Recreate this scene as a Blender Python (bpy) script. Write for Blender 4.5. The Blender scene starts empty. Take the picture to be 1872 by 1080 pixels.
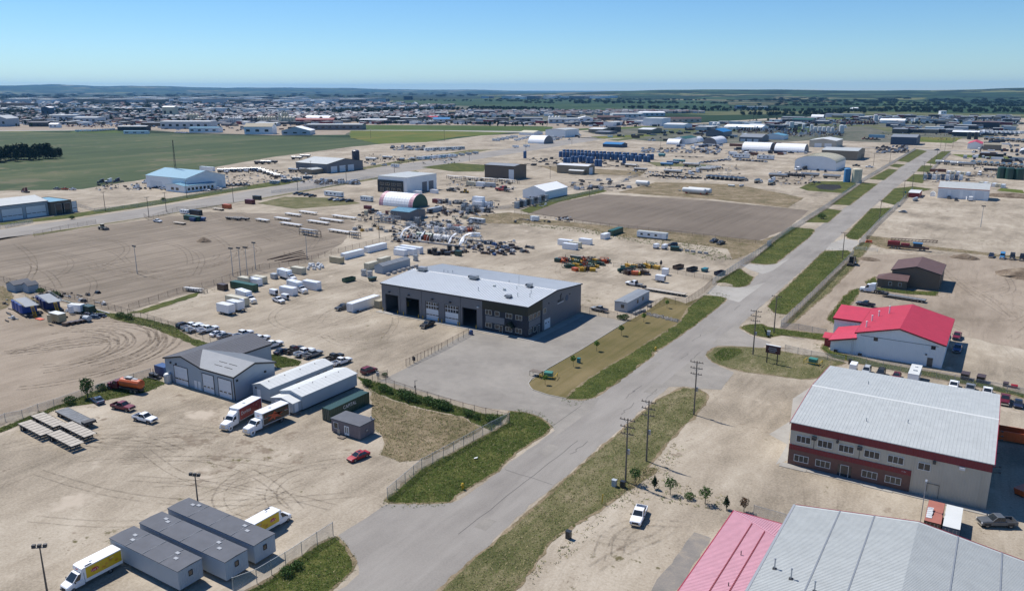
import bpy,math,random
import numpy as np
from mathutils import Vector,Matrix
from mathutils.noise import noise as pnoise
rnd=random.Random(11)
nrg=np.random.default_rng(5)
SC=bpy.context.scene
COL=SC.collection
# ------------------------------------------------------------------ camera, world, sun, exposure
CAM_H=70.0 # drone height in metres; axes follow the street grid, +Y runs along the main road
F_PX,CX,CY,HZ=1450.0,936.0,540.0,164.0
PITCH=math.atan((CY-HZ)/F_PX)
CP,SP=math.cos(PITCH),math.sin(PITCH)
YAW=math.atan2((1875-CX)/F_PX,CP+(CY-HZ)/F_PX*SP)
CYW,SYW=math.cos(YAW),math.sin(YAW)
cam=bpy.data.cameras.new('camera')
cam.sensor_width=36.0
cam.lens=36.0*F_PX/1872.0
cam.clip_start=0.5
cam.clip_end=90000
camo=bpy.data.objects.new('camera',cam)
COL.objects.link(camo)
camo.location=(0,0,CAM_H)
camo.rotation_euler=(math.pi/2-PITCH,0,YAW)
SC.camera=camo
SUN_EL=math.radians(56)
SUN_V=Vector((-0.98*math.cos(SUN_EL),0.19*math.cos(SUN_EL),math.sin(SUN_EL))).normalized()  # towards the sun
world=bpy.data.worlds.new('World')
SC.world=world
world.use_nodes=True
wn=world.node_tree
sky=wn.nodes.new('ShaderNodeTexSky')
sky.sky_type='NISHITA'
sky.sun_disc=False
sky.sun_elevation=SUN_EL
sky.sun_rotation=math.atan2(SUN_V.x,SUN_V.y)
sky.altitude=650
sky.air_density=1.0
sky.dust_density=0.0
sky.ozone_density=4.0
bg=wn.nodes['Background']
hs=wn.nodes.new('ShaderNodeHueSaturation')  # the drone camera renders a deeper blue than the bare sky model
hs.inputs['Saturation'].default_value=1.15
ti=wn.nodes.new('ShaderNodeMix')
ti.data_type='RGBA'
ti.blend_type='MULTIPLY'
ti.inputs[0].default_value=1.0
ti.inputs[7].default_value=(0.80,1.0,1.18,1)
wn.links.new(sky.outputs[0],hs.inputs['Color'])
wn.links.new(hs.outputs[0],ti.inputs[6])
wn.links.new(ti.outputs[2],bg.inputs[0])
bg.inputs[1].default_value=0.09
sl=bpy.data.lights.new('sun','SUN')
sl.energy=5.0
sl.angle=math.radians(0.53)
sl.color=(1.0,0.955,0.90)
slo=bpy.data.objects.new('sun',sl)
COL.objects.link(slo)
slo.rotation_euler=(-SUN_V).to_track_quat('-Z','Y').to_euler()
slo.location=(-60,40,300)
SC.view_settings.view_transform='Standard'
SC.view_settings.look='None'
SC.view_settings.exposure=0.15
SC.view_settings.gamma=1.0
SC.view_settings.use_curve_mapping=False
SC.render.engine='CYCLES'
SC.cycles.use_denoising=True
SC.cycles.max_bounces=6
SC.cycles.volume_bounces=1
SC.cycles.transparent_max_bounces=24
SC.cycles.use_adaptive_sampling=True
# ------------------------------------------------------------------ survey: where a sight line from the drone meets a level plane
def G(u,v,z=0.0):
 x,y=(u-CX)/F_PX,-(v-CY)/F_PX
 dx,dy,dz=x,CP+y*SP,-SP+y*CP
 t=(z-CAM_H)/dz
 return((dx*CYW-dy*SYW)*t,(dx*SYW+dy*CYW)*t)
def region(ox,oy):
 return lambda x,y,z=0.0:G(ox+x/3.983,oy+y/3.983,z)
A1,A2,A3,A4=[region(o,140)for o in(0,470,940,1402)]
B1,B2,B3,B4=[region(o,370)for o in(0,470,940,1402)]
C1,C2,C3,C4=[region(o,590)for o in(0,470,940,1402)]
D1,D2,D3,D4=[region(o,810)for o in(0,470,940,1402)]
OF_REGION={}
for _r,_row in enumerate(((A1,A2,A3,A4),(B1,B2,B3,B4),(C1,C2,C3,C4),(D1,D2,D3,D4))):
 for _c,_f in enumerate(_row):
  OF_REGION[_f]=((0,470,940,1402)[_c],(140,370,590,810)[_r])
def height_at(reg,x,yb,yt):
 """height of a vertical edge standing at image (x, yb) whose top shows at yt"""
 ox,oy=OF_REGION[reg]
 gx,gy=reg(x,yb)
 wy=-gx*SYW+gy*CYW
 yy=-(oy+yt/3.983-CY)/F_PX
 return CAM_H+wy*(-SP+yy*CP)/(CP+yy*SP)
 # ------------------------------------------------------------------ materials
def lin(c):
 c/=255.0
 return c/12.92 if c<=0.04045 else((c+0.055)/1.055)**2.4
def rgb(r,g,b,k=1.0):
 return(lin(r)*k,lin(g)*k,lin(b)*k)
MATS={}
def mat(name,col,rough=0.55,metal=0.0,var=0.10,scale=0.7,coat=0.0,rib=None,ribdist=0.04,spec=0.5,dirt=0.0):
 m=bpy.data.materials.new(name)
 m.use_nodes=True
 nt=m.node_tree
 N,L=nt.nodes,nt.links
 p=N['Principled BSDF']
 p.inputs['Roughness'].default_value=rough
 p.inputs['Metallic'].default_value=metal
 p.inputs['Specular IOR Level'].default_value=spec
 p.inputs['Coat Weight'].default_value=coat
 p.inputs['Coat Roughness'].default_value=0.12
 tc=N.new('ShaderNodeTexCoord')
 if var:
  oi=N.new('ShaderNodeObjectInfo')
  ad=N.new('ShaderNodeVectorMath')
  ad.operation='MULTIPLY_ADD'
  sc_=N.new('ShaderNodeCombineXYZ')
  for k in range(3):
   L.new(oi.outputs['Random'],sc_.inputs[k])
  L.new(sc_.outputs[0],ad.inputs[0])
  ad.inputs[1].default_value=(91,57,33)
  L.new(tc.outputs['Object'],ad.inputs[2])
  nz=N.new('ShaderNodeTexNoise')
  nz.inputs['Scale'].default_value=scale
  nz.inputs['Detail'].default_value=5
  nz.inputs['Roughness'].default_value=0.65
  L.new(ad.outputs[0],nz.inputs['Vector'])
  mr=N.new('ShaderNodeMapRange')
  mr.inputs[1].default_value=0.3
  mr.inputs[2].default_value=0.7
  L.new(nz.outputs[0],mr.inputs[0])
  mx=N.new('ShaderNodeMix')
  mx.data_type='RGBA'
  mx.inputs[6].default_value=(*[c*(1-var)for c in col],1)
  mx.inputs[7].default_value=(*[min(0.9,c*(1+var))for c in col],1)
  L.new(mr.outputs[0],mx.inputs[0])
  out=mx.outputs[2]
  if dirt:
   n2=N.new('ShaderNodeTexNoise')
   n2.inputs['Scale'].default_value=scale*3.1
   n2.inputs['Detail'].default_value=6
   n2.inputs['Roughness'].default_value=0.75
   L.new(ad.outputs[0],n2.inputs['Vector'])
   m2=N.new('ShaderNodeMapRange')
   m2.inputs[1].default_value=0.56
   m2.inputs[2].default_value=0.75
   m2.inputs[4].default_value=dirt
   L.new(n2.outputs[0],m2.inputs[0])
   x2=N.new('ShaderNodeMix')
   x2.data_type='RGBA'
   L.new(m2.outputs[0],x2.inputs[0])
   L.new(out,x2.inputs[6])
   x2.inputs[7].default_value=(0.16,0.11,0.07,1)
   out=x2.outputs[2]
  L.new(out,p.inputs['Base Color'])
 else:
  p.inputs['Base Color'].default_value=(*col,1)
 if rib:  # profiled sheet: fine vertical ribs in relief
  sx=N.new('ShaderNodeSeparateXYZ')
  L.new(tc.outputs['Object'],sx.inputs[0])
  a=N.new('ShaderNodeMath')
  L.new(sx.outputs[0],a.inputs[0])
  L.new(sx.outputs[1],a.inputs[1])
  b=N.new('ShaderNodeMath')
  b.operation='MULTIPLY'
  L.new(a.outputs[0],b.inputs[0])
  b.inputs[1].default_value=2*math.pi/rib
  c=N.new('ShaderNodeMath')
  c.operation='SINE'
  L.new(b.outputs[0],c.inputs[0])
  d=N.new('ShaderNodeMath')
  d.operation='POWER'
  d2=N.new('ShaderNodeMath')
  d2.operation='ABSOLUTE'
  L.new(c.outputs[0],d2.inputs[0])
  L.new(d2.outputs[0],d.inputs[0])
  d.inputs[1].default_value=4
  bp=N.new('ShaderNodeBump')
  bp.inputs['Distance'].default_value=ribdist
  bp.inputs['Strength'].default_value=0.8
  L.new(d.outputs[0],bp.inputs['Height'])
  L.new(bp.outputs[0],p.inputs['Normal'])
 MATS[name]=m
 return m
def ground_mat(name,cols,scales=(0.02,0.15,2.5),stretch=None,rough=0.95,fine=0.12,weights=(0.5,0.35),streak=0.0,streak_col=(0.1,0.08,0.06),streak_rot=0.5,bump=0.0,speck=None):
 """cols: three colours from dark to light; blended by noise in world metres"""
 m=bpy.data.materials.new(name)
 m.use_nodes=True
 nt=m.node_tree
 N,L=nt.nodes,nt.links
 p=N['Principled BSDF']
 p.inputs['Roughness'].default_value=rough
 p.inputs['Specular IOR Level'].default_value=0.15
 ge=N.new('ShaderNodeNewGeometry')
 def noise(sc,detail=6,ro=0.6,vec=None,dist=0.0):
  n=N.new('ShaderNodeTexNoise')
  n.inputs['Scale'].default_value=sc
  n.inputs['Detail'].default_value=detail
  n.inputs['Roughness'].default_value=ro
  n.inputs['Distortion'].default_value=dist
  L.new(vec or ge.outputs['Position'],n.inputs['Vector'])
  return n.outputs[0]
 def math_(op,a,b):
  n=N.new('ShaderNodeMath')
  n.operation=op
  for i,q in enumerate((a,b)):
   if isinstance(q,(int,float)):
    n.inputs[i].default_value=q
   else:
    L.new(q,n.inputs[i])
  return n.outputs[0]
 vec=None
 if stretch:
  mp=N.new('ShaderNodeMapping')
  mp.inputs['Rotation'].default_value=(0,0,stretch[0])
  mp.inputs['Scale'].default_value=(stretch[1],stretch[2],1)
  L.new(ge.outputs['Position'],mp.inputs['Vector'])
  vec=mp.outputs[0]
 a=noise(scales[0],5,0.6)
 b=noise(scales[1],7,0.68,vec,0.4)
 w0,w1=weights
 f=math_('ADD',math_('MULTIPLY',a,w0),math_('MULTIPLY',b,w1))
 c=noise(scales[2],4,0.75)
 f=math_('ADD',f,math_('MULTIPLY',c,1-w0-w1))
 rp=N.new('ShaderNodeValToRGB')
 L.new(f,rp.inputs[0])
 e=rp.color_ramp.elements
 e[0].position,e[0].color=0.40,(*cols[0],1)
 e[1].position,e[1].color=0.61,(*cols[2],1)
 x=e.new(0.5)
 x.color=(*cols[1],1)
 out=rp.outputs[0]
 if streak:
  mp=N.new('ShaderNodeMapping')
  mp.inputs['Rotation'].default_value=(0,0,streak_rot)
  mp.inputs['Scale'].default_value=(1.0,0.05,1)
  L.new(ge.outputs['Position'],mp.inputs['Vector'])
  # bend the streaks with a slow noise
  wv=N.new('ShaderNodeVectorMath')
  wv.operation='MULTIPLY_ADD'
  nn=N.new('ShaderNodeTexNoise')
  nn.inputs['Scale'].default_value=0.018
  nn.inputs['Detail'].default_value=1
  L.new(ge.outputs['Position'],nn.inputs['Vector'])
  L.new(nn.outputs[1],wv.inputs[0])
  wv.inputs[1].default_value=(26,3,0)
  L.new(mp.outputs[0],wv.inputs[2])
  s1=noise(0.9,5,0.7,wv.outputs[0])
  mk=noise(0.03,3,0.6)
  mr=N.new('ShaderNodeMapRange')
  mr.inputs[1].default_value=0.52
  mr.inputs[2].default_value=0.72
  mr.inputs[4].default_value=streak
  L.new(s1,mr.inputs[0])
  m3=N.new('ShaderNodeMapRange')
  m3.inputs[1].default_value=0.4
  m3.inputs[2].default_value=0.6
  L.new(mk,m3.inputs[0])
  sx=N.new('ShaderNodeMix')
  sx.data_type='RGBA'
  L.new(math_('MULTIPLY',mr.outputs[0],m3.outputs[0]),sx.inputs[0])
  L.new(out,sx.inputs[6])
  sx.inputs[7].default_value=(*streak_col,1)
  out=sx.outputs[2]
 if speck:  # scattered stones, clods, weeds: (scale, threshold, colour)
  for(sc,th,co)in speck:
   s1=noise(sc,3,0.7)
   s2=noise(sc*0.08,3,0.6)
   mr=N.new('ShaderNodeMapRange')
   mr.inputs[1].default_value=th
   mr.inputs[2].default_value=th+0.06
   L.new(math_('ADD',math_('MULTIPLY',s1,0.6),math_('MULTIPLY',s2,0.4)),mr.inputs[0])
   sx=N.new('ShaderNodeMix')
   sx.data_type='RGBA'
   L.new(mr.outputs[0],sx.inputs[0])
   L.new(out,sx.inputs[6])
   sx.inputs[7].default_value=(*co,1)
   out=sx.outputs[2]
 L.new(out,p.inputs['Base Color'])
 if bump:
  bp=N.new('ShaderNodeBump')
  bp.inputs['Distance'].default_value=bump
  bp.inputs['Strength'].default_value=0.7
  L.new(c,bp.inputs['Height'])
  L.new(bp.outputs[0],p.inputs['Normal'])
 MATS[name]=m
 return m
def veil_mat(name,col,cover,metal=0.0):
 """thin cover: woven wire, or dust and rubber worn into the ground"""
 m=bpy.data.materials.new(name)
 m.use_nodes=True
 N,L=m.node_tree.nodes,m.node_tree.links
 p=N['Principled BSDF']
 p.inputs['Base Color'].default_value=(*col,1)
 p.inputs['Metallic'].default_value=metal
 p.inputs['Roughness'].default_value=0.5 if metal else 0.95
 p.inputs['Specular IOR Level'].default_value=0.2
 tr=N.new('ShaderNodeBsdfTransparent')
 mx=N.new('ShaderNodeMixShader')
 tc=N.new('ShaderNodeTexCoord')
 nz=N.new('ShaderNodeTexNoise')
 nz.inputs['Scale'].default_value=0.8
 nz.inputs['Detail'].default_value=6
 L.new(tc.outputs['Object'],nz.inputs['Vector'])
 mr=N.new('ShaderNodeMapRange')
 mr.inputs[1].default_value=0.3
 mr.inputs[2].default_value=0.7
 mr.inputs[3].default_value=cover*(0.7 if metal else 0.0)
 mr.inputs[4].default_value=cover*(1.3 if metal else 2.0)
 L.new(nz.outputs[0],mr.inputs[0])
 L.new(mr.outputs[0],mx.inputs[0])
 L.new(tr.outputs[0],mx.inputs[1])
 L.new(p.outputs[0],mx.inputs[2])
 L.new(mx.outputs[0],N['Material Output'].inputs['Surface'])
 MATS[name]=m
 return m
 # ------------------------------------------------------------------ mesh builder
class MB:
 def __init__(s):
  s.v,s.f,s.m=[],[],[]
 def add(s,vs,fs,m=0):
  b=len(s.v)
  s.v+=[tuple(q)for q in vs]
  s.f+=[tuple(b+i for i in f)for f in fs]
  s.m+=[m]*len(fs)
  return s
 def box(s,x0,x1,y0,y1,z0,z1,m=0):
  return s.add([(x0,y0,z0),(x1,y0,z0),(x1,y1,z0),(x0,y1,z0),(x0,y0,z1),(x1,y0,z1),(x1,y1,z1),(x0,y1,z1)],[(0,3,2,1),(4,5,6,7),(0,1,5,4),(1,2,6,5),(2,3,7,6),(3,0,4,7)],m)
 def cbox(s,cx,cy,cz,sx,sy,sz,m=0):
  return s.box(cx-sx/2,cx+sx/2,cy-sy/2,cy+sy/2,cz,cz+sz,m)
 def taper(s,b,t,z0,z1,m=0):  # b, t = (x0,x1,y0,y1) at bottom and top
  return s.add([(b[0],b[2],z0),(b[1],b[2],z0),(b[1],b[3],z0),(b[0],b[3],z0),(t[0],t[2],z1),(t[1],t[2],z1),(t[1],t[3],z1),(t[0],t[3],z1)],[(0,3,2,1),(4,5,6,7),(0,1,5,4),(1,2,6,5),(2,3,7,6),(3,0,4,7)],m)
 def prism(s,prof,axis,a,b,m=0):
  n=len(prof)
  if axis=='x':
   P=lambda q,t:(t,q[0],q[1])
  elif axis=='y':
   P=lambda q,t:(q[0],t,q[1])
  else:
   P=lambda q,t:(q[0],q[1],t)
  vs=[P(q,a)for q in prof]+[P(q,b)for q in prof]
  fs=[tuple(range(n-1,-1,-1)),tuple(range(n,2*n))]+[(i,(i+1)%n,n+(i+1)%n,n+i)for i in range(n)]
  return s.add(vs,fs,m)
 def cyl(s,p0,p1,r0,r1=None,n=8,m=0,caps=True):
  r1=r0 if r1 is None else r1
  p0,p1=Vector(p0),Vector(p1)
  d=(p1-p0).normalized()
  u=d.orthogonal().normalized()
  w=d.cross(u)
  vs=[]
  for p,r in((p0,r0),(p1,r1)):
   for i in range(n):
    a=2*math.pi*i/n
    vs.append(tuple(p+(u*math.cos(a)+w*math.sin(a))*r))
  fs=[(i,(i+1)%n,n+(i+1)%n,n+i)for i in range(n)]
  if caps:
   fs+=[tuple(range(n-1,-1,-1)),tuple(range(n,2*n))]
  return s.add(vs,fs,m)
 def bar(s,p0,p1,w,h=None,m=0):
  h=h or w
  p0,p1=Vector(p0),Vector(p1)
  d=(p1-p0).normalized()
  up=Vector((0,0,1))if abs(d.z)<0.9 else Vector((1,0,0))
  u=d.cross(up).normalized()*(w/2)
  k=u.cross(d).normalized()*(h/2)
  vs=[tuple(p+a*u+b*k)for p in(p0,p1)for a,b in((-1,-1),(1,-1),(1,1),(-1,1))]
  return s.add(vs,[(0,1,2,3),(7,6,5,4),(0,4,5,1),(1,5,6,2),(2,6,7,3),(3,7,4,0)],m)
 def lathe(s,prof,n=12,c=(0,0,0),m=0,axis='z'):
  vs=[]
  for(r,z)in prof:
   for i in range(n):
    a=2*math.pi*i/n
    if axis=='z':
     vs.append((c[0]+r*math.cos(a),c[1]+r*math.sin(a),c[2]+z))
    else:
     vs.append((c[0]+z,c[1]+r*math.cos(a),c[2]+r*math.sin(a)))
  fs=[]
  for k in range(len(prof)-1):
   fs+=[(k*n+i,k*n+(i+1)%n,(k+1)*n+(i+1)%n,(k+1)*n+i)for i in range(n)]
  fs+=[tuple(range(n-1,-1,-1)),tuple(range((len(prof)-1)*n,len(prof)*n))]
  return s.add(vs,fs,m)
 def loft(s,secs,m=0):
  n=len(secs[0])
  vs=[q for sec in secs for q in sec]
  fs=[(k*n+i,k*n+(i+1)%n,(k+1)*n+(i+1)%n,(k+1)*n+i)for k in range(len(secs)-1)for i in range(n)]
  fs+=[tuple(range(n-1,-1,-1)),tuple(range((len(secs)-1)*n,len(secs)*n))]
  return s.add(vs,fs,m)
 def quad(s,a,b,c,d,m=0):
  return s.add([a,b,c,d],[(0,1,2,3)],m)
 def merge(s,o,mmap=None,off=(0,0,0)):
  b=len(s.v)
  s.v+=[(q[0]+off[0],q[1]+off[1],q[2]+off[2])for q in o.v]
  s.f+=[tuple(b+i for i in f)for f in o.f]
  s.m+=[mmap[k]if mmap else k for k in o.m]
  return s
 def mesh(s,name,mats):
  me=bpy.data.meshes.new(name)
  me.from_pydata(s.v,[],s.f)
  for m in mats:
   me.materials.append(MATS[m]if isinstance(m,str)else m)
  if any(s.m):
   me.polygons.foreach_set('material_index',s.m)
  me.update()
  return me
 def build(s,name,mats,parent=None,loc=None):
  if isinstance(mats,str):
   mats=[mats]
  return link(name,s.mesh(name,mats),parent,loc)
def link(name,data,parent=None,loc=None):
 o=bpy.data.objects.new(name,data)
 COL.objects.link(o)
 if parent:
  o.parent=parent
 if loc:
  o.location=loc
 return o
def tag(o,label=None,cat=None,group=None,kind=None):
 if label:
  o['label']=label
 if cat:
  o['category']=cat
 if group:
  o['group']=group
 if kind:
  o['kind']=kind
 return o
def thing(name,label,cat,loc=(0,0,0),rz=0.0,group=None):
 o=link(name,None,None,loc)
 o.rotation_euler=(0,0,rz)
 o.empty_display_size=0.5
 return tag(o,label,cat,group)
def lettering(name,body,size,material,parent,loc,rot,depth=0.01,shear=0.0,xs=1.0):
 cu=bpy.data.curves.new(name,'FONT')
 cu.body=body
 cu.size=size
 cu.extrude=depth
 cu.align_x='CENTER'
 cu.align_y='CENTER'
 cu.shear=shear
 cu.resolution_u=3
 t=bpy.data.objects.new(name,cu)
 me=bpy.data.meshes.new_from_object(t)
 bpy.data.objects.remove(t)
 me.materials.clear()
 me.materials.append(MATS[material])
 o=link(name,me,parent,loc)
 o.rotation_euler=rot
 o.scale=(xs,1,1)
 return o
class Kind:
 """one design: a list of (part name, MB, [materials], parent index or None); 'PAINT' and 'TRIM' are the coats chosen per copy"""
 def __init__(s,name,cat,parts):
  s.name,s.cat,s.parts,s.joined=name,cat,[],None
  s.raw=parts
  for(pn,mb,mats,par)in parts:
   s.parts.append((pn,mb.mesh(s.name+'_'+pn,[MATS['paint_white']if q in('PAINT','TRIM')else MATS[q]for q in mats]),mats,par))
 def coat(s,o,mats,paint,trim):
  for i,q in enumerate(mats):
   t=paint if q=='PAINT' else trim if q=='TRIM' else None
   if t:
    o.material_slots[i].link='OBJECT'
    o.material_slots[i].material=MATS[t]
 def place(s,xy,rz=0.0,label=None,group=None,paint=None,trim=None,detail=True,sc=None,z=0.0,name=None):
  nm=name or s.name
  if detail:
   root=thing(nm,label,s.cat,(xy[0],xy[1],z),rz,group)
   obs=[]
   for(pn,me,mats,par)in s.parts:
    o=link(pn,me,root if par is None else obs[par])
    s.coat(o,mats,paint,trim)
    obs.append(o)
  else:
   if s.joined is None:
    ml,mb=[],MB()
    for(pn,b,mats,par)in s.raw:
     for q in mats:
      if q not in ml:
       ml.append(q)
     mb.merge(b,[ml.index(q)for q in mats])
    s.joined=(mb.mesh(s.name,[MATS['paint_white']if q in('PAINT','TRIM')else MATS[q]for q in ml]),ml)
   root=link(nm,s.joined[0],None,(xy[0],xy[1],z))
   root.rotation_euler=(0,0,rz)
   s.coat(root,s.joined[1],paint,trim)
   tag(root,label,s.cat,group)
  if sc:
   root.scale=sc if isinstance(sc,tuple)else(sc,sc,sc)
  return root
def rear_front(a,b):
 return((a[0]+b[0])/2,(a[1]+b[1])/2),math.atan2(b[1]-a[1],b[0]-a[0])
def wheel_mb(r,w,x,y,z,n=12):
 mb=MB()
 s=1 if y>0 else-1
 mb.cyl((x,y-s*w,z),(x,y,z),r,n=n,m=0)
 mb.cyl((x,y-s*0.02,z),(x,y+s*0.015,z),r*0.6,n=n,m=1)
 return mb
 # ------------------------------------------------------------------ ground
SAND=(rgb(142,131,114,.70),rgb(182,169,149,.70),rgb(211,199,179,.70))
ground_mat('sand',SAND,(0.025,0.16,2.2),stretch=(0.5,1.0,0.35),weights=(0.42,0.3),streak=0.38,streak_col=rgb(120,106,90,.6),streak_rot=0.45,bump=0.06,speck=[(1.4,0.62,rgb(146,131,112,.62)),(0.22,0.585,rgb(156,141,122,.64)),(0.1,0.59,rgb(208,194,174,.68)),(0.45,0.61,rgb(128,120,88,.6))])
ground_mat('grey_gravel',(rgb(150,136,118,.66),rgb(176,161,142,.66),rgb(195,180,160,.66)),(0.03,0.2,2.5),stretch=(1.1,1.0,0.25),weights=(0.4,0.3),streak=0.45,
 streak_col=rgb(118,105,90,.6),streak_rot=1.2,bump=0.06)
ground_mat('graded_earth',(rgb(132,121,106,.64),rgb(156,143,126,.64),rgb(184,170,151,.64)),(0.02,0.3,2.5),stretch=(0.62,1.0,0.06),weights=(0.34,0.4),streak=0.55,
 streak_col=rgb(104,90,76,.6),streak_rot=0.62,bump=0.08)
ground_mat('tilled_earth',(rgb(124,113,100,.64),rgb(140,128,114,.64),rgb(158,145,129,.64)),(0.012,0.25,2.0),stretch=(1.45,1.0,0.05),weights=(0.5,0.25),streak=0.16,
 streak_col=rgb(98,84,72,.6),streak_rot=1.45,bump=0.1)
ground_mat('asphalt',(rgb(152,146,138,.66),rgb(168,162,153,.66),rgb(180,174,165,.66)),(0.04,0.25,3.0),stretch=(0.0,1.0,0.12),weights=(0.4,0.35),rough=0.85,streak=0.25,
 streak_col=rgb(136,132,127,.6),streak_rot=0.0)
ground_mat('lot_asphalt',(rgb(152,146,137,.66),rgb(166,160,150,.66),rgb(180,173,162,.66)),(0.06,0.3,3.0),weights=(0.45,0.3),rough=0.85,speck=[(0.5,0.66,rgb(184,180,172,.62))])
ground_mat('worn_asphalt',(rgb(140,136,130,.64),rgb(156,150,142,.64),rgb(180,168,150,.64)),(0.1,0.4,3.0),weights=(0.4,0.35),rough=0.85)
ground_mat('concrete_flat',(rgb(180,174,164,.64),rgb(192,187,177,.64),rgb(203,198,188,.64)),(0.1,0.5,3.0),rough=0.85)
ground_mat('verge_grass',(rgb(66,78,32,.62),rgb(92,100,46,.62),rgb(128,124,72,.62)),(0.12,0.6,3.5),weights=(0.4,0.35),bump=0.06,speck=[(1.2,0.62,rgb(140,128,84,.6))])
ground_mat('dry_verge',(rgb(86,92,52,.62),rgb(120,118,78,.62),rgb(168,154,124,.62)),(0.09,0.5,3.2),weights=(0.35,0.3),stretch=(0.0,1.0,0.25),bump=0.12,
 speck=[(1.1,0.61,rgb(78,84,36,.6))])
ground_mat('mown_lawn',(rgb(112,106,64,.62),rgb(132,120,80,.62),rgb(152,136,98,.62)),(0.05,0.5,3.0),stretch=(0.0,1.0,0.04),weights=(0.4,0.35),bump=0.05)
ground_mat('weedy_earth',(rgb(104,100,66,.62),rgb(150,134,106,.62),rgb(186,168,140,.62)),(0.1,0.5,2.6),weights=(0.4,0.3),bump=0.1,speck=[(1.0,0.58,rgb(90,92,48,.6))])
ground_mat('crop',(rgb(70,86,58,.62),rgb(84,100,66,.62),rgb(114,118,84,.62)),(0.006,0.03,0.8),stretch=(0.62,1.0,0.06),weights=(0.4,0.45),streak=0.3,streak_col=rgb(96,104,70,.55),streak_rot=0.62,
 speck=[(0.02,0.56,rgb(122,120,92,.6)),(0.05,0.60,rgb(142,134,104,.6))])
ground_mat('meadow',(rgb(92,112,40,.6),rgb(112,122,52,.6),rgb(140,128,68,.6)),(0.01,0.05,0.8),stretch=(0.6,1.0,0.2),weights=(0.5,0.35))
ground_mat('bright_meadow',(rgb(74,98,40,.58),rgb(86,108,46,.58),rgb(108,120,58,.58)),(0.01,0.05,0.8),weights=(0.5,0.35))
ground_mat('far_crop',(rgb(48,74,46,.56),rgb(60,88,52,.56),rgb(84,104,66,.56)),(0.003,0.01,0.1),stretch=(0.3,1.0,0.15),weights=(0.5,0.35))
ground_mat('range_land',(rgb(88,102,62,.6),rgb(114,118,78,.6),rgb(140,134,98,.6)),(0.004,0.02,0.2),weights=(0.5,0.35))
ground_mat('woodland',(rgb(34,50,32,.55),rgb(46,62,38,.55),rgb(84,100,60,.55)),(0.002,0.006,0.05),stretch=(0.5,1.0,0.3),weights=(0.4,0.4))
ground_mat('suburb_ground',(rgb(84,96,72,.6),rgb(118,118,102,.6),rgb(150,144,130,.6)),(0.01,0.05,0.3),weights=(0.4,0.35))
ground_mat('pond_water',(rgb(46,44,40,.5),rgb(66,62,56,.5),rgb(80,76,66,.5)),(0.1,0.5,2.0),rough=0.7)
ground_mat('soil',(rgb(112,98,82,.62),rgb(144,127,108,.62),rgb(176,160,138,.62)),(0.2,0.9,3.0),bump=0.2)
veil_mat('track_mark',rgb(104,90,74,.6),.15)
veil_mat('track_bold',rgb(104,90,74,.6),.2)
veil_mat('stain',rgb(120,106,90,.6),.22)
ground_mat('track_pale',(rgb(176,160,138,.66),rgb(190,174,152,.66),rgb(202,186,164,.66)),(0.2,0.9,3.0))
ground_mat('tar_line',(rgb(104,102,98,.6),rgb(118,115,110,.6),rgb(120,118,114,.6)),(0.2,0.9,3.0))
ground_mat('stone',(rgb(150,144,134,.6),rgb(176,170,160,.6),rgb(200,194,184,.6)),(0.8,1.5,4.0))
# open country: fields, pasture and woodland in a patchwork that runs to the horizon
m=bpy.data.materials.new('country')
m.use_nodes=True
N,L=m.node_tree.nodes,m.node_tree.links
p=N['Principled BSDF']
p.inputs['Roughness'].default_value=0.95
p.inputs['Specular IOR Level'].default_value=0.1
ge=N.new('ShaderNodeNewGeometry')
vo=N.new('ShaderNodeTexVoronoi')
vo.distance='CHEBYCHEV'
vo.inputs['Scale'].default_value=1/650.0
L.new(ge.outputs['Position'],vo.inputs['Vector'])
sp=N.new('ShaderNodeSeparateColor')
L.new(vo.outputs['Color'],sp.inputs[0])
rp=N.new('ShaderNodeValToRGB')
rp.color_ramp.interpolation='CONSTANT'
L.new(sp.outputs[0],rp.inputs[0])
el=rp.color_ramp.elements
el[0].position,el[0].color=0.0,(*rgb(56,80,50,.55),1)
el[1].position,el[1].color=0.25,(*rgb(76,98,60,.55),1)
for pos,c in((0.45,(66,90,58)),(0.62,(132,134,84)),(0.74,(90,106,70)),(0.86,(150,142,108))):
 e=el.new(pos)
 e.color=(*rgb(*c,.6),1)
n1=N.new('ShaderNodeTexNoise')
n1.inputs['Scale'].default_value=1/420.0
n1.inputs['Detail'].default_value=7
n1.inputs['Roughness'].default_value=0.7
L.new(ge.outputs['Position'],n1.inputs['Vector'])
mr=N.new('ShaderNodeMapRange')
mr.inputs[1].default_value=0.48
mr.inputs[2].default_value=0.52
L.new(n1.outputs[0],mr.inputs[0])
mx=N.new('ShaderNodeMix')
mx.data_type='RGBA'
L.new(mr.outputs[0],mx.inputs[0])
L.new(rp.outputs[0],mx.inputs[6])
mx.inputs[7].default_value=(*rgb(40,58,34,.55),1)
L.new(mx.outputs[2],p.inputs['Base Color'])
MATS['country']=m
def ragged(pts,amp,step,seed=0,grow=0.0):
 """outline with wandering edges"""
 out=[]
 n=len(pts)
 turn=sum(pts[i][0]*pts[(i+1)%n][1]-pts[(i+1)%n][0]*pts[i][1]for i in range(n))
 for i in range(n):
  a,b=Vector(pts[i]),Vector(pts[(i+1)%n])
  d=(b-a).length
  k=max(1,min(160,int(d/step)))
  nm=Vector((-(b-a).y,(b-a).x)).normalized()
  for j in range(k):
   q=a.lerp(b,j/k)
   w=pnoise(Vector((q.x*0.35,q.y*0.35,seed)))*1.0+pnoise(Vector((q.x*1.3,q.y*1.3,seed+9)))*0.6
   out.append(q+nm*(w*amp-math.copysign(grow,turn)))
 return out
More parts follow.
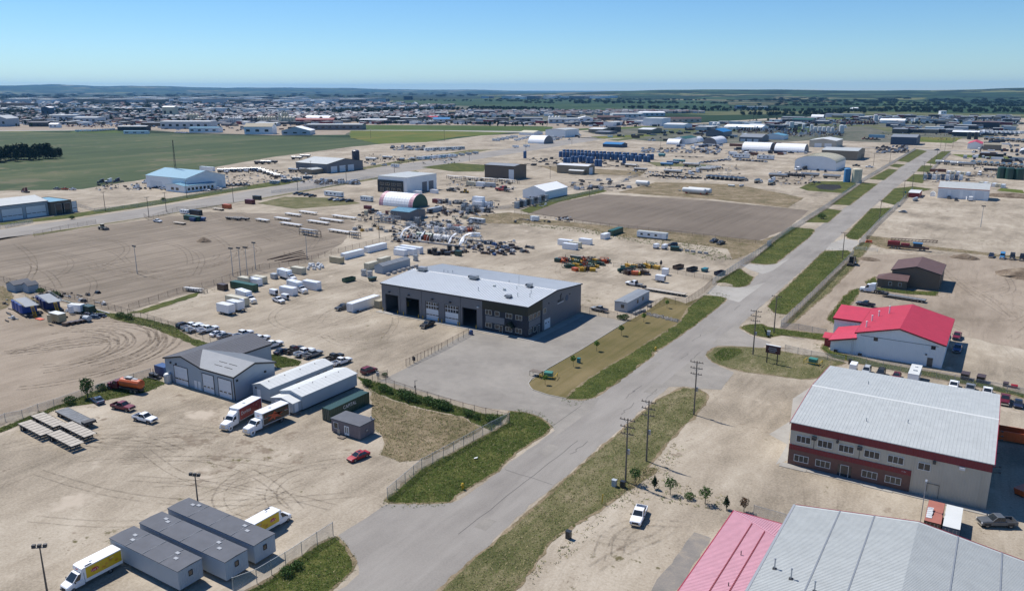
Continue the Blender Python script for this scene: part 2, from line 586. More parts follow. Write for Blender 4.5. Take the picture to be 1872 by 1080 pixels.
def sheet(name,pts,z,material,amp=0.0,step=1.0,kind='structure',seed=None,grow=0.0):
 if amp:
  pts=ragged(pts,amp,step,len(name)if seed is None else seed,grow)
 me=bpy.data.meshes.new(name)
 me.from_pydata([(q[0],q[1],z)for q in pts],[],[tuple(range(len(pts)))])
 me.materials.append(MATS[material])
 me.update()
 if me.polygons[0].normal.z<0:
  me.flip_normals()
 o=link(name,me)
 if kind:
  o['kind']=kind
 return o
sheet('ground',[(-42000,-42000),(42000,-42000),(42000,42000),(-42000,42000)],-0.02,'country')
P=G
# industrial estate: bare sand and gravel lots
sheet('yard_ground',[(-420,-120),(-640,60),P(-250,352),P(0,349),P(150,346),P(300,322),P(500,287),P(640,269),P(700,263),P(800,258),P(880,248),P(1000,242),
 P(1090,237),P(1200,229),P(1300,224),P(1400,217),P(1560,211),P(1800,213),P(1872,216),P(2000,222),(420,900),(420,-120)],0.0,'sand')
sheet('crop_field',[P(-250,352),P(0,349),P(150,346),P(300,322),P(500,287),P(640,269),P(690,263),P(640,252),P(500,249),P(300,244),P(130,243),P(0,241),P(-250,240)],0.03,'crop',3,12)
sheet('meadow',[P(640,252),P(690,263),P(780,260),P(840,250),P(900,247),P(940,242),P(780,239),P(640,238)],0.03,'meadow',3,12)
sheet('meadow',[P(660,229),P(660,238),P(780,239),P(960,242),P(1010,240),P(1010,232),P(860,230)],0.03,'bright_meadow',4,15)
sheet('meadow',[P(125,243),P(230,243.5),P(200,236),P(140,238.5)],0.03,'bright_meadow',3,15)
sheet('meadow',[P(1010,237),P(1080,238),P(1230,240),P(1300,237),P(1300,232),P(1180,231)],0.03,'bright_meadow',3,15)
sheet('meadow',[P(1430,240),P(1470,243),P(1520,232),P(1450,232)],0.05,'bright_meadow',3,15)
sheet('meadow',[P(930,204),P(1170,206),P(1300,211),P(1500,208),P(1872,214),P(2000,218),P(2000,205),P(1560,199),P(1300,203),P(1170,202)],0.01,'range_land',20,80)
sheet('far_fields',[P(740,178),P(900,181),P(1200,181),P(1330,186),P(1330,204),P(1150,203),P(1010,199),P(860,194),P(700,190)],0.02,'far_crop',20,100)
sheet('far_fields',[P(1330,200),P(1480,205),P(1560,204),P(1872,209),P(2050,212),P(2050,198),P(1680,196),P(1520,199),P(1400,199)],0.03,'far_crop',20,100)
sheet('far_fields',[P(1440,185),P(1700,189),P(1900,192),P(1900,197),P(1680,195),P(1560,193),P(1440,194)],0.03,'far_crop',20,100)
sheet('far_fields',[P(1610,184.6),P(1722,185),P(1728,189),P(1618,189)],0.04,'bright_meadow',20,100)
sheet('suburb_ground',[P(-200,236),P(0,240),P(130,239),P(230,236.5),P(330,242.5),P(500,248),P(640,247),P(660,238),P(660,229),P(860,230),P(1010,232),P(1100,229),P(1180,216),P(1170,205),P(930,203),P(850,194),P(650,184),P(300,182),P(-200,182)],0.01,'suburb_ground',10,60)
sheet('estate_ground',[P(-200,222),P(-200,238),P(0,239.8),P(125,238.6),P(230,234.5),P(330,242),P(500,247.5),P(630,246.5),P(650,237),P(650,229),P(860,229.5),P(1000,231),
 P(1000,224),P(700,221),P(560,214),P(300,216),P(0,216)],0.02,'grey_gravel',5,40)
sheet('estate_ground',[P(1000,236),P(1180,238),P(1240,232),P(1250,222),P(1120,216),P(1000,222)],0.02,'grey_gravel',5,40)
sheet('gravel_track',[P(640,239),P(800,239.5),P(960,243),P(1010,242),P(1010,240.8),P(900,239.5),P(780,238.3),P(640,238)],0.05,'concrete_flat')
sheet('gravel_track',[P(-60,241),P(140,238.9),P(260,235),P(260,234.2),P(130,237.8),P(-60,239.8)],0.05,'concrete_flat')
sheet('gravel_track',[P(1845,262),P(1872,262),P(1872,217),P(1862,217)],0.03,'sand')
sheet('far_woods',[P(-400,183),P(300,182.5),P(700,185),P(900,180),P(960,175),P(960,168.5),P(-400,167.5)],0.03,'woodland',60,300)
# the hill range on the right and the blue ridge far beyond the town
def hills(name,az,r0,r1,r2,top,material,nv=26,seed=0):
 vs,fs=[],[]
 for i,(u,h)in enumerate(az):
  a=YAW-math.atan((u-CX)/F_PX)
  for j in range(nv):
   t=j/(nv-1)
   r=r0+(r2-r0)*t
   k=(r-r0)/(r1-r0)if r<r1 else 1-(r-r1)/(r2-r1)
   x,y=-math.sin(a)*r,math.cos(a)*r
   w=0.72+0.5*pnoise(Vector((x*0.0006,y*0.0006,seed)))+0.25*pnoise(Vector((x*0.002,y*0.002,seed+4)))
   ks=k*k*(3-2*k)
   vs.append((x,y,-3+(h*(0.86*ks+(w-0.72)*ks*0.5)+3*ks)))
 n=len(az)
 for i in range(n-1):
  for j in range(nv-1):
   fs.append((i*nv+j,i*nv+j+1,(i+1)*nv+j+1,(i+1)*nv+j))
 me=bpy.data.meshes.new(name)
 me.from_pydata(vs,[],fs)
 me.materials.append(MATS[material])
 me.polygons.foreach_set('use_smooth',[True]*len(fs))
 return tag(link(name,me),kind='structure')
def ramp(pts,n=160):
 us=np.linspace(pts[0][0],pts[-1][0],n)
 return[(u,float(np.interp(u,[q[0]for q in pts],[q[1]for q in pts])))for u in us]
hills('hills',ramp([(860,0),(1000,30),(1100,66),(1200,78),(1400,74),(1560,70),(1760,74),(1872,96),(2300,140),(3000,150)]),5200,9500,14000,1,'country')
hills('ridge',ramp([(-1500,200),(0,190),(200,186),(400,140),(520,136),(700,95),(900,60),(1000,0)]),14000,23000,30000,1,'country',seed=5)
# ---- near ground, laid over the sand a few millimetres apart
sheet('graded_yard',[(-412,120),(-414,190),(-407,235),(-400,300),(-330,330),(-300,318),(-262,268),(-246,232),(-240,142),(-262,139.5),(-300,138)],0.02,'graded_earth',1.2,4)
sheet('tilled_lot',[P(962,389),P(1010,372),P(1100,355),P(1300,367),P(1480,385),P(1436,420),P(1386,441),P(1200,424)],0.02,'tilled_earth',1.0,4)
sheet('gravel_yard',[(-240,138),(-180,137),(-174,118),(-176,90),(-200,40),(-330,60),(-410,118),(-300,136)],0.02,'grey_gravel',1.2,4)
sheet('gravel_yard',[(-53.5,235),(-35,232),(-6,258),(60,240),(120,330),(60,420),(-40,380),(-60,358)],0.02,'grey_gravel',1.2,4)
sheet('road',[(-74.3,20),(-74.6,76),(-75.0,121),(-75.8,163),(-76.8,230),(-78,292),(-81,330),(-82.5,419),(-84,505),(-86.5,660),(-89.5,856),(-92,1075),(-78,1085),(-74,1065),
 (-71.5,657),(-70,524),(-68.6,427),(-67,373),(-65.3,268),(-64.1,200),(-63.7,136),(-63.2,101),(-62,79),(-60,20)],0.02,'asphalt',0.45,1.5)
sheet('road',[P(0,420),P(-300,465),P(-300,492),P(0,439),P(100,421),P(300,392),P(470,363),P(620,336),P(760,311),P(900,287),P(1000,271),P(1100,255),P(1140,247),P(1120,245),
 P(1050,253),P(960,267),P(820,289),P(700,305),P(560,331),P(420,355),P(300,376),P(120,403)],0.02,'asphalt',0.3,8)
sheet('road',[(-600,1075),(-320,1082),(-92,1076),(60,1066),(300,1050),(300,1066),(60,1080),(-92,1089),(-320,1095),(-600,1088)],0.02,'asphalt',0.3,10)
# driveways off the road
sheet('driveway',[D2(590,668),D2(625,650),D2(940,445),D2(1180,438),D2(1410,435),D2(1530,390),(-73,106),(-73,74),D2(740,950),D2(735,900),D2(680,790)],0.026,'asphalt',0.2,1)
sheet('paved_lot',[C2(885,428),C2(1085,330),C2(1560,55),C2(1640,76),(-114.0,187.2),(-110.8,187.2),(-110.6,219.6),B3(580,822),B3(820,866),B3(480,1076),C3(250,330),C3(130,405),
 C3(104,440),C3(140,490),C3(250,526),C3(380,552),C3(480,560),C3(620,545),(-73.5,152),(-73.5,133),C3(300,790),C3(285,770),C3(210,690),C3(85,650),C3(0,642),
 C2(1650,618),C2(1300,528),C2(1000,443)],0.026,'lot_asphalt')
sheet('driveway',[B3(1550,705),B3(1400,665),B3(1450,615),B3(1500,590),B3(1690,620),(-73,296),(-73,262)],0.026,'concrete_flat',0.15,1)
sheet('driveway',[B3(1650,455),B3(1720,448),B3(1872,460),(-76,345),(-76,318),B3(1810,522),B3(1700,485)],0.026,'concrete_flat',0.15,1)
sheet('driveway',[C3(1130,466),C3(1250,462),C3(1330,478),C3(1505,486),C3(1600,360),C3(1500,320),C3(1440,270),C3(1385,240),(-66,199),(-66,172)],0.026,'lot_asphalt',0.15,1)
sheet('driveway',[C3(1490,165),C3(1600,170),C3(1790,190),C3(1872,140),C3(1720,92),C3(1650,50),C3(1640,15),(-66,245),(-66,212)],0.026,'lot_asphalt',0.15,1)
sheet('driveway',[B4(425,345),B4(470,295),B4(560,265),B4(660,280),B4(710,372),B4(590,352)],0.026,'concrete_flat',0.2,1)
sheet('worn_apron',[D3(990,1075),D3(1100,910),D3(1150,870),D3(1310,645),D3(1440,690),D3(1180,1075)],0.01,'worn_asphalt',0.4,1)
sheet('concrete_pad',[C4(170,720),C4(15,810),C4(150,880),C4(65,1030),C4(150,1000)],0.024,'concrete_flat')
sheet('concrete_pad',[C4(170,715),C4(15,810),C4(150,885),C4(170,780),C4(330,460),C4(190,550)],0.022,'concrete_flat')
sheet('sidewalk',[(-115,187.0),(-110,187.0),(-110,219.4),(-112.3,219.4),(-112.3,189.6),(-115,189.6)],0.08,'concrete_flat')
# tar lines along and across the road
mb=MB()
def strip(mb,pts,w,z):
 for i in range(len(pts)-1):
  a,b=Vector((*pts[i],0)),Vector((*pts[i+1],0))
  nm=Vector((-(b-a).y,(b-a).x,0)).normalized()*(w/2)
  c=Vector((0,0,z))
  mb.quad(tuple(a-nm+c),tuple(b-nm+c),tuple(b+nm+c),tuple(a+nm+c))
cen=[(-68.6+0.25*pnoise(Vector((0,y*.2,3))),y)for y in range(93,137,3)]
strip(mb,cen,0.11,0.032)
for y in(116,):
 strip(mb,[(-74.4,y+.2),(-71.2,y+rnd.uniform(-.4,.4)),(-68.0,y+rnd.uniform(-.5,.5)),(-63.8,y-.3)],0.1,0.036)
for k in range(9):
 x,y=rnd.uniform(-73,-65),rnd.uniform(80,260)
 strip(mb,[(x+rnd.uniform(-.3,.3),y+j*rnd.uniform(1,2))for j in range(6)],0.09,0.038+k*0.001)
tag(mb.build('road_cracks',['tar_line']),kind='structure')
mb=MB()
strip(mb,[(-76.6,y)for y in range(137,153,3)],0.12,0.034)
tag(mb.build('lot_seam',['tar_line']),kind='structure')
# verges: (outline, material)
VERGES=[('v1',[D2(960,432),D2(1180,430),D2(1400,426),D2(1435,380),D2(1500,345),D2(1600,285),D2(1720,215),D2(1860,85),C3(0,945),C3(230,800),C3(262,760),C3(190,692),C3(90,657),C3(0,648),
 C2(1845,640),C2(1835,725),C2(1710,800),C2(1200,1066),D2(950,408)],'verge_grass'),('v0',[D2(-100,1100),D2(100,985),D2(330,820),D2(440,745),D2(568,682),D2(640,760),D2(695,860),D2(685,930),D2(610,990),D2(520,1080),(-76,55),(-86,40)],'verge_grass'),
 ('v2',[(-61.8,60),(-62.2,101),(-62.8,136),(-62.9,165),C3(1230,475),C3(1330,482),C3(1400,520),C3(1395,570),C3(1290,690),C3(1100,880),C3(960,1050),D3(960,180),D3(800,330),D3(640,470),D3(480,560),
 D3(300,680),D3(240,730),D3(100,950),D3(0,1060),(-55,60)],'dry_verge'),('v3',[C3(1402,235),C3(1460,185),C3(1560,172),C3(1720,180),C3(1872,190),C4(80,205),C4(250,235),C4(420,250),C4(570,290),C4(440,330),C4(370,400),C4(250,408),C4(0,372),C3(1700,360),C3(1560,325),C3(1450,285)],'dry_verge'),
 ('v3b',[C3(1450,235),C3(1520,185),C3(1640,190),C3(1660,215),C3(1560,270),C3(1500,280)],'verge_grass'),('v4',[C3(1650,35),C3(1700,15),C3(1800,8),B4(0,905),B4(150,930),B4(430,962),B4(430,1005),B4(290,985),B4(100,965),B4(0,985),C3(1872,112),C3(1740,88)],'verge_grass'),
 ('v5',[B4(10,755),B4(60,690),B4(150,615),B4(420,355),B4(585,350),B4(615,375),B4(140,815),B4(65,805)],'verge_grass'),('v6',[B4(575,240),B4(760,45),B4(915,40),B4(660,272),B4(600,265)],'verge_grass'),
 ('v7',[A4(832,912),A4(930,815),A4(1060,800),A4(1205,820),A4(1060,850),A4(930,935)],'verge_grass'),('v8',[A4(1012,762),A4(1070,712),A4(1170,715),A4(1130,778)],'verge_grass'),
 ('v9',[A4(1092,692),A4(1130,648),A4(1205,650),A4(1180,698)],'verge_grass'),('v10',[A4(1160,630),A4(1275,545),A4(1340,545),A4(1225,640)],'verge_grass'),
 ('w0',[B3(1480,575),B3(1640,482),B3(1690,520),B3(1740,545),B3(1700,600),B3(1640,618),B3(1500,605)],'verge_grass'),('w1',[B4(0,335),B4(180,180),B4(330,195),B4(345,205),B4(310,250),B4(60,445),B4(0,452),B3(1800,448),B3(1720,440)],'verge_grass'),
 ('w2',[B4(285,145),B4(440,45),B4(540,62),B4(440,148)],'verge_grass'),('w3',[A4(475,932),A4(700,772),A4(805,782),A4(600,938)],'verge_grass'),('w4',[A4(745,748),A4(885,672),A4(950,680),A4(850,755)],'verge_grass'),
 ('w5',[A4(895,655),A4(930,636),A4(1005,642),A4(960,664)],'verge_grass'),('w6',[A4(950,615),A4(1090,530),A4(1165,543),A4(1030,625)],'verge_grass'),('m1',[A4(235,812),A4(340,762),A4(640,765),A4(650,790),A4(560,850),A4(300,832)],'verge_grass'),
 ('ditch',[C3(380,550),C3(480,556),C3(560,546),C3(650,500),C3(1005,240),C3(1000,215),C3(1090,170),C3(1330,2),B3(1530,720),B3(1540,700),B3(1480,683),B3(1380,680),B3(1290,750),B3(1200,880),B3(900,1070),C3(560,400),C3(420,510)],'verge_grass'),
 ('r2n',[P(60,432),P(250,401),P(370,380),P(420,372),P(470,366),P(560,350),P(640,336),P(740,319),P(770,316),P(760,312),P(620,337),P(470,364),P(300,393),P(60,428)],'dry_verge'),
 ('r2f',[P(0,412),P(120,400),P(300,373),P(430,350),P(520,338),P(560,329),P(520,329),P(420,345),P(300,364),P(120,393),P(0,408)],'verge_grass'),('r2g',[P(650,312),P(820,286),P(900,274),P(860,274),P(740,292),P(620,314)],'dry_verge'),
 ('r2h',[P(770,306),P(830,298),P(890,302),P(884,314),P(830,314)],'verge_grass'),('r2i',[P(470,372),P(520,360),P(620,362),P(660,372),P(620,376),P(540,382)],'dry_verge'),
 ('n1',[P(962,398),P(1050,407),P(1140,416),P(1240,425),P(1330,434),P(1390,440),P(1440,424),P(1400,450),P(1360,468),P(1340,475),P(1330,455),P(1220,440),P(1130,432),P(1060,416),P(960,408)],'weedy_earth'),
 ('n2',[P(1130,352),P(1200,333),P(1350,338),P(1470,362),P(1440,380),P(1300,364),P(1180,356)],'weedy_earth'),('n3',[P(950,385),P(1010,362),P(1100,345),P(1110,350),P(1020,370),P(968,390)],'verge_grass'),
 ('n4',[P(985,303),P(1040,306),P(1180,314),P(1170,322),P(1020,316)],'weedy_earth'),('n5',[P(840,398),P(930,388),P(990,396),P(950,410),P(880,408)],'weedy_earth'),
 ('f1',[B1(420,700),B1(560,735),B1(760,800),B1(900,820),B1(1080,850),B1(1260,900),B1(1400,990),B1(1540,1030),B1(1480,1070),B1(1300,990),B1(1100,910),B1(860,860),B1(700,800),B1(520,740)],'verge_grass'),
 ('f2',[B1(930,800),B1(1000,790),B1(1380,670),B1(1460,650),B1(1440,680),B1(1040,810)],'verge_grass'),('f3',[B1(-100,600),B1(30,610),B1(100,680),B1(60,760),B1(-100,830)],'weedy_earth'),
 ('f4',[C1(-60,790),C1(220,680),C1(560,550),C1(640,520),C1(760,470),C1(1080,400),C1(1200,440),C1(1080,500),C1(880,540),C1(640,590),C1(440,620),C1(200,720),C1(0,800)],'verge_grass'),
 ('f5',[C2(60,240),C2(130,230),C2(320,280),C2(300,310),C2(150,330)],'verge_grass'),('f6',[C2(730,395),C2(830,420),C2(900,440),C2(1000,480),C2(1300,560),C2(1640,660),C2(1830,672),C2(1710,780),C2(1640,760),C2(1500,680),C2(1200,620),C2(1000,560),C2(840,500)],'verge_grass'),
 ('f7',[C2(830,500),C2(1000,570),C2(1200,630),C2(1500,690),C2(1650,770),C2(1400,900),C2(1200,1000),C2(1040,1010),C2(900,960),C2(940,860),C2(860,780),C2(830,640)],'weedy_earth'),
 ('e1',[C4(420,150),C4(470,210),C4(700,260),C4(800,290),C4(1200,360),C4(1560,430),C4(1872,520),C4(1872,545),C4(1500,455),C4(1100,375),C4(640,290),C4(480,250),C4(400,190)],'verge_grass'),
 ('e2',[B4(440,850),B4(560,690),B4(620,640),B4(680,625),B4(640,700),B4(560,800),B4(520,900)],'verge_grass'),('e3',[B4(720,580),B4(790,540),B4(800,620),B4(1020,645),B4(1240,650),B4(1230,680),B4(1000,665),B4(760,630)],'verge_grass'),
 ('e4',[B4(140,880),B4(330,690),B4(620,410),B4(640,330),B4(700,290),B4(760,300),B4(620,480),B4(440,660),B4(180,880)],'dry_verge'),('e5',[B4(720,240),B4(900,260),B4(1200,320),B4(1600,365),B4(1872,400),B4(1872,415),B4(1500,375),B4(1180,340),B4(870,340),B4(740,300)],'weedy_earth'),
 ('e6',[D3(690,400),D3(800,330),D3(960,170),D3(1050,190),D3(900,300),D3(760,400)],'weedy_earth'),]
for i,(nm,pts,mt)in enumerate(VERGES):
 sheet('verge',pts,0.034+0.004*(i%7),mt,0.45 if i<12 else 0.7,0.7 if i<12 else 1.5,seed=i*3)
for i,(nm,pts,mt)in enumerate(VERGES):
 if nm[0]in 'vwed' and mt!='weedy_earth':  # verges thin out into the gravel
  sheet('verge_fringe',pts,0.0275+i*0.0002,'weedy_earth',0.5,0.8,seed=i*7,grow=0.55)
VG={v[0]:v[1]for v in VERGES}
sheet('lawn',[C3(130,415),C3(104,440),C3(140,490),C3(250,524),C3(380,549),C3(430,510),C3(570,400),B3(900,1072),B3(1200,885),B3(1290,755),B3(1380,682),B3(1250,735),B3(1100,690),B3(980,780),B3(825,868),B3(480,1078),C3(250,335)],0.03,'mown_lawn')
sheet('pond',[A4(350,800),A4(400,785),A4(530,790),A4(545,812),A4(480,828),A4(380,820)],0.075,'pond_water',0.4,1.5)
# concrete kerb round the lawn
mb=MB()
kp=[B3(820,866),B3(480,1076),C3(250,330),C3(130,405),C3(104,440),C3(115,470),C3(140,490),C3(250,526),C3(380,552)]
for a,b in zip(kp,kp[1:]):
 mb.bar((a[0],a[1],0.06),(b[0],b[1],0.06),0.22,0.16)
tag(mb.build('kerb',['concrete_flat']),kind='structure')
# tyre marks worn into the yards
TZ=[0.042]
def tracks(paths,material='track_mark',w=0.5,gauge=1.9):
 mb=MB()
 for pts in paths:
  for s in(-1,1):
   off=[]
   for i,q in enumerate(pts):
    a=Vector(pts[max(0,i-1)])
    b=Vector(pts[min(len(pts)-1,i+1)])
    d=(b-a)
    nm=Vector((-d.y,d.x)).normalized()
    off.append(tuple(Vector(q)+nm*(s*gauge/2+0.15*pnoise(Vector((q[0]*.3,q[1]*.3,s))))))
   TZ[0]+=0.0006
   k0=0
   for i in range(len(off)-1):
    if rnd.random()<0.05:
     strip(mb,off[k0:i+1],w*rnd.uniform(.6,1.1),TZ[0])
     k0=i+1
   strip(mb,off[k0:],w,TZ[0])
 return tag(mb.build('tyre_tracks',[material]),kind='stuff')
def arc(c,r,a0,a1,ry=None,n=28,drift=0.0):
 ry=ry or r
 return[(c[0]+(r+drift*i/n)*math.cos(math.radians(a0+(a1-a0)*i/n)),c[1]+(ry+drift*i/n)*math.sin(math.radians(a0+(a1-a0)*i/n)))for i in range(n+1)]
def wander(a,b,bend,n=24):
 a,b=Vector(a),Vector(b)
 d=b-a
 nm=Vector((-d.y,d.x))
 return[tuple(a+d*(i/n)+nm*(bend*math.sin(math.pi*i/n)))for i in range(n+1)]
ring=B1(560,1010)
paths=[]
for k in range(10):
 paths.append(arc((C1(420,200)[0]+rnd.uniform(-3,3),C1(420,200)[1]+rnd.uniform(-2,3)),rnd.uniform(15,30),rnd.uniform(-60,10),rnd.uniform(60,160),drift=rnd.uniform(-4,4)))
for k in range(5):
 paths.append(wander(C1(rnd.uniform(0,100),rnd.uniform(200,300)),C1(rnd.uniform(500,900),rnd.uniform(90,160)),rnd.uniform(-.2,.2)))
tracks(paths,'track_bold',0.75,2.1)
paths=[]
for k in range(4):
 c=D2(rnd.uniform(200,700),rnd.uniform(150,350))
 paths.append(arc(c,rnd.uniform(8,20),rnd.uniform(0,360),rnd.uniform(60,200)+rnd.uniform(0,100)))
for k in range(9):
 paths.append(wander(D1(rnd.uniform(0,1200),rnd.uniform(20,650)),D2(rnd.uniform(100,800),rnd.uniform(60,520)),rnd.uniform(-.25,.25)))
for k in range(6):
 paths.append(wander(C1(rnd.uniform(0,600),rnd.uniform(820,1000)),C1(rnd.uniform(1200,1800),rnd.uniform(700,960)),rnd.uniform(-.2,.2)))
tracks(paths,'track_mark',0.36)
paths=[]
for k in range(12):
 paths.append(wander(B2(rnd.uniform(200,500),rnd.uniform(600,1000)),B2(rnd.uniform(500,1100),rnd.uniform(300,1050)),rnd.uniform(-.35,.35)))
for k in range(8):
 paths.append(wander(B3(rnd.uniform(0,500),rnd.uniform(380,520)),B3(rnd.uniform(500,1300),rnd.uniform(330,700)),rnd.uniform(-.25,.25)))
tracks(paths,'track_mark',0.4)
paths=[]
for k in range(22):
 y=rnd.uniform(150,300)
 x0,x1=rnd.uniform(-400,-340),rnd.uniform(-310,-255)
 paths.append(wander((x0,y+rnd.uniform(0,20)),(x1,y-rnd.uniform(0,30)),rnd.uniform(-.12,.25)))
for k in range(8):
 paths.append(arc((-300+rnd.uniform(-12,12),205+rnd.uniform(-12,12)),rnd.uniform(22,44),rnd.uniform(-120,-60),rnd.uniform(20,90)))
tracks(paths,'track_mark',0.5,2.2)
paths=[]
for k in range(4):
 paths.append(wander(D3(rnd.uniform(500,800),rnd.uniform(660,1000)),D3(rnd.uniform(1000,1300),rnd.uniform(520,700)),rnd.uniform(-.3,.3)))
for k in range(10):
 paths.append(wander(B4(rnd.uniform(900,1300),rnd.uniform(380,800)),B4(rnd.uniform(1400,1900),rnd.uniform(430,1000)),rnd.uniform(-.4,.4)))
tracks(paths,'track_mark',0.36)
paths=[wander(P(1000+30*k,385+2.2*k),P(1150+26*k,358+2*k),.04)for k in range(12)]
tracks(paths,'track_mark',0.6,3)
# patches on the main road
for k,(x,y,w,l)in enumerate(((-71.5,128,2.6,5),(-66.4,171,3,7),(-70.6,226,2.4,9),(-66.6,98,2.2,3.4),(-73.0,184,2.0,12))):
 sheet('road_patch',[(x-w/2,y-l/2),(x+w/2,y-l/2),(x+w/2,y+l/2),(x-w/2,y+l/2)],0.0325+k*.0003,'lot_asphalt',0.12,1)
 # ------------------------------------------------------------------ building materials
def simple(name,r,g,b,k=.62,**kw):
 return mat(name,rgb(r,g,b,k),**kw)
simple('paint_white',244,245,246,.92,rough=.35,coat=.4,var=.04)
for nm,c in dict(black=(24,25,28),charcoal=(52,55,60),silver=(150,154,158),grey=(104,108,112),navy=(28,40,68),blue=(34,76,130),sky=(70,140,190),red=(170,16,36),maroon=(104,20,36),
 wine=(120,24,50),green=(24,84,62),dark_green=(24,66,54),orange=(206,96,40),tan=(190,176,142),cream=(214,206,180),yellow=(214,168,30),teal=(30,120,130),lightblue=(150,190,210),
 brown=(84,64,52),rust=(116,66,44),steelblue=(70,92,118),pale_grey=(184,190,194)).items():
 simple('paint_'+nm,*c,.8,rough=.45,coat=.12,var=.09,metal=.25 if nm in('silver','grey','charcoal')else 0)
mat('glass',(0.02,0.026,0.03),rough=.06,var=0,spec=.8)
mat('window_glass',(0.022,0.028,0.035),rough=.08,var=0,spec=.7)
mat('rubber',(0.018,0.018,0.019),rough=.85,var=.2)
mat('rim',(0.30,0.31,0.32),rough=.35,metal=.8,var=.1)
mat('black_plastic',(0.022,0.022,0.024),rough=.6,var=.1)
mat('lamp_clear',(0.7,0.72,0.74),rough=.1,var=0,spec=.8)
mat('lamp_red',(0.35,0.01,0.012),rough=.15,var=0)
mat('chrome',(0.6,0.62,0.64),rough=.2,metal=.95,var=.05)
mat('steel',(0.34,0.35,0.36),rough=.45,metal=.6,var=.2)
mat('polished_tank',(0.44,0.43,0.40),rough=.28,metal=.85,var=.15)
mat('dark_steel',(0.05,0.05,0.052),rough=.6,metal=.3,var=.3,dirt=.4)
mat('rusty_steel',(0.13,0.075,0.05),rough=.8,var=.35,dirt=.4)
mat('galvanised',(0.38,0.40,0.42),rough=.45,metal=.5,var=.12)
mat('weathered_wood',(0.16,0.13,0.105),rough=.9,var=.3,scale=2)
mat('pole_wood',(0.15,0.125,0.10),rough=.9,var=.25,scale=1.5)
mat('deck_wood',(0.40,0.36,0.30),rough=.85,var=.18,scale=1.2,dirt=.25)
mat('grey_deck',(0.15,0.16,0.17),rough=.8,var=.3,scale=.8,dirt=.3)
mat('concrete',(0.40,0.385,0.36),rough=.9,var=.15,dirt=.2)
mat('insulator',(0.10,0.07,0.05),rough=.3,var=.1)
simple('roof_galv',216,221,224,.79,rough=.5,metal=.1,var=.06,scale=.25,dirt=.05)
simple('roof_galv_shade',196,210,216,.68,rough=.5,metal=.1,var=.06,scale=.25)
simple('roof_white',226,228,224,.78,rough=.5,var=.06,scale=.2,dirt=.06)
simple('roof_pale',198,202,199,.72,rough=.55,var=.09,scale=.5,dirt=.14)
simple('roof_pink',220,164,176,.72,rough=.55,var=.1,scale=.6,dirt=.1)
simple('roof_red',214,66,88,.72,rough=.55,var=.09,scale=.5,dirt=.07)
simple('roof_brown',112,86,84,.66,rough=.9,var=.12,scale=.6)
simple('roof_dark',104,106,113,.66,rough=.8,var=.08,scale=.5)
simple('roof_grey',150,156,162,.66,rough=.6,var=.08,scale=.4)
simple('roof_felt',108,111,118,.66,rough=.85,var=.12,scale=.5,dirt=.15)
simple('roof_blue',110,170,196,.66,rough=.5,var=.06,scale=.4)
simple('roof_bright_blue',44,130,190,.7,rough=.5,var=.06,scale=.4)
simple('roof_green',50,104,84,.66,rough=.5,var=.06,scale=.4)
simple('roof_tan',168,158,132,.66,rough=.7,var=.08,scale=.4)
simple('fabric_white',246,247,247,.88,rough=.6,var=.05,scale=.4)
simple('clad_grey',120,121,126,.8,rough=.55,var=.05,scale=.3,rib=.9)
simple('clad_pale',206,212,216,.80,rough=.55,var=.05,scale=.3,rib=.9)
simple('clad_white',240,243,245,.90,rough=.55,var=.04,scale=.3,rib=.9)
simple('clad_bluegrey',172,184,194,.84,rough=.55,var=.05,scale=.3,rib=.6)
simple('clad_beige',204,196,178,.80,rough=.55,var=.06,scale=.3,rib=.9)
simple('clad_brown',112,98,84,.80,rough=.6,var=.06,scale=.3,rib=.6)
simple('clad_tan',150,138,118,.75,rough=.6,var=.06,scale=.3,rib=.9)
simple('clad_navy',52,76,104,.75,rough=.6,var=.06,scale=.3,rib=.9)
simple('clad_dark',58,62,68,.75,rough=.6,var=.06,scale=.3,rib=.9)
simple('clad_red',140,40,44,.8,rough=.6,var=.06,scale=.3,rib=.9)
simple('trim_red',180,40,70,.75,rough=.5,var=.05)
simple('trim_dark_red',128,36,46,.85,rough=.5,var=.06,rib=.9)
simple('trim_dark',40,44,50,.7,rough=.5,var=.05)
simple('trim_white',236,236,232,.8,rough=.5,var=.03)
simple('trim_orange',214,84,44,.75,rough=.5,var=.05)
simple('trim_blue',60,90,120,.75,rough=.5,var=.05)
simple('fascia_green',16,34,30,.8,rough=.4,var=.08)
simple('sign_panel_grey',122,126,132,.8,rough=.5,var=.05)
simple('door_white',234,238,242,.82,rough=.5,var=.03)
simple('window_frame',222,216,200,.8,rough=.5,var=.03)
simple('plank_siding',134,124,126,.8,rough=.8,var=.12,scale=1.5)
simple('stucco',198,202,206,.75,rough=.9,var=.05)
simple('dark_brick',56,58,66,.8,rough=.9,var=.15,scale=2)
simple('brown_brick',122,92,80,.85,rough=.9,var=.12,scale=2)
simple('floor_slab',120,118,114,.6,rough=.8,var=.1)
simple('sign_maroon',70,24,40,.8,rough=.4,var=.05)
simple('ink_white',240,240,240,.8,rough=.5,var=0)
simple('ink_red',200,30,40,.8,rough=.5,var=0)
simple('ink_black',20,20,24,.8,rough=.5,var=0)
simple('print_red',150,20,40,.85,rough=.4,var=.15,scale=.8,coat=.3)
simple('print_yellow',226,190,20,.85,rough=.4,var=.08,scale=.8,coat=.3)
simple('print_brown',40,32,28,.85,rough=.4,var=.2,scale=.8,coat=.3)
simple('print_orange',200,78,40,.85,rough=.4,var=.2,scale=1.5)
simple('print_gold',214,160,40,.85,rough=.4,var=.25,scale=2)
simple('primer_red',184,116,100,.7,rough=.7,var=.1,dirt=.1)
simple('tarp_white',222,224,224,.75,rough=.6,var=.08,scale=1)
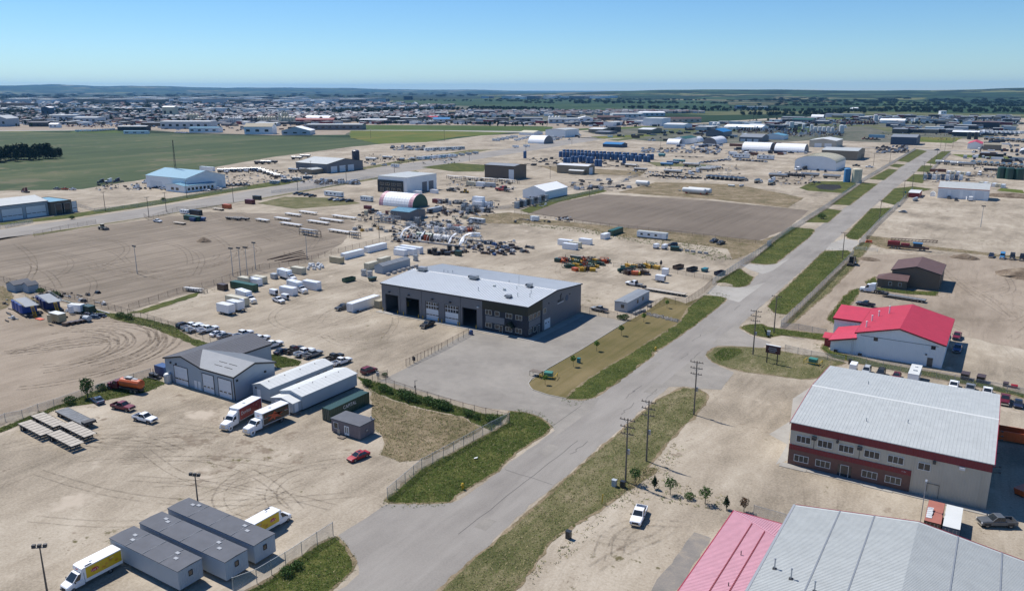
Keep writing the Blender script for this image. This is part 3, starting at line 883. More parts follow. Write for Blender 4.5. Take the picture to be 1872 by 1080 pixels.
simple('blue_tank',44,88,136,.85,rough=.45,var=.1,scale=.3)
simple('blue_tank_light',44,92,140,.75,rough=.45,var=.1,scale=.3)
simple('tank_blue',34,78,168,.75,rough=.45,var=.1,scale=.3,dirt=.1)
simple('tank_navy',24,44,112,.75,rough=.45,var=.12,scale=.3,dirt=.1)
simple('tank_white',226,228,226,.75,rough=.4,var=.05,scale=.3,dirt=.06)
simple('tank_cream',222,214,186,.75,rough=.5,var=.06,scale=.3)
simple('hot_orange',220,90,50,.75,rough=.6,var=.1)
simple('safety_yellow',220,180,30,.75,rough=.5,var=.06)
simple('utility_green',70,140,124,.75,rough=.5,var=.08)
simple('panel_grey',168,172,176,.75,rough=.6,var=.05)
simple('scrap',84,66,58,.6,rough=.8,var=.5,scale=1.2)
simple('pvc_white',206,210,214,.7,rough=.5,var=.06)
# ------------------------------------------------------------------ building helpers
def wall_holes(mb,o,ux,length,height,holes,t=0.2,m=0,nrm=None):
 """a wall from o along ux (2-D unit), thickness t towards nrm, with rectangular openings (a0, a1, z0, z1)"""
 ux=Vector((ux[0],ux[1]))
 nrm=Vector(nrm)
 xs=sorted({0.0,length,*[h[0]for h in holes],*[h[1]for h in holes]})
 zs=sorted({0.0,height,*[h[2]for h in holes],*[h[3]for h in holes]})
 for i in range(len(xs)-1):
  z=0
  while z<len(zs)-1:
   xm=(xs[i]+xs[i+1])/2
   solid=lambda k:not any(h[0]<xm<h[1]and h[2]<(zs[k]+zs[k+1])/2<h[3]for h in holes)
   if not solid(z):
    z+=1
    continue
   e=z
   while e+1<len(zs)-1 and solid(e+1):
    e+=1
   a=Vector(o)+ux*xs[i]
   b=Vector(o)+ux*xs[i+1]
   pts=[a,b,b+nrm*t,a+nrm*t]
   mb.add([(q.x,q.y,zs[z])for q in pts]+[(q.x,q.y,zs[e+1])for q in pts],[(0,3,2,1),(4,5,6,7),(0,1,5,4),(1,2,6,5),(2,3,7,6),(3,0,4,7)],m)
   z=e+1
class Face:
 """a wall face to hang things on: origin, along direction, outward direction"""
 def __init__(s,root,o,u,n):
  s.root,s.o,s.u,s.n=root,Vector((o[0],o[1],0)),Vector((u[0],u[1],0)),Vector((n[0],n[1],0))
 def slab(s,mb,a0,a1,z0,z1,d0,d1,m=0):
  c=[]
  for z in(z0,z1):
   for(a,d)in((a0,d0),(a1,d0),(a1,d1),(a0,d1)):
    q=s.o+s.u*a+s.n*d
    c.append((q.x,q.y,z))
  mb.add(c,[(0,3,2,1),(4,5,6,7),(0,1,5,4),(1,2,6,5),(2,3,7,6),(3,0,4,7)],m)
 def window(s,a,z,w,h,n=2,frame='window_frame',fw=0.09,label=None):
  mb=MB()
  s.slab(mb,a-fw,a+w+fw,z-fw,z,0.0,0.09)
  s.slab(mb,a-fw,a+w+fw,z+h,z+h+fw,0.0,0.09)
  s.slab(mb,a-fw,a,z,z+h,0.0,0.09)
  s.slab(mb,a+w,a+w+fw,z,z+h,0.0,0.09)
  for i in range(1,n):
   c=a+w*i/n
   s.slab(mb,c-fw*.4,c+fw*.4,z,z+h,0.0,0.08)
  f=mb.build('window',[frame],s.root)
  for i in range(n):
   g=MB()
   s.slab(g,a+w*i/n+(fw*.4 if i else 0),a+w*(i+1)/n-(fw*.4 if i<n-1 else 0),z,z+h,0.0,0.03)
   g.build('pane',['window_glass'],f)
  return f
 def door(s,a,w,h,material='door_white',z=0.02,frame='trim_white',glass=False,name='door'):
  mb=MB()
  s.slab(mb,a,a+w,z,z+h,0.0,0.06)
  d=mb.build(name,[material],s.root)
  mb=MB()
  s.slab(mb,a-.08,a,z,z+h+.08,0,.09)
  s.slab(mb,a+w,a+w+.08,z,z+h+.08,0,.09)
  s.slab(mb,a,a+w,z+h,z+h+.08,0,.09)
  mb.build('frame',[frame],d)
  if glass:
   g=MB()
   s.slab(g,a+.15,a+w-.15,z+h*.25,z+h-.2,.06,.07)
   g.build('pane',['window_glass'],d)
  return d
 def overhead(s,a,w,h,material='door_white',rows=4,panes=4,pane_row=1,frame='trim_dark',glass_rows=None,d=0.0,pane_h=.32):
  """sectional door: each section its own strip with a joint, a row of small lights"""
  mb=MB()
  rh=h/rows
  for r in range(rows):
   s.slab(mb,a,a+w,.02+r*rh,.02+(r+1)*rh-.03,d,d+.06)
  o=mb.build('overhead_door',[material],s.root)
  if glass_rows:
   for r in glass_rows:
    for i in range(5):
     g=MB()
     s.slab(g,a+w*i/5+.08,a+w*(i+1)/5-.08,r*rh+.12,(r+1)*rh-.1,d+.06,d+.075)
     g.build('pane',['window_glass'],o)
  if panes:
   for i in range(panes):
    g=MB()
    c=a+w*(i+.5)/panes
    s.slab(g,c-w*.11,c+w*.11,pane_row*rh+rh*.35,pane_row*rh+rh*.35+pane_h,d+.06,d+.075)
    g.build('pane',['window_glass'],o)
  if frame:
   mb=MB()
   s.slab(mb,a-.14,a,0,h+.14,0,.1)
   s.slab(mb,a+w,a+w+.14,0,h+.14,0,.1)
   s.slab(mb,a,a+w,h+.03,h+.14,0,.1)
   mb.build('frame',[frame],o)
  return o
def gable_roof(root,x0,x1,y0,y1,eave,ridge,axis,material,ov=0.35,th=0.16,rib=None,ribmat=None,mid=None,name='roof',rib_h=0.05,rib_w=0.07,trim=None,cap=None):
 """two pitched slabs (local metres); ribs run down the slope as real raised seams"""
 mb=MB()
 ribs=MB()
 if axis=='x':
  a0,a1,b0,b1=x0-ov,x1+ov,y0,y1
 else:
  a0,a1,b0,b1=y0-ov,y1+ov,x0,x1
 m=mid if mid is not None else(b0+b1)/2
 for(e,sgn)in((b0,-1),(b1,1)):
  run=abs(m-e)
  sl=(ridge-eave)/run
  eo=e+sgn*ov
  ez=eave-sl*ov
  prof=[(eo,ez),(m,ridge),(m,ridge+th),(eo,ez+th)]
  if axis=='x':
   mb.prism(prof,'x',a0,a1)
  else:
   mb.prism(prof,'y',a0,a1)
  if rib:
   k=int((a1-a0)/rib)
   for i in range(k+1):
    t=a0+0.02+(a1-a0-.04-rib_w)*i/k
    pr=[(eo,ez+th),(m,ridge+th),(m,ridge+th+rib_h),(eo,ez+th+rib_h)]
    ribs.prism(pr,axis,t,t+rib_w)
 r=mb.build(name,[material],root)
 if rib:
  o=ribs.build('roof_seams',[ribmat or material],r)
  o['kind']='stuff'
 if cap:
  c=MB()
  c.prism([(m-.35,ridge+th-.02),(m,ridge+th+.10),(m+.35,ridge+th-.02)],axis,a0-.02,a1+.02)
  c.build('ridge_cap',[cap],r)
 if trim:
  t=MB()
  for(e,sgn)in((b0,-1),(b1,1)):
   sl=(ridge-eave)/abs(m-e)
   eo,ez=e+sgn*(ov+.004),eave-sl*(ov+.004)
   t.prism([(eo,ez-.22),(eo+sgn*.05,ez-.22),(eo+sgn*.05,ez+th+.03),(eo,ez+th+.03)],axis,a0,a1)
   for aa in((a0-.06,a0-.003),(a1+.003,a1+.06)):
    t.prism([(eo,ez-.2),(m,ridge-.2),(m,ridge+th+.04),(eo,ez+th+.04)],axis,*aa)
  t.build('roof_trim',[trim],r)
 return r
def shell(root,x0,x1,y0,y1,eave,ridge,axis,material,mid=None,name='wall'):
 mb=MB()
 e=eave-.01
 rd=ridge-.01
 if axis=='x':
  m=mid if mid is not None else(y0+y1)/2
  mb.prism([(y0,0),(y1,0),(y1,e),(m,rd),(y0,e)],'x',x0,x1)
 else:
  m=mid if mid is not None else(x0+x1)/2
  mb.prism([(x0,0),(x1,0),(x1,e),(m,rd),(x0,e)],'y',y0,y1)
 return mb.build(name,[material],root)
def gable_building(name,label,cat,x0,x1,y0,y1,eave,ridge,axis='x',wall='clad_pale',roof='roof_pale',trim=None,ov=.35,rib=None,group=None,mid=None,rz=0.0,cap=None,base=None):
 """building on grid corners; returns root and its two camera-side faces (local frame centred on the footprint)"""
 cx,cy=(x0+x1)/2,(y0+y1)/2
 if mid is not None:
  mid-=cy if axis=='x' else cx
 r=thing(name,label,cat,(cx,cy,0),rz,group)
 w,d=(x1-x0)/2,(y1-y0)/2
 shell(r,-w,w,-d,d,eave,ridge,axis,wall,mid)
 gable_roof(r,-w,w,-d,d,eave,ridge,axis,roof,ov,rib=rib,mid=mid,trim=trim,cap=cap)
 s=Face(r,(-w,-d),(1,0),(0,-1))
 e=Face(r,(w,-d),(0,1),(1,0))
 return r,s,e
def flat_building(name,label,cat,x0,x1,y0,y1,h,wall='clad_pale',roof='roof_pale',parapet=.3,group=None):
 cx,cy=(x0+x1)/2,(y0+y1)/2
 r=thing(name,label,cat,(cx,cy,0),0,group)
 w,d=(x1-x0)/2,(y1-y0)/2
 MB().box(-w,w,-d,d,0,h-.02).build('wall',[wall],r)
 mb=MB().box(-w+.25,w-.25,-d+.25,d-.25,h-.02,h+.05)
 o=mb.build('roof',[roof],r)
 if parapet:
  mb=MB()
  for b in((-w-.04,w+.04,-d-.04,-d+.25),(-w-.04,w+.04,d-.25,d+.04),(-w-.04,-w+.25,-d+.25,d-.25),(w-.25,w+.04,-d+.25,d-.25)):
   mb.box(*b,h-.018,h+parapet)
  mb.build('parapet',[wall],r)
 return r,Face(r,(-w,-d),(1,0),(0,-1)),Face(r,(w,-d),(0,1),(1,0))
def vent_pipe(root,x,y,z,h=1.2,r=.14,material='galvanised',name='vent_pipe',hood=True):
 mb=MB().cyl((x,y,z-.3),(x,y,z+h),r,n=8)
 if hood:
  mb.cyl((x,y,z+h),(x,y,z+h+.18),r*1.7,r*1.3,n=8)
 return mb.build(name,[material],root)
 # ------------------------------------------------------------------ the big grey workshop in the middle
def workshop():
 ox,oy=-168.7,189.3
 L_,D_=55.5,33.4
 EV,RD=9.3,10.7
 r=thing('workshop','large grey metal clad workshop with five bay doors and dark brick office corner','workshop',(ox,oy,0))
 bays=[(-167.08,-161.95),(-158.5,-153.4),(-150.6,-145.65),(-143.15,-138.05),(-136.4,-131.35)]
 holes=[(a-ox,b-ox,0.0,5.85)for a,b in bays]
 XO=-129.15-ox # where the brick office begins
 mb=MB()
 wall_holes(mb,(0,0),(1,0),XO,EV,holes,.25,0,(0,1))
 mb.box(0,.25,.25,D_,0,EV)
 mb.box(.25,L_,D_-.25,D_,0,EV)
 mb.box(L_-.25,L_,8.2,D_-.25,0,EV)
 half=D_/2
 for xa in(0,L_-.25):
  mb.prism([(0 if xa==0 else 8.2,EV),(D_,EV),(half,RD),(8.2,EV+(RD-EV)*8.2/half)if xa else(0,EV+.01)],'x',xa,xa+.25)
 mb.build('wall',['clad_grey'],r)
 MB().box(.25,L_-.25,.25,D_-.25,0.0,.06).build('floor',['floor_slab'],r)
 gable_roof(r,0,L_,0,D_,EV,RD,'x','roof_galv',.3,.14,rib=.86,ribmat='roof_galv',trim='trim_dark',rib_h=.11,rib_w=.09,cap='trim_white')
 f=Face(r,(0,0),(1,0),(0,-1))
 # bays 3 and 4 are closed: white sectional doors with a glazed band
 for k in(2,3):
  a,b=bays[k]
  d=f.overhead(a-ox+.03,b-a-.06,5.8,rows=5,panes=4,pane_row=1,frame=None,glass_rows=(3,4),d=-.12)
 for k in range(5):
  a,b=bays[k]
  mb=MB()
  for s in(a-ox-.14,b-ox):
   f.slab(mb,s,s+.14,0,5.95,0,.05)
  f.slab(mb,a-ox,b-ox,5.85,5.97,0,.05)
  mb.build('bay_frame',['trim_dark'],r)
  # dark interior fittings seen through the open bays
 for k in(0,1,4):
  a,b=bays[k]
  MB().box(a-ox+1,a-ox+2.2,7,9,.06,1.6).build('workbench',['safety_yellow'],r)
  # office corner
 mb=MB()
 mb.box(XO,L_+.06,-.06,.3,0,6.55)
 mb.box(L_-.25,L_+.06,.3,8.2,0,6.55)
 mb.build('office_wall',['dark_brick'],r)
 fs=MB()
 fs.box(XO,L_+.1,-.1,.3,6.552,EV+.02)
 e8=EV+(RD-EV)*8.2/half
 fs.prism([(.3,6.552),(8.2,6.552),(8.2,e8),(.3,EV+.02)],'x',L_-.25,L_+.1)
 fs.build('fascia',['fascia_green'],r)
 g=Face(r,(0,-.06),(1,0),(0,-1))
 W=lambda a,z,w,h,n:g.window(a-ox,z,w,h,n)
 W(-127.9,5.15,2.1,1.3,2),W(-124.55,5.15,1.45,1.25,1),W(-120.75,5.1,2.1,1.3,2),W(-117.3,5.05,2.05,1.3,2)
 W(-127.9,1.15,2.1,1.3,2),W(-124.55,1.15,1.4,1.2,1),W(-120.75,1.05,2.1,1.25,2),W(-117.4,1.02,2.1,1.3,2)
 g.door(-123.0-ox,1.05,2.25,'trim_dark',frame='window_frame',glass=True)
 mb=MB()
 g.slab(mb,-127.9-ox,-121.2-ox,2.75,4.75,0,.12)
 mb.build('sign_band',['sign_panel_grey'],r)
 mb=MB()  # little pitched canopy over the entry
 for s in(-1,1):
  c=-118.9-ox
  mb.add([(c,-2.2,4.2),(c+s*1.5,-2.2,2.7),(c+s*1.5,-.06,2.7),(c,-.06,4.2),(c,-2.2,4.3),(c+s*1.5,-2.2,2.8),(c+s*1.5,-.06,2.8),(c,-.06,4.3)],[(0,3,2,1),(4,5,6,7),(0,1,5,4),(1,2,6,5),(2,3,7,6),(3,0,4,7)])
 mb.build('entry_canopy',['fascia_green'],r)
 e=Face(r,(L_+.06,0),(0,1),(1,0))
 for(a,w,n)in((.4,2.0,2),(3.0,1.55,1),(5.2,1.5,1)):
  e.window(a,5.15,w,1.45,n)
 e.window(.5,1.1,1.5,1.5,2),e.window(3.1,1.1,1.4,1.5,1)
 e.door(5.6,.95,2.4,'trim_dark')
 mb=MB()
 e.slab(mb,.35,6.9,2.9,4.85,0,.1)
 mb.build('sign_band',['sign_panel_grey'],r)
 e=Face(r,(L_,0),(0,1),(1,0))
 e.overhead(9.6,3.3,3.0,rows=4,panes=2,pane_row=2,frame='trim_white')
 e.window(8.9,5.2,1.5,1.5,2)
 for a in(12.2,25.6):
  mb=MB()
  e.slab(mb,a-.2,a+.2,7.55,7.95,0,.12)
  mb.build('wall_vent',['trim_dark'],r)
  # sign: bolt emblem, dark letters, white underline, round plate
 mb=MB()
 pts=[(20.1,9.2),(19.0,8.3),(19.7,8.2),(19.3,8.05),(19.45,7.4),(20.0,8.2),(19.55,8.4),(20.15,8.6)]
 mb.prism([(a,z)for a,z in pts],'x',L_+.002,L_+.09)
 mb.build('emblem',['ink_black'],r)
 lettering('sign_letters','SELECT',1.15,'ink_black',r,(L_+.03,19.5,6.95),(math.pi/2,0,math.pi/2),.03)
 mb=MB()
 e.slab(mb,17.6,21.5,6.2,6.42,0,.05)
 mb.build('sign_underline',['ink_white'],r)
 mb=MB().cyl((L_-.01,23.7,6.9),(L_+.06,23.7,6.9),.95,n=20)
 mb.build('round_sign',['trim_blue'],r)
 # eave lights and downpipes
 for a in(-165.3,-147.9,-141,-130.6,-157.3):
  mb=MB()
  f.slab(mb,a-ox-.35,a-ox+.35,6.7,7.0,0,.5)
  mb.build('wall_light',['trim_white' if a==-130.6 else 'trim_dark'],r)
 for a in(-152.3,-137.3,-161.1):
  mb=MB()
  f.slab(mb,a-ox-.07,a-ox+.07,0,9,0,.12)
  mb.build('downpipe',['clad_grey'],r)
  # roof plant
 rz=lambda y:EV+(RD-EV)*(1-abs(y-half)/half)+.14
 for(x,y,w,d,h)in((4.6,16.1,3.4,2.0,1.5),(26.1,15.6,3.2,2.0,1.4),(46.4,4.5,2.0,1.6,1.1),(46.9,15.8,2.0,1.6,1.3)):
  mb=MB()
  z=rz(y)-.1
  mb.box(x-w/2+.3,x+w/2-.3,y-d/2+.2,y+d/2-.2,z,z+.4,1)
  mb.taper((x-w/2,x+w/2-.6,y-d/2,y+d/2),(x-w/2+.1,x+w/2-.6,y-d/2,y+d/2),z+.35,z+h,0)
  mb.taper((x-w/2-.6,x-w/2,y-d/2+.1,y+d/2-.1),(x-w/2-.3,x-w/2+.05,y-d/2+.1,y+d/2-.1),z+.55,z+h-.1,1)
  mb.build('roof_unit',['steel','dark_steel'],r)
 for(x,y)in((12,17.8),(12.8,19),(14,20),(38,17.5),(44,12.5),(50,11),(51.6,7.6),(34,6),(48,6.5)):
  vent_pipe(r,x,y,rz(y),rnd.uniform(.5,1.1),.1)
 for x in(41,36):
  MB().cyl((x,12-(x-36)*.4,rz(12)-.2),(x,12-(x-36)*.4,rz(12)+.45),.5,n=12).build('roof_vent',['roof_pale'],r)
 MB().cyl((43.2,15,rz(15)-.1),(43.2,15,rz(15)+3.5),.05,n=6).build('aerial',['steel'],r)
 # apron kerb
 MB().box(-1,L_+1.5,-2.2,-.12,0.0,.12).build('apron',['concrete_flat'],r)
 return r
workshop()
BOLLARD=Kind('bollard','bollard',[('post',MB().cyl((0,0,-.1),(0,0,1.25),.11,n=8),['safety_yellow'],None)])
for i,x in enumerate((-167.6,-161.4,-159.0,-152.9,-151.1,-145.1,-143.7,-137.6,-136.9,-130.8)):
 BOLLARD.place((x,188.3),0,'yellow steel bollard guarding a bay door of the grey workshop','bollards along the workshop doors',detail=False,z=.1)
 # ------------------------------------------------------------------ three long grey cabins, lower left
def cabin(x0,x1,y0,y1,label,panels=()):
 r=thing('site_cabin',label,'cabin',((x0+x1)/2,(y0+y1)/2,0),0,'long grey cabins standing side by side')
 w,d=(x1-x0)/2,(y1-y0)/2
 MB().box(-w,w,-d,d,.55,3.55).build('wall',['clad_bluegrey'],r)
 mb=MB()
 for i in range(9):
  for s in(-1,1):
   mb.cbox(-w+.8+i*(2*w-1.6)/8,s*(d-.5),0,.5,.4,.56)
 mb.build('skid_blocks',['weathered_wood'],r)['kind']='stuff'
 MB().prism([(-d-.08,3.552),(d+.08,3.552),(d+.08,3.64),(0,3.74),(-d-.08,3.64)],'x',-w-.08,w+.08).build('roof',['roof_felt'],r)
 n=4
 for i in range(1,n):
  MB().box(-w+i*2*w/n-.03,-w+i*2*w/n+.03,-d,d,3.70,3.745).build('roof_seam',['roof_grey'],r)
 for(a,b)in panels:
  MB().box(-w+a,-w+a+.75,-d+b,-d+b+.5,3.66,3.80).build('roof_vent',['panel_grey'],r)
 e=Face(r,(w,-d),(0,1),(1,0))
 e.window(1.7,2.0,.55,.75,1,frame='trim_dark',fw=.06)
 return r
cabin(-109.7,-93.2,59.0,63.0,'nearest of three long grey cabins, with a white delivery van at its side',[(2.4,2.2),(3.3,1.2),(12.2,2.6),(13.2,1.6)])
cabin(-109.9,-89.4,64.1,68.1,'middle of three long grey cabins with light joints across its roof',[(2.4,2.6),(3.4,2.2),(15.2,2.6),(16.6,1.6)])
cabin(-110.1,-89.3,69.3,73.3,'farthest of three long grey cabins, backed by a yellow sided delivery van',[(2.4,2.5),(3.4,2.9),(14.9,2.7),(16.4,1.9)])
# ------------------------------------------------------------------ office with maroon bands, right
def maroon_office():
 x0,x1,y0,y1=-29.4,3.8,147.4,184.6
 EV,RD=8.6,10.0
 r=thing('office_building','two storey beige and brick office with maroon bands and wide pale metal roof','office building',(x0,y0,0))
 L_,D_=x1-x0,y1-y0
 mid=18.4
 shell(r,0,L_,0,D_,EV,RD,'x','clad_beige',mid)
 f=Face(r,(0,0),(1,0),(0,-1))
 gable_roof(r,0,L_,0,D_,EV,RD,'x','roof_pale',.22,.14,rib=.6,ribmat='roof_pale',mid=mid,rib_h=.03,rib_w=.05,cap='roof_white')
 mb=MB()
 for xa in(-.30,L_+.22):
  for(e,sgn)in((0,-1),(D_,1)):
   mb.prism([(e+sgn*.26,EV-.35),(mid,RD-.3),(mid,RD+.2),(e+sgn*.26,EV+.16)],'x',xa,xa+.08)
 mb.build('roof_trim',['trim_red'],r)
 XB=-8.2-x0
 mb=MB()
 f.slab(mb,-.03,L_+.03,7.1,EV-.02,0,.1)
 mb.build('fascia',['trim_dark_red'],r)
 mb=MB()
 f.slab(mb,-.03,XB,0,3.2,0,.1)
 mb.build('brick_base',['brown_brick'],r)
 mb=MB()
 f.slab(mb,-.04,XB,3.2,4.2,0,.12)
 mb.build('band',['trim_dark_red'],r)
 g=Face(r,(0,-.1),(1,0),(0,-1))
 for a in(-28.2,-24.3,-20.55,-16.15,-12.2):
  f.window(a-x0,5.0,2.5,1.25,3,'trim_white',.1)
 f.window(-7.25-x0,4.9,1.85,1.2,2,'trim_white',.1)
 for a in(-28.25,-24.3,-16.15,-12.2):
  g.window(a-x0,1.05,2.5,1.2,3,'trim_white',.09)
 g.door(-19.85-x0,1.3,2.3,'window_glass',frame='trim_white',glass=False)
 mb=MB()
 g.slab(mb,-20.4-x0,-19.95-x0,.1,2.3,0,.04)
 g.slab(mb,-18.45-x0,-18.0-x0,.1,2.3,0,.04)
 mb.build('sidelight',['window_glass'],r)
 lettering('unit_number','11 301',.28,'ink_white',r,(-9.4-x0,-.13,3.75),(math.pi/2,0,0),.01)
 for a in(-25.0,-17.0):
  mb=MB()
  f.slab(mb,a-x0-.4,a-x0+.4,6.2,6.75,0,.7)
  mb.build('air_conditioner',['dark_steel'],r)
  mb=MB()
  f.slab(mb,a-x0-.03,a-x0+.03,4.3,6.2,0,.06)
  mb.build('drain_pipe',['dark_steel'],r)
 for a,m_,w in((-.55,'trim_white',.9),(-4.85,'dark_steel',.5),(-20.9,'dark_steel',.4)):
  mb=MB()
  f.slab(mb,a-x0-w/2,a-x0+w/2,6.55,7.0,.1,.55)
  mb.build('wall_light',[m_],r)
 mb=MB()
 f.slab(mb,XB+.05,XB+.2,0,7.1,0,.1)
 f.slab(mb,2.6-x0,2.75-x0,0,7.1,0,.1)
 mb.build('downpipe',['clad_beige'],r)
 pp=MB()
 pp.bar((-5.5-x0,-.12,2.6),(-5.5-x0,-.12,1.0),.06)
 pp.bar((-5.5-x0,-.12,2.6),(-3.6-x0,-.12,2.6),.06)
 pp.bar((-3.6-x0,-.12,2.6),(-3.6-x0,-.12,.1),.06)
 pp.build('gas_pipe',['dark_steel'],r)
 rz=lambda y:EV+(RD-EV)*(y/mid if y<mid else(D_-y)/(D_-mid))+.14
 for(x,y)in((9.4,27),(12.2,6.5),(19,9.2)):
  vent_pipe(r,x,y,rz(y),.7,.09,hood=False)
 for i,y in enumerate((2.5,5.0,22.5,20,18)):
  mb=MB().bar((L_,y,6),(L_+1.1,y,6.3),.09).cbox(L_+1.2,y,6.2,.4,.3,.2)
  mb.build('wall_light',['dark_steel'],r)
  # walk along the front, in slabs
 for i in range(7):
  mb=MB().box(-1.2+i*5.0,3.76+i*5.0,-1.7 if i%3 else-2.0,-.14,0,.1)
  mb.build('paving_slab',['concrete_flat'],r)
 return r
maroon_office()
# ------------------------------------------------------------------ building with pink and pale roofs, lower right corner
def pink_building():
 r=thing('warehouse','near warehouse with pale ribbed roof and faded pink hipped side roof','warehouse',(-31,121,0))
 X=lambda x:x+31
 Y=lambda y:y-121
 RX,RZ,EL,ER,EZ=-4.9,8.0,-22.4,12.5,5.55
 y0,y1=-62.0,0.0
 mb=MB()
 mb.prism([(X(EL)+.3,0),(X(ER)-.3,0),(X(ER)-.3,EZ-.03),(X(RX),RZ-.03),(X(EL)+.3,EZ-.03)],'y',y0,y1)
 mb.box(X(-30.8),X(EL)+.3,y0,Y(117.6),0,3.3)
 mb.build('wall',['clad_white'],r)
 rf,rb=MB(),MB()
 for e in(EL,ER):
  pr=[(X(e),EZ),(X(RX),RZ),(X(RX),RZ+.14),(X(e),EZ+.14)]
  rf.prism(pr,'y',y0-.2,y1+.2)
  k=int(62/.36)
  for i in range(k):
   t=y0+i*.36
   rb.prism([(X(e),EZ+.14),(X(RX),RZ+.14),(X(RX),RZ+.19),(X(e),EZ+.19)],'y',t,t+.045)
 o=rf.build('roof',['roof_pale'],r)
 rb.build('roof_seams',['roof_pale'],o)['kind']='stuff'
 for e,fr in((EL,.34),(EL,.62),(ER,.30),(ER,.62),(ER,.9)):
  xx=RX+(e-RX)*fr
  z=RZ+(EZ-RZ)*fr
  mb=MB().box(X(xx)-.1,X(xx)+.1,y0,y1+.15,z+.08,z+.22)
  mb.build('lap_joint',['roof_grey'],o)
 mb=MB().box(X(EL)-.3,X(EL)+.02,y0,y1+.2,EZ-.1,EZ+.2)
 mb.build('gutter',['panel_grey'],o)
 mb=MB()
 for e in(EL,ER):
  mb.prism([(X(e),EZ-.12),(X(RX),RZ-.12),(X(RX),RZ+.2),(X(e),EZ+.2)],'y',y1+.21,y1+.28)
 mb.build('rake_trim',['trim_red'],o)
 # pink lean-to with a hip at its far end
 EP,ZP,YP,YH=-31.2,3.4,118.0,110.4
 pr=MB()
 A_,B_,C_,D_=(X(EP),y0,ZP),(X(EL)-.42,y0,5.3),(X(EL)-.42,Y(YH),5.3),(X(EP),Y(YP),ZP)
 E_=(X(EL)-.42,Y(YP),ZP)
 pr.add([A_,B_,C_,D_,E_]+[(q[0],q[1],q[2]+.12)for q in(A_,B_,C_,D_,E_)],[(0,3,2,1),(3,4,2),(5,6,7,8),(8,7,9),(0,1,6,5),(3,0,5,8),(4,3,8,9),(1,2,7,6),(2,4,9,7)])
 p=pr.build('side_roof',['roof_pink'],r)
 rb=MB()
 y=y0
 while y<Y(YP)-.3:
  t=max(0.0,(y-Y(YH))/(YP-YH))
  xr=X(EL)-.42-(EL-.42-EP)*t
  zr=5.3-1.9*t
  rb.bar((X(EP),y,ZP+.13),(xr,y,zr+.13),.06,.07)
  y+=.36
 for i in range(1,22):
  t=i/22
  xx=X(EP)+(EL-.42-EP)*t
  rb.bar((xx,Y(YP),ZP+.13),(xx,Y(YP)-(YP-YH)*t,ZP+1.9*t+.13),.06,.07)
 rb.build('roof_seams',['roof_pink'],p)['kind']='stuff'
 for fr in(.48,.78):
  xx=EP+(EL-.42-EP)*fr
  z=ZP+1.9*fr
  yy=Y(YP)-(YP-YH)*fr-.4
  MB().box(X(xx)-.09,X(xx)+.09,y0,yy,z+.1,z+.22).build('lap_joint',['trim_dark_red'],p)
 mb=MB()
 mb.box(X(EP)-.14,X(EP)-.002,y0,Y(YP)+.14,ZP-.18,ZP+.16)
 mb.box(X(EP),X(EL)-.4,Y(YP)+.002,Y(YP)+.14,ZP-.18,ZP+.16)
 mb.build('gutter',['trim_red'],p)
 mb=MB().bar((X(EP),Y(YP),ZP+.16),(X(EL)-.42,Y(YH),5.46),.16,.08)
 mb.build('hip_cap',['roof_pink'],p)
 vent_pipe(r,X(-26.0),Y(104),4.6,.8,.07,'dark_steel',hood=False)
 vent_pipe(r,X(-25.2),Y(95.5),4.7,.7,.07,'dark_steel',hood=False)
 for(x,y)in((-20.6,101.2),(-18.0,99.4),(-14.6,97.4)):
  z=RZ+(EZ-RZ)*(RX-x)/(RX-EL)
  MB().cbox(X(x),Y(y),z,.5,.5,.28).build('flashing',['dark_steel'],r)
  vent_pipe(r,X(x),Y(y),z+.3,1.3,.09,'galvanised')
 return r
pink_building()
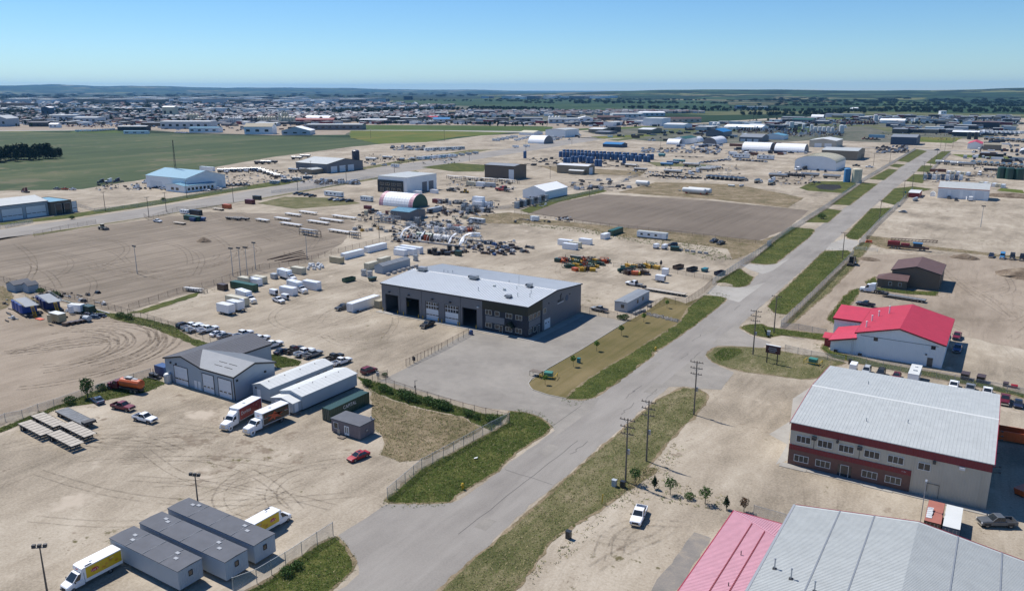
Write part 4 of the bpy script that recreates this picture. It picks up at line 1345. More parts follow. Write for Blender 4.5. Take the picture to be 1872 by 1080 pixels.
# ------------------------------------------------------------------ white hall with red roof
def red_roof_hall():
 x0,x1,y0,y1=-30.0,-8.9,224.0,252.0
 r=thing('hall','white walled hall under a bright red metal roof with low side wings','hall',(x0,y0,0))
 L_,D_,EV,RD=x1-x0,y1-y0,6.3,9.0
 shell(r,0,L_,0,D_,EV,RD,'y','clad_white',10.3)
 gable_roof(r,0,L_,0,D_,EV,RD,'y','roof_red',.45,.16,rib=.9,ribmat='roof_red',mid=10.3,rib_h=.04,rib_w=.05,trim='clad_red')
 f=Face(r,(0,0),(1,0),(0,-1))
 for a in(4.4,18.2):
  f.window(a,4.8,.9,.8,1,'trim_dark',.07)
 f.door(17.6,1.3,2.4,'weathered_wood',frame='trim_white')
 mb=MB()
 f.slab(mb,17.0,17.4,3.0,3.3,0,.3)
 mb.build('wall_light',['trim_dark'],r)
 mb=MB()
 f.slab(mb,1.0,19.8,5.65,5.75,.02,.05)
 mb.build('band',['trim_dark'],r)
 # low wing along the left side
 w=MB().prism([(-6.4,0),(-.01,0),(-.01,4.5),(-6.4,3.0)],'y',.2,14)
 w.build('side_wing',['clad_white'],r)
 w=MB().prism([(-7.0,2.95),(.25,4.75),(.25,4.92),(-7.0,3.12)],'y',-.4,14.3)
 o=w.build('wing_roof',['roof_red'],r)
 MB().box(-7.06,-7.0,-.45,14.3,2.7,3.14).build('roof_trim',['clad_red'],o)
 MB().prism([(-7.0,2.7),(.25,4.5),(.25,4.94),(-7.0,3.14)],'y',-.48,-.402).build('roof_trim',['clad_red'],o)
 w=MB().box(-8.6,-6.42,3.4,8.6,0,2.55)
 w.build('porch',['clad_red'],r)
 w=MB().prism([(3.0,2.56),(9.0,2.56),(6.0,3.4)],'x',-9.2,-6.0)
 w.build('porch_roof',['roof_red'],r)
 # rear wing
 w=MB().prism([(16.0,0),(27.6,0),(27.6,6.2),(16.0,5.1)],'x',-8.6,-.01)
 w.build('rear_wing',['clad_white'],r)
 w=MB().prism([(15.6,5.12),(28.0,6.3),(28.0,6.46),(15.6,5.28)],'x',-9.0,1.2)
 o=w.build('wing_roof',['roof_red'],r)
 MB().box(-9.05,.2,15.5,15.596,4.8,5.3).build('roof_trim',['clad_red'],o)
 for(x,y,h,m_)in((1.6,4.6,1.6,'trim_white'),(2.0,11.5,1.6,'trim_white'),(3.0,17,1.5,'trim_white'),(5.4,19,2.2,'trim_white')):
  vent_pipe(r,x,y,EV+(RD-EV)*x/10.3+.1,h,.17,m_)
 mb=MB()
 mb.bar((-.9,-.5,0),(-.9,-.5,5),.05)
 mb.bar((-.5,-.5,0),(-.5,-.5,5),.05)
 for k in range(14):
  mb.bar((-.9,-.5,.3+k*.35),(-.5,-.5,.3+k*.35),.04)
 mb.build('ladder',['steel'],r)
 for a in(1.4,-4.8):
  MB().cbox(a,-.5,0,.9,.5,.7).build('gas_meter',['dark_steel'],r)
red_roof_hall()
# ------------------------------------------------------------------ brown shop
r,f,e=gable_building('shop','brown clad shop with a shingled brown gable roof','shop',-32.7,-16.9,315.3,335,6.0,8.0,'y','clad_brown','roof_brown',ov=.35,trim='trim_dark')
e.overhead(4,4,4,'clad_brown',panes=0)
hw=Face(r,(-7.9,-9.85),(1,0),(0,-1))
MB().box(-12.0,-2.2,-14.7,-9.86,0,3.3).build('front_wing',['clad_brown'],r)
mb=MB()
a,b,c,d=(-12.5,-15.2,3.3),(-1.8,-15.2,3.3),(-1.8,-9.86,3.9),(-12.5,-8.0,3.3)
mb.add([a,b,(-1.8,-10.0,4.9),(-8.2,-10.0,4.9),d,(-1.8,-9.87,3.3)],[(0,1,2,3),(0,3,4),(1,5,2),(3,2,5,4),(0,4,5,1)])
mb.build('wing_roof',['roof_brown'],r)
g=Face(r,(-12.0,-14.7),(1,0),(0,-1))
g.window(4.0,1.2,.9,1.2,1,'trim_white'),g.window(7.2,1.2,.9,1.2,1,'trim_white')
g=Face(r,(-12.0,-9.86),(0,-1),(-1,0))
g.door(2.5,1.0,2.1)
# ------------------------------------------------------------------ pale gable garage with cross wing (left)
def cross_garage():
 r=thing('garage','pale metal garage with dark cross gabled roof and three white doors','garage',(-171.7,112,0))
 shell(r,0,13.7,0,21.5,5.9,7.5,'y','clad_bluegrey')
 o=gable_roof(r,0,13.7,0,21.5,5.9,7.5,'y','roof_dark',.3,.14,rib=.9,rib_h=.03,rib_w=.04,trim='trim_dark')
 o['label']='main dark roof with its ridge running away from the yard'
 MB().prism([(.02,0),(12,0),(12,5.88),(6,7.48),(.02,5.88)],'x',13.71,25.7).build('wing_wall',['clad_bluegrey'],r)
 mb=MB()
 ribs=MB()
 for(ee,sg)in((0,-1),(12,1)):
  sl=1.6/6
  eo,ez=ee+sg*.35,5.9-sl*.35
  xr=6.9
  P4=[(13.72,eo,ez),(26.0,eo,ez),(26.0,6,7.5),(xr+.1,6,7.5)]
  mb.add([(q[0],q[1],q[2]+.02)for q in P4]+[(q[0],q[1],q[2]+.17)for q in P4],[(0,3,2,1),(4,5,6,7),(0,1,5,4),(1,2,6,5),(2,3,7,6),(3,0,4,7)])
  for k in range(28):
   x=25.6-k*.7
   t0=0.0 if x>13.72 else(13.72-x)/(13.72-xr)
   if t0<1:
    ribs.bar((x,eo+(6-eo)*t0,ez+(7.5-ez)*t0+.175),(x,6,7.675),.04,.05)
 o2=mb.build('wing_roof',['roof_grey'],r)
 ribs.build('roof_seams',['roof_grey'],o2)['kind']='stuff'
 tr=MB()
 for(ee,sg)in((0,-1),(12,1)):
  tr.prism([(ee+sg*.38,5.6),(6,7.25),(6,7.7),(ee+sg*.38,6.0)],'x',26.0,26.08)
  tr.box(13.7,26.0,ee+sg*.36-.03,ee+sg*.36+.03,5.62,5.98)
 tr.build('roof_trim',['trim_dark'],o2)
 for k in range(4):
  MB().bar((16.5+k%2*3.6,2.0+k//2*1.4,6.35+k//2*.37+.3),(19.3+k%2*3.6,2.0+k//2*1.4,6.35+k//2*.37+.3),.08,.1).build('snow_guard',['dark_steel'],o2)
 f=Face(r,(0,0),(1,0),(0,-1))
 onx=lambda x,y:0
 f.overhead(3.6,5.0,4.6,rows=5,panes=4,pane_row=1)
 f.door(11.0,.9,2.1),f.door(12.4,.9,2.1)
 g=Face(r,(0,.0),(1,0),(0,-1))
 g.overhead(14.3,4.0,4.6,rows=5,panes=3,pane_row=1)
 g.overhead(20.0,4.6,4.6,rows=5,panes=3,pane_row=1)
 for a in(2.4,4.5):
  mb=MB()
  f.slab(mb,a-.2,a+.2,4.9,5.3,0,.25)
  mb.build('wall_light',['trim_dark'],r)
 mb=MB()
 f.slab(mb,25.4,25.7,0,5.6,0,.06)
 mb.build('corner_trim',['trim_dark'],r)
 e=Face(r,(25.7,0),(0,1),(1,0))
 mb=MB()
 e.slab(mb,.5,1.1,4.5,5.0,0,.1)
 e.slab(mb,8.8,9.3,4.2,4.7,0,.2)
 mb.build('wall_light',['trim_dark'],r)
cross_garage()
# ------------------------------------------------------------------ two long white trailers used as offices, beside the garage
def long_unit(x0,x1,y0,y1,label,h,porch=False):
 r=thing('portable_building',label,'portable building',(x0,y0,0),0,'long white portable buildings beside the garage')
 w,d=x1-x0,y1-y0
 MB().prism([(0,.5),(w,.5),(w,h),(w/2,h+.75),(0,h)],'y',0,d).build('wall',['clad_bluegrey'],r)
 gable_roof(r,0,w,0,d,h,h+.78,'y','roof_white',.18,.1,rib=1.2,rib_h=.03,rib_w=.05)
 MB().box(.4,w-.4,.3,d-.3,0,.5).build('skid',['dark_steel'],r)
 e=Face(r,(w,0),(0,1),(1,0))
 f=Face(r,(0,0),(1,0),(0,-1))
 f.door(1.6,1.0,2.1,z=.55)
 mb=MB()
 f.slab(mb,1.0,1.4,2.8,3.1,0,.15)
 mb.build('wall_light',['trim_dark'],r)
 if porch:
  MB().prism([(-.3,.5),(w-.2,.5),(w-.2,h-.9),(w/2-.2,h-.2),(-.3,h-.9)],'y',-2.6,-.01).build('porch',['clad_bluegrey'],r)
  gable_roof(r,-.3,w-.2,-2.6,-.1,h-.9,h-.18,'y','roof_white',.1,.1,name='porch_roof')
  g=Face(r,(w-.2,-2.6),(0,1),(1,0))
  g.door(.5,.95,2.1,z=.55)
  g=Face(r,(-.3,-2.6),(1,0),(0,-1))
  g.door(1.5,1.0,2.1,z=.55)
  mb=MB()
  for k in range(3):
   mb.box(w-.1,w+.7,-2.5+.0,-1.3,.0,.2+k*.17)if k==0 else mb.box(w-.1,w+.7-k*.22,-2.5,-1.3,.2+(k-1)*.17,.2+k*.17)
  mb.build('steps',['weathered_wood'],r)
 else:
  for a in(8.0,14.6,17.0):
   mb=MB()
   e.slab(mb,a,a+1.3,1.4,2.5,0,.06)
   mb.build('shutter',['weathered_wood'],r)
 for k in range(4):
  vent_pipe(r,w*.5+.5,2+k*d/4.2,h+.6,.3,.1,'dark_steel',hood=False)
 return r
long_unit(-143.7,-138.0,115.2,135.6,'long white portable building between the garage and its longer porch fronted neighbour',3.5)
long_unit(-134.9,-128.0,115.7,133.4,'long white portable building with a gabled front porch beside a green container',3.6,porch=True)
# ------------------------------------------------------------------ small plank cabin
r=thing('cabin','small grey plank cabin with dark roof standing before the green container','cabin',(-110.6,113.4,0))
MB().box(-4.0,4.0,-2.2,2.2,.2,3.0).build('wall',['plank_siding'],r)
mb=MB()
for k in range(25):
 mb.box(-4.0+k*.3333-.015,-4.0+k*.3333+.015,-2.225,-2.2,.2,2.98)
for k in range(13):
 mb.box(4.0,4.025,-2.2+k*.36-.015,-2.2+k*.36+.015,.2,2.98)
mb.build('batten',['plank_siding'],r)['kind']='stuff'
MB().box(-4.15,4.15,-2.35,2.35,3.01,3.24).build('roof',['roof_felt'],r)
MB().box(-3.7,3.7,-2,2,0,.2).build('skid',['dark_steel'],r)
f=Face(r,(-4,-2.2),(1,0),(0,-1))
f.window(.75,1.2,1.1,1.25,1,'trim_white')
for a in(3.75,4.35):
 f.door(a,.55,2.0,'door_white',z=.3,glass=True)
mb=MB()
f.slab(mb,1.7,2.4,.1,1.3,.02,.12)
mb.build('leaning_board',['deck_wood'],r)
vent_pipe(r,3.6,1.7,3.2,.5,.12)
e=Face(r,(4,-2.2),(0,1),(1,0))
mb=MB()
e.slab(mb,1.6,2.1,1.5,1.8,0,.25)
mb.build('meter_box',['steel'],r)
MB().cbox(-.2,-3.2,0,1.6,1.2,.2).build('step',['weathered_wood'],r)
# ------------------------------------------------------------------ vehicles (facing +X, on z = 0)
def ring8(x,hw,z0,z1,ch=.12):
 return[(x,-hw+ch,z0),(x,hw-ch,z0),(x,hw,z0+ch),(x,hw,z1-ch),(x,hw-ch,z1),(x,-hw+ch,z1),(x,-hw,z1-ch),(x,-hw,z0+ch)]
def glass_panel(a,b,c,d,off=.02):
 """thin pane over four corners, pushed outwards by off"""
 a,b,c,d=[Vector(q)for q in(a,b,c,d)]
 n=(b-a).cross(d-a).normalized()*off
 cen=(a+b+c+d)/4
 mb=MB()
 pts=[cen+(q-cen)*.90 for q in(a,b,c,d)]
 mb.add([tuple(q+n)for q in pts]+[tuple(q-n)for q in pts],[(0,1,2,3),(7,6,5,4),(0,4,5,1),(1,5,6,2),(2,6,7,3),(3,7,4,0)])
 return mb
def cabin_parts(xb,xr,xf,xw,z0,z1,hw,hr,parts,rear=True,split=None):
 """greenhouse: base from xb (back) to xw (windscreen foot) at z0, roof from xr to xf at z1; adds body piece and panes"""
 body=MB()
 B0,B1=(xb,-hw,z0),(xb,hw,z0)
 W0,W1=(xw,-hw,z0),(xw,hw,z0)
 R0,R1=(xr,-hr,z1),(xr,hr,z1)
 F0,F1=(xf,-hr,z1),(xf,hr,z1)
 body.add([B0,W0,W1,B1,R0,F0,F1,R1],[(0,3,2,1),(4,5,6,7),(0,1,5,4),(1,2,6,5),(2,3,7,6),(3,0,4,7)])
 panes=[('windscreen',glass_panel(W0,W1,F1,F0))]
 s=split or[0,.5,1]
 lerp=lambda p,q,t:tuple(Vector(p).lerp(Vector(q),t))
 for i in range(len(s)-1):
  t0,t1=s[i],s[i+1]
  panes.append(('side_window',glass_panel(lerp(B0,W0,t0),lerp(B0,W0,t1),lerp(R0,F0,t1),lerp(R0,F0,t0))))
  panes.append(('side_window',glass_panel(lerp(W1,B1,1-t1),lerp(W1,B1,1-t0),lerp(F1,R1,1-t0),lerp(F1,R1,1-t1))))
 if rear:
  panes.append(('rear_window',glass_panel(B1,B0,R0,R1)))
 return body,panes
def wheels(parts,xs,hw,r,w=.26,dual=()):
 for x in xs:
  for s in(-1,1):
   parts.append(('wheel',wheel_mb(r,w*(2.1 if x in dual else 1),x,s*hw,r),['rubber','rim'],None))
def pickup_kind(name='pickup_truck',bed=True,crew=True):
 P_=[]
 body=MB()
 hw=.98
 body.loft([ring8(2.9,hw*.86,.55,.98),ring8(2.82,hw*.95,.42,1.10),ring8(2.2,hw,.40,1.18),ring8(1.15,hw,.40,1.24),ring8(-.95,hw,.40,1.22),ring8(-1.0,hw,.40,1.20)])
 cb,panes=cabin_parts(-.95,-.8,.35,1.2,1.2,1.88,hw-.06,hw-.2,P_,split=[0,.48,1]if crew else[.3,1])
 body.merge(cb)
 P_.append(('body',body,['PAINT'],None))
 for pn,g in panes:
  P_.append((pn,g,['glass'],None))
 b=MB()
 if bed:
  b.box(-2.85,-1.02,-hw,-hw+.09,.55,1.2).box(-2.85,-1.02,hw-.09,hw,.55,1.2).box(-1.1,-1.02,-hw+.09,hw-.09,.55,1.2)
  b.box(-2.85,-1.02,-hw+.09,hw-.09,.55,.72,1)
  P_.append(('bed',b,['PAINT','black_plastic'],None))
  P_.append(('tailgate',MB().box(-2.92,-2.852,-hw+.02,hw-.02,.55,1.2),['PAINT'],None))
 else:
  b.box(-3.3,-1.05,-1.1,1.1,.85,.98,1).box(-1.15,-1.05,-1.0,1.0,.98,1.9,0)
  P_.append(('flat_deck',b,['dark_steel','grey_deck'],None))
 P_.append(('chassis',MB().box(-2.8,2.5,-.75,.75,.35,.56),['black_plastic'],None))
 P_.append(('bumper',MB().box(2.86,3.0,-hw*.9,hw*.9,.42,.66),['chrome'],None))
 P_.append(('bumper',MB().box(-3.06,-2.93,-hw*.9,hw*.9,.48,.66),['chrome'],None))
 P_.append(('grille',MB().box(2.85,2.925,-.55,.55,.68,.98),['black_plastic'],None))
 for s in(-1,1):
  P_.append(('headlight',MB().box(2.80,2.9,s*.82-.14,s*.82+.14,.78,1.0),['lamp_clear'],None))
  P_.append(('mirror',MB().box(1.0,1.1,s*1.12-.12,s*1.12+.12,1.22,1.42),['black_plastic'],None))
  P_.append(('tail_light',MB().box(-2.94,-2.86,s*.9-.06,s*.9+.06,.75,1.1),['lamp_red'],None))
 wheels(P_,(1.95,-1.85),hw-.02,.42)
 for a in(1.42,-2.38):
  P_.append(('wheel_arch',MB().box(a,a+1.06,-hw-.004,hw+.004,.42,.84),['black_plastic'],None))
 return Kind(name,'pickup truck',P_)
def car_kind(name,cat,suv=False):
 P_=[]
 hw=.92
 zt,zb=(1.72,1.08)if suv else(1.44,.92)
 body=MB()
 body.loft([ring8(2.35,hw*.8,.35,.66,.08),ring8(2.2,hw*.93,.28,.74),ring8(1.5,hw,.26,zb-.06),ring8(.9,hw,.26,zb),ring8(-1.9,hw,.26,zb+.02),ring8(-2.25,hw*.93,.32,zb-.02),ring8(-2.32,hw*.85,.4,zb-.15)])
 if suv:
  cb,panes=cabin_parts(-2.25,-2.05,.15,1.0,zb-.02,zt,hw-.05,hw-.2,P_,split=[0,.33,.66,1])
 else:
  cb,panes=cabin_parts(-1.75,-.95,.2,1.15,zb-.02,zt,hw-.05,hw-.24,P_,split=[.05,.5,.97])
 body.merge(cb)
 P_.append(('body',body,['PAINT'],None))
 for pn,g in panes:
  P_.append((pn,g,['glass'],None))
 for s in(-1,1):
  P_.append(('headlight',MB().box(2.16,2.3,s*.66-.15,s*.66+.15,.55,.7),['lamp_clear'],None))
  P_.append(('tail_light',MB().box(-2.33,-2.24,s*.7-.12,s*.7+.12,.68,.84),['lamp_red'],None))
  P_.append(('mirror',MB().box(.72,.84,s*1.0-.1,s*1.0+.1,.94,1.08),['PAINT'],None))
 P_.append(('bumper',MB().box(2.28,2.38,-.7,.7,.28,.5),['black_plastic'],None))
 if not suv:
  P_.append(('sunroof',MB().box(-.5,.1,-.35,.35,zt-.005,zt+.012),['glass'],None))
 else:
  P_.append(('roof_rail',MB().box(-1.7,0,-.66,-.6,zt,zt+.07).box(-1.7,0,.6,.66,zt,zt+.07),['black_plastic'],None))
 wheels(P_,(1.42,-1.4),hw-.01,.33 if not suv else .37,.22)
 for a in(1.0,-1.82):
  P_.append(('wheel_arch',MB().box(a,a+.84,-hw-.004,hw+.004,.27,.68),['black_plastic'],None))
 return Kind(name,cat,P_)
def hood_truck_parts(P_,paint='PAINT',x0=0.0,fairing=False,sleeper=False):
 """bonneted medium/heavy truck cab whose back wall is at x0"""
 hw=1.12
 b=MB()
 zt=2.55 if not sleeper else 3.0
 b.loft([ring8(x0+3.5,.78,.7,1.45),ring8(x0+3.4,.9,.6,1.62),ring8(x0+2.6,.95,.6,1.72),ring8(x0+1.85,1.05,.6,1.84)])
 b.box(x0+.0,x0+1.85,-hw,hw,.65,1.84)
 cb,panes=cabin_parts(x0+.0,x0+.05,x0+1.25,x0+1.75,1.84,zt,hw-.02,hw-.12,P_,rear=False,split=[.35,.95])
 b.merge(cb)
 for s in(-1,1):
  b.cyl((x0+2.6,s*.78,.55),(x0+2.6,s*1.16,.55),.62,n=12)
 if sleeper:
  b.box(x0-1.5,x0-.002,-1.15,1.15,.9,3.05)
  b.prism([(x0-1.5,3.06),(x0+.5,3.06),(x0-.3,3.45),(x0-1.5,3.6)],'y',-1.05,1.05)
 P_.append(('cab',b,[paint],None))
 if fairing:
  P_.append(('fairing',MB().loft([ring8(x0+1.25,.75,2.4,2.62,.05),ring8(x0+.8,.95,2.45,3.0),ring8(x0+.1,1.05,2.5,3.35)]),[paint],None))
 for pn,g in panes:
  P_.append((pn,g,['glass'],None))
 P_.append(('grille',MB().box(x0+3.42,x0+3.52,-.5,.5,.8,1.4),['chrome'],None))
 P_.append(('bumper',MB().box(x0+3.4,x0+3.62,-1.1,1.1,.42,.75),['chrome'],None))
 for s in(-1,1):
  P_.append(('headlight',MB().box(x0+3.3,x0+3.46,s*.88-.14,s*.88+.14,.95,1.2),['lamp_clear'],None))
  P_.append(('mirror',MB().box(x0+1.65,x0+1.75,s*1.32-.1,s*1.32+.1,1.7,2.3).bar((x0+1.6,s*1.1,2.25),(x0+1.7,s*1.3,2.25),.05),['black_plastic'],None))
def box_truck_kind():
 P_=[]
 hood_truck_parts(P_,x0=2.35)
 P_.append(('box',MB().box(-5.1,2.25,-1.28,1.28,1.12,3.85),['PAINT'],None))
 P_.append(('box_rail',MB().box(-5.12,2.27,-1.3,1.3,1.0,1.12).box(2.2,2.29,-1.3,-1.2,1.12,3.87).box(2.2,2.29,1.2,1.3,1.12,3.87).box(-5.13,-5.05,-1.3,1.3,3.78,3.88),['steel'],None))
 P_.append(('chassis',MB().box(-5.0,5.4,-.45,.45,.55,1.0),['black_plastic'],None))
 wheels(P_,(4.95,-2.9),1.15,.5,.28,dual=(-2.9,))
 P_.append(('roof_hatch',MB().box(-1.2,-.6,-.3,.3,3.851,3.9),['steel'],None))
 return P_
def van_truck_parts():
 """cutaway delivery van with a tall box"""
 P_=[]
 b=MB()
 hw=1.0
 b.loft([ring8(4.2,.85,.45,.95),ring8(4.1,.95,.38,1.1),ring8(3.5,hw,.36,1.32),ring8(3.0,hw,.36,1.4),ring8(1.6,hw,.36,1.4)])
 cb,panes=cabin_parts(1.6,1.6,2.35,3.35,1.38,2.3,hw-.02,hw-.14,P_,rear=False,split=[.35,.95])
 b.merge(cb)
 P_.append(('cab',b,['PAINT'],None))
 for pn,g in panes:
  P_.append((pn,g,['glass'],None))
 P_.append(('box',MB().box(-4.2,1.55,-1.15,1.15,.75,3.1).prism([(1.55,2.35),(2.0,2.5),(1.9,3.0),(1.55,3.1)],'y',-1.1,1.1),['PAINT'],None))
 P_.append(('chassis',MB().box(-4.1,3.6,-.5,.5,.35,.75),['black_plastic'],None))
 P_.append(('grille',MB().box(4.12,4.22,-.5,.5,.5,.92),['black_plastic'],None))
 P_.append(('bumper',MB().box(4.1,4.28,-.92,.92,.34,.52),['black_plastic'],None))
 for s in(-1,1):
  P_.append(('headlight',MB().box(3.95,4.16,s*.78-.13,s*.78+.13,.85,1.05),['lamp_clear'],None))
  P_.append(('mirror',MB().box(3.0,3.1,s*1.18-.1,s*1.18+.1,1.35,1.65),['black_plastic'],None))
 wheels(P_,(3.35,-2.3),1.0,.36,.22,dual=(-2.3,))
 P_.append(('solar_panel',MB().box(.3,1.3,.75,1.05,3.101,3.14),['glass'],None))
 P_.append(('marker_lamp',MB().box(-.1,.3,.3,.36,3.101,3.2),['steel'],None))
 return P_
def tractor_kind():
 P_=[]
 hood_truck_parts(P_,x0=.2,sleeper=True)
 P_.append(('chassis',MB().box(-4.2,3.2,-.45,.45,.6,.95).box(-3.6,-2.2,-.6,.6,.95,1.15),['dark_steel'],None))
 P_.append(('exhaust_stack',MB().cyl((-1.6,.95,.9),(-1.6,.95,3.7),.1,n=8).cyl((-1.6,-.95,.9),(-1.6,-.95,3.7),.1,n=8),['chrome'],None))
 P_.append(('fuel_tank',MB().cyl((-.2,1.0,.75),(1.6,1.0,.75),.32,n=10).cyl((-.2,-1.0,.75),(1.6,-1.0,.75),.32,n=10),['chrome'],None))
 wheels(P_,(2.8,-2.3,-3.6),1.2,.52,.3,dual=(-2.3,-3.6))
 return Kind('semi_tractor','truck',P_)
def daycab_service_kind():
 """bonneted tandem truck with a tank body"""
 P_=[]
 hood_truck_parts(P_,x0=2.2)
 P_.append(('tank',MB().lathe([(.3,-4.6),(1.05,-4.45),(1.15,-4.2),(1.15,1.5),(1.05,1.7),(.3,1.85)],14,(0,0,2.25),axis='x'),['TRIM'],None))
 P_.append(('chassis',MB().box(-4.6,5.2,-.45,.45,.6,1.15),['dark_steel'],None))
 P_.append(('walkway',MB().box(-3.4,.8,-.35,.35,3.4,3.46),['steel'],None))
 P_.append(('hose_tray',MB().box(-4.2,1.4,1.1,1.3,1.0,1.25).box(-4.2,1.4,-1.3,-1.1,1.0,1.25),['dark_steel'],None))
 wheels(P_,(4.8,-2.0,-3.3),1.2,.52,.3,dual=(-2.0,-3.3))
 return Kind('tank_truck','tank truck',P_)
def tank_trailer_kind():
 P_=[]
 P_.append(('tank',MB().lathe([(.3,-6.4),(.95,-6.25),(1.08,-5.9),(1.08,5.9),(.95,6.25),(.3,6.4)],14,(0,0,2.3),axis='x'),['TRIM'],None))
 rb=MB()
 for k in range(7):
  rb.lathe([(1.1,-.05),(1.13,-.05),(1.13,.05),(1.1,.05)],14,(-5.4+k*1.8,0,2.3),axis='x')
 P_.append(('band',rb,['steel'],None))
 P_.append(('chassis',MB().box(-6.0,5.6,-.4,.4,.95,1.3).box(3.2,3.4,-.9,.9,.1,1.3),['dark_steel'],None))
 P_.append(('manhole',MB().cyl((0,0,3.3),(0,0,3.55),.35,n=10).box(-2,2,-.3,.3,3.36,3.4),['steel'],None))
 wheels(P_,(-3.6,-4.9),1.2,.5,.3,dual=(-3.6,-4.9))
 return Kind('tank_trailer','tank trailer',P_)
def flat_trailer_kind(name,gooseneck=False,dark=False,low=False,n=10,gap=.03):
 P_=[]
 z=.95 if low else 1.35
 for k in range(n):
  a=-6.5+k*13.0/n
  P_.append(('deck_plank',MB().box(a+gap,a+13.0/n-gap,-1.28,1.28,z-.06,z),['grey_deck' if dark else 'deck_wood'],None))
 P_.append(('frame',MB().box(-6.5,6.5,-.5,-.35,z-.45,z-.06).box(-6.5,6.5,.35,.5,z-.45,z-.06).box(-6.52,6.52,-1.34,-1.281,z-.24,z+.02).box(-6.52,6.52,1.281,1.34,z-.24,z+.02),['dark_steel'],None))
 if gooseneck:
  P_.append(('gooseneck',MB().box(6.5,7.2,-.9,.9,z-.2,z+.75).bar((7.0,0,z+.65),(9.4,0,z+.65),.35,.3).box(9.2,9.5,-.2,.2,z-.1,z+.6),['dark_steel'],None))
 else:
  P_.append(('landing_leg',MB().box(3.9,4.05,-.8,-.65,.05,z-.3).box(3.9,4.05,.65,.8,.05,z-.3),['dark_steel'],None))
 if dark:
  P_.append(('ramp',MB().box(5.2,6.6,-1.2,1.2,z+.02,z+.5),['dark_steel'],None))
 wheels(P_,(-4.4,-5.6),1.2,.42 if low else .48,.28,dual=(-4.4,-5.6))
 return Kind(name,'flatbed trailer',P_)
def cargo_trailer_kind():
 """small enclosed tandem trailer"""
 P_=[]
 P_.append(('body',MB().box(-2.5,2.3,-1.1,1.1,.6,2.75).prism([(-1.1,2.3),(1.1,2.3),(0,2.8)],'z',.6,2.75),['PAINT'],None))
 P_.append(('roof',MB().box(-2.52,2.32,-1.12,1.12,2.755,2.82),['roof_white'],None))
 P_.append(('drawbar',MB().bar((2.4,.5,.5),(4.0,0,.5),.1).bar((2.4,-.5,.5),(4.0,0,.5),.1).box(3.6,3.75,-.06,.06,0,.9),['dark_steel'],None))
 P_.append(('door',MB().box(-2.56,-2.505,-1.0,-.02,.7,2.65).box(-2.56,-2.505,.02,1.0,.7,2.65),['PAINT'],None))
 P_.append(('side_door',MB().box(.9,1.6,-1.14,-1.102,.7,2.4),['PAINT'],None))
 P_.append(('chassis',MB().box(-2.5,2.3,-1.0,1.0,.42,.598),['dark_steel'],None))
 wheels(P_,(.1,-.75),1.18,.36,.22)
 return Kind('cargo_trailer','enclosed trailer',P_)
def camper_kind():
 P_=[]
 P_.append(('body',MB().prism([(-4.2,.7),(3.6,.7),(4.3,1.5),(4.0,3.1),(-4.2,3.1)],'y',-1.2,1.2),['TRIM'],None))
 P_.append(('roof',MB().box(-4.22,4.0,-1.22,1.22,3.102,3.18),['roof_white'],None))
 for s in(-1,1):
  for a in(-3.2,-.8,1.4):
   P_.append(('window',MB().box(a,a+1.1,min(s*1.2,s*1.23),max(s*1.2,s*1.23),1.75,2.45),['glass'],None))
 P_.append(('roof_vent',MB().box(-2.4,-1.8,-.3,.3,3.18,3.4).box(.5,1.3,-.4,.4,3.18,3.5),['trim_white'],None))
 P_.append(('drawbar',MB().bar((3.6,.5,.55),(5.2,0,.55),.1).bar((3.6,-.5,.55),(5.2,0,.55),.1),['dark_steel'],None))
 wheels(P_,(-.3,-1.2),1.1,.36,.22)
 return Kind('travel_trailer','travel trailer',P_)
def equipment_loader_kind():
 P_=[]
 P_.append(('body',MB().box(-2.6,.2,-.8,.8,.8,1.7).box(.2,2.0,-.6,.6,.7,1.2),['PAINT'],None))
 P_.append(('cab',MB().box(-.9,.5,-.75,.75,1.7,2.9),['glass'],None))
 P_.append(('cab_roof',MB().box(-1.0,.6,-.85,.85,2.9,3.05),['PAINT'],None))
 P_.append(('arm',MB().bar((.6,.5,1.5),(3.0,.5,.8),.2).bar((.6,-.5,1.5),(3.0,-.5,.8),.2),['PAINT'],None))
 P_.append(('bucket',MB().prism([(2.8,.15),(4.0,.15),(3.1,1.2),(2.8,1.2)],'y',-1.3,1.3),['dark_steel'],None))
 wheels(P_,(1.4,-1.6),1.25,.75,.5)
 return Kind('wheel_loader','wheel loader',P_)
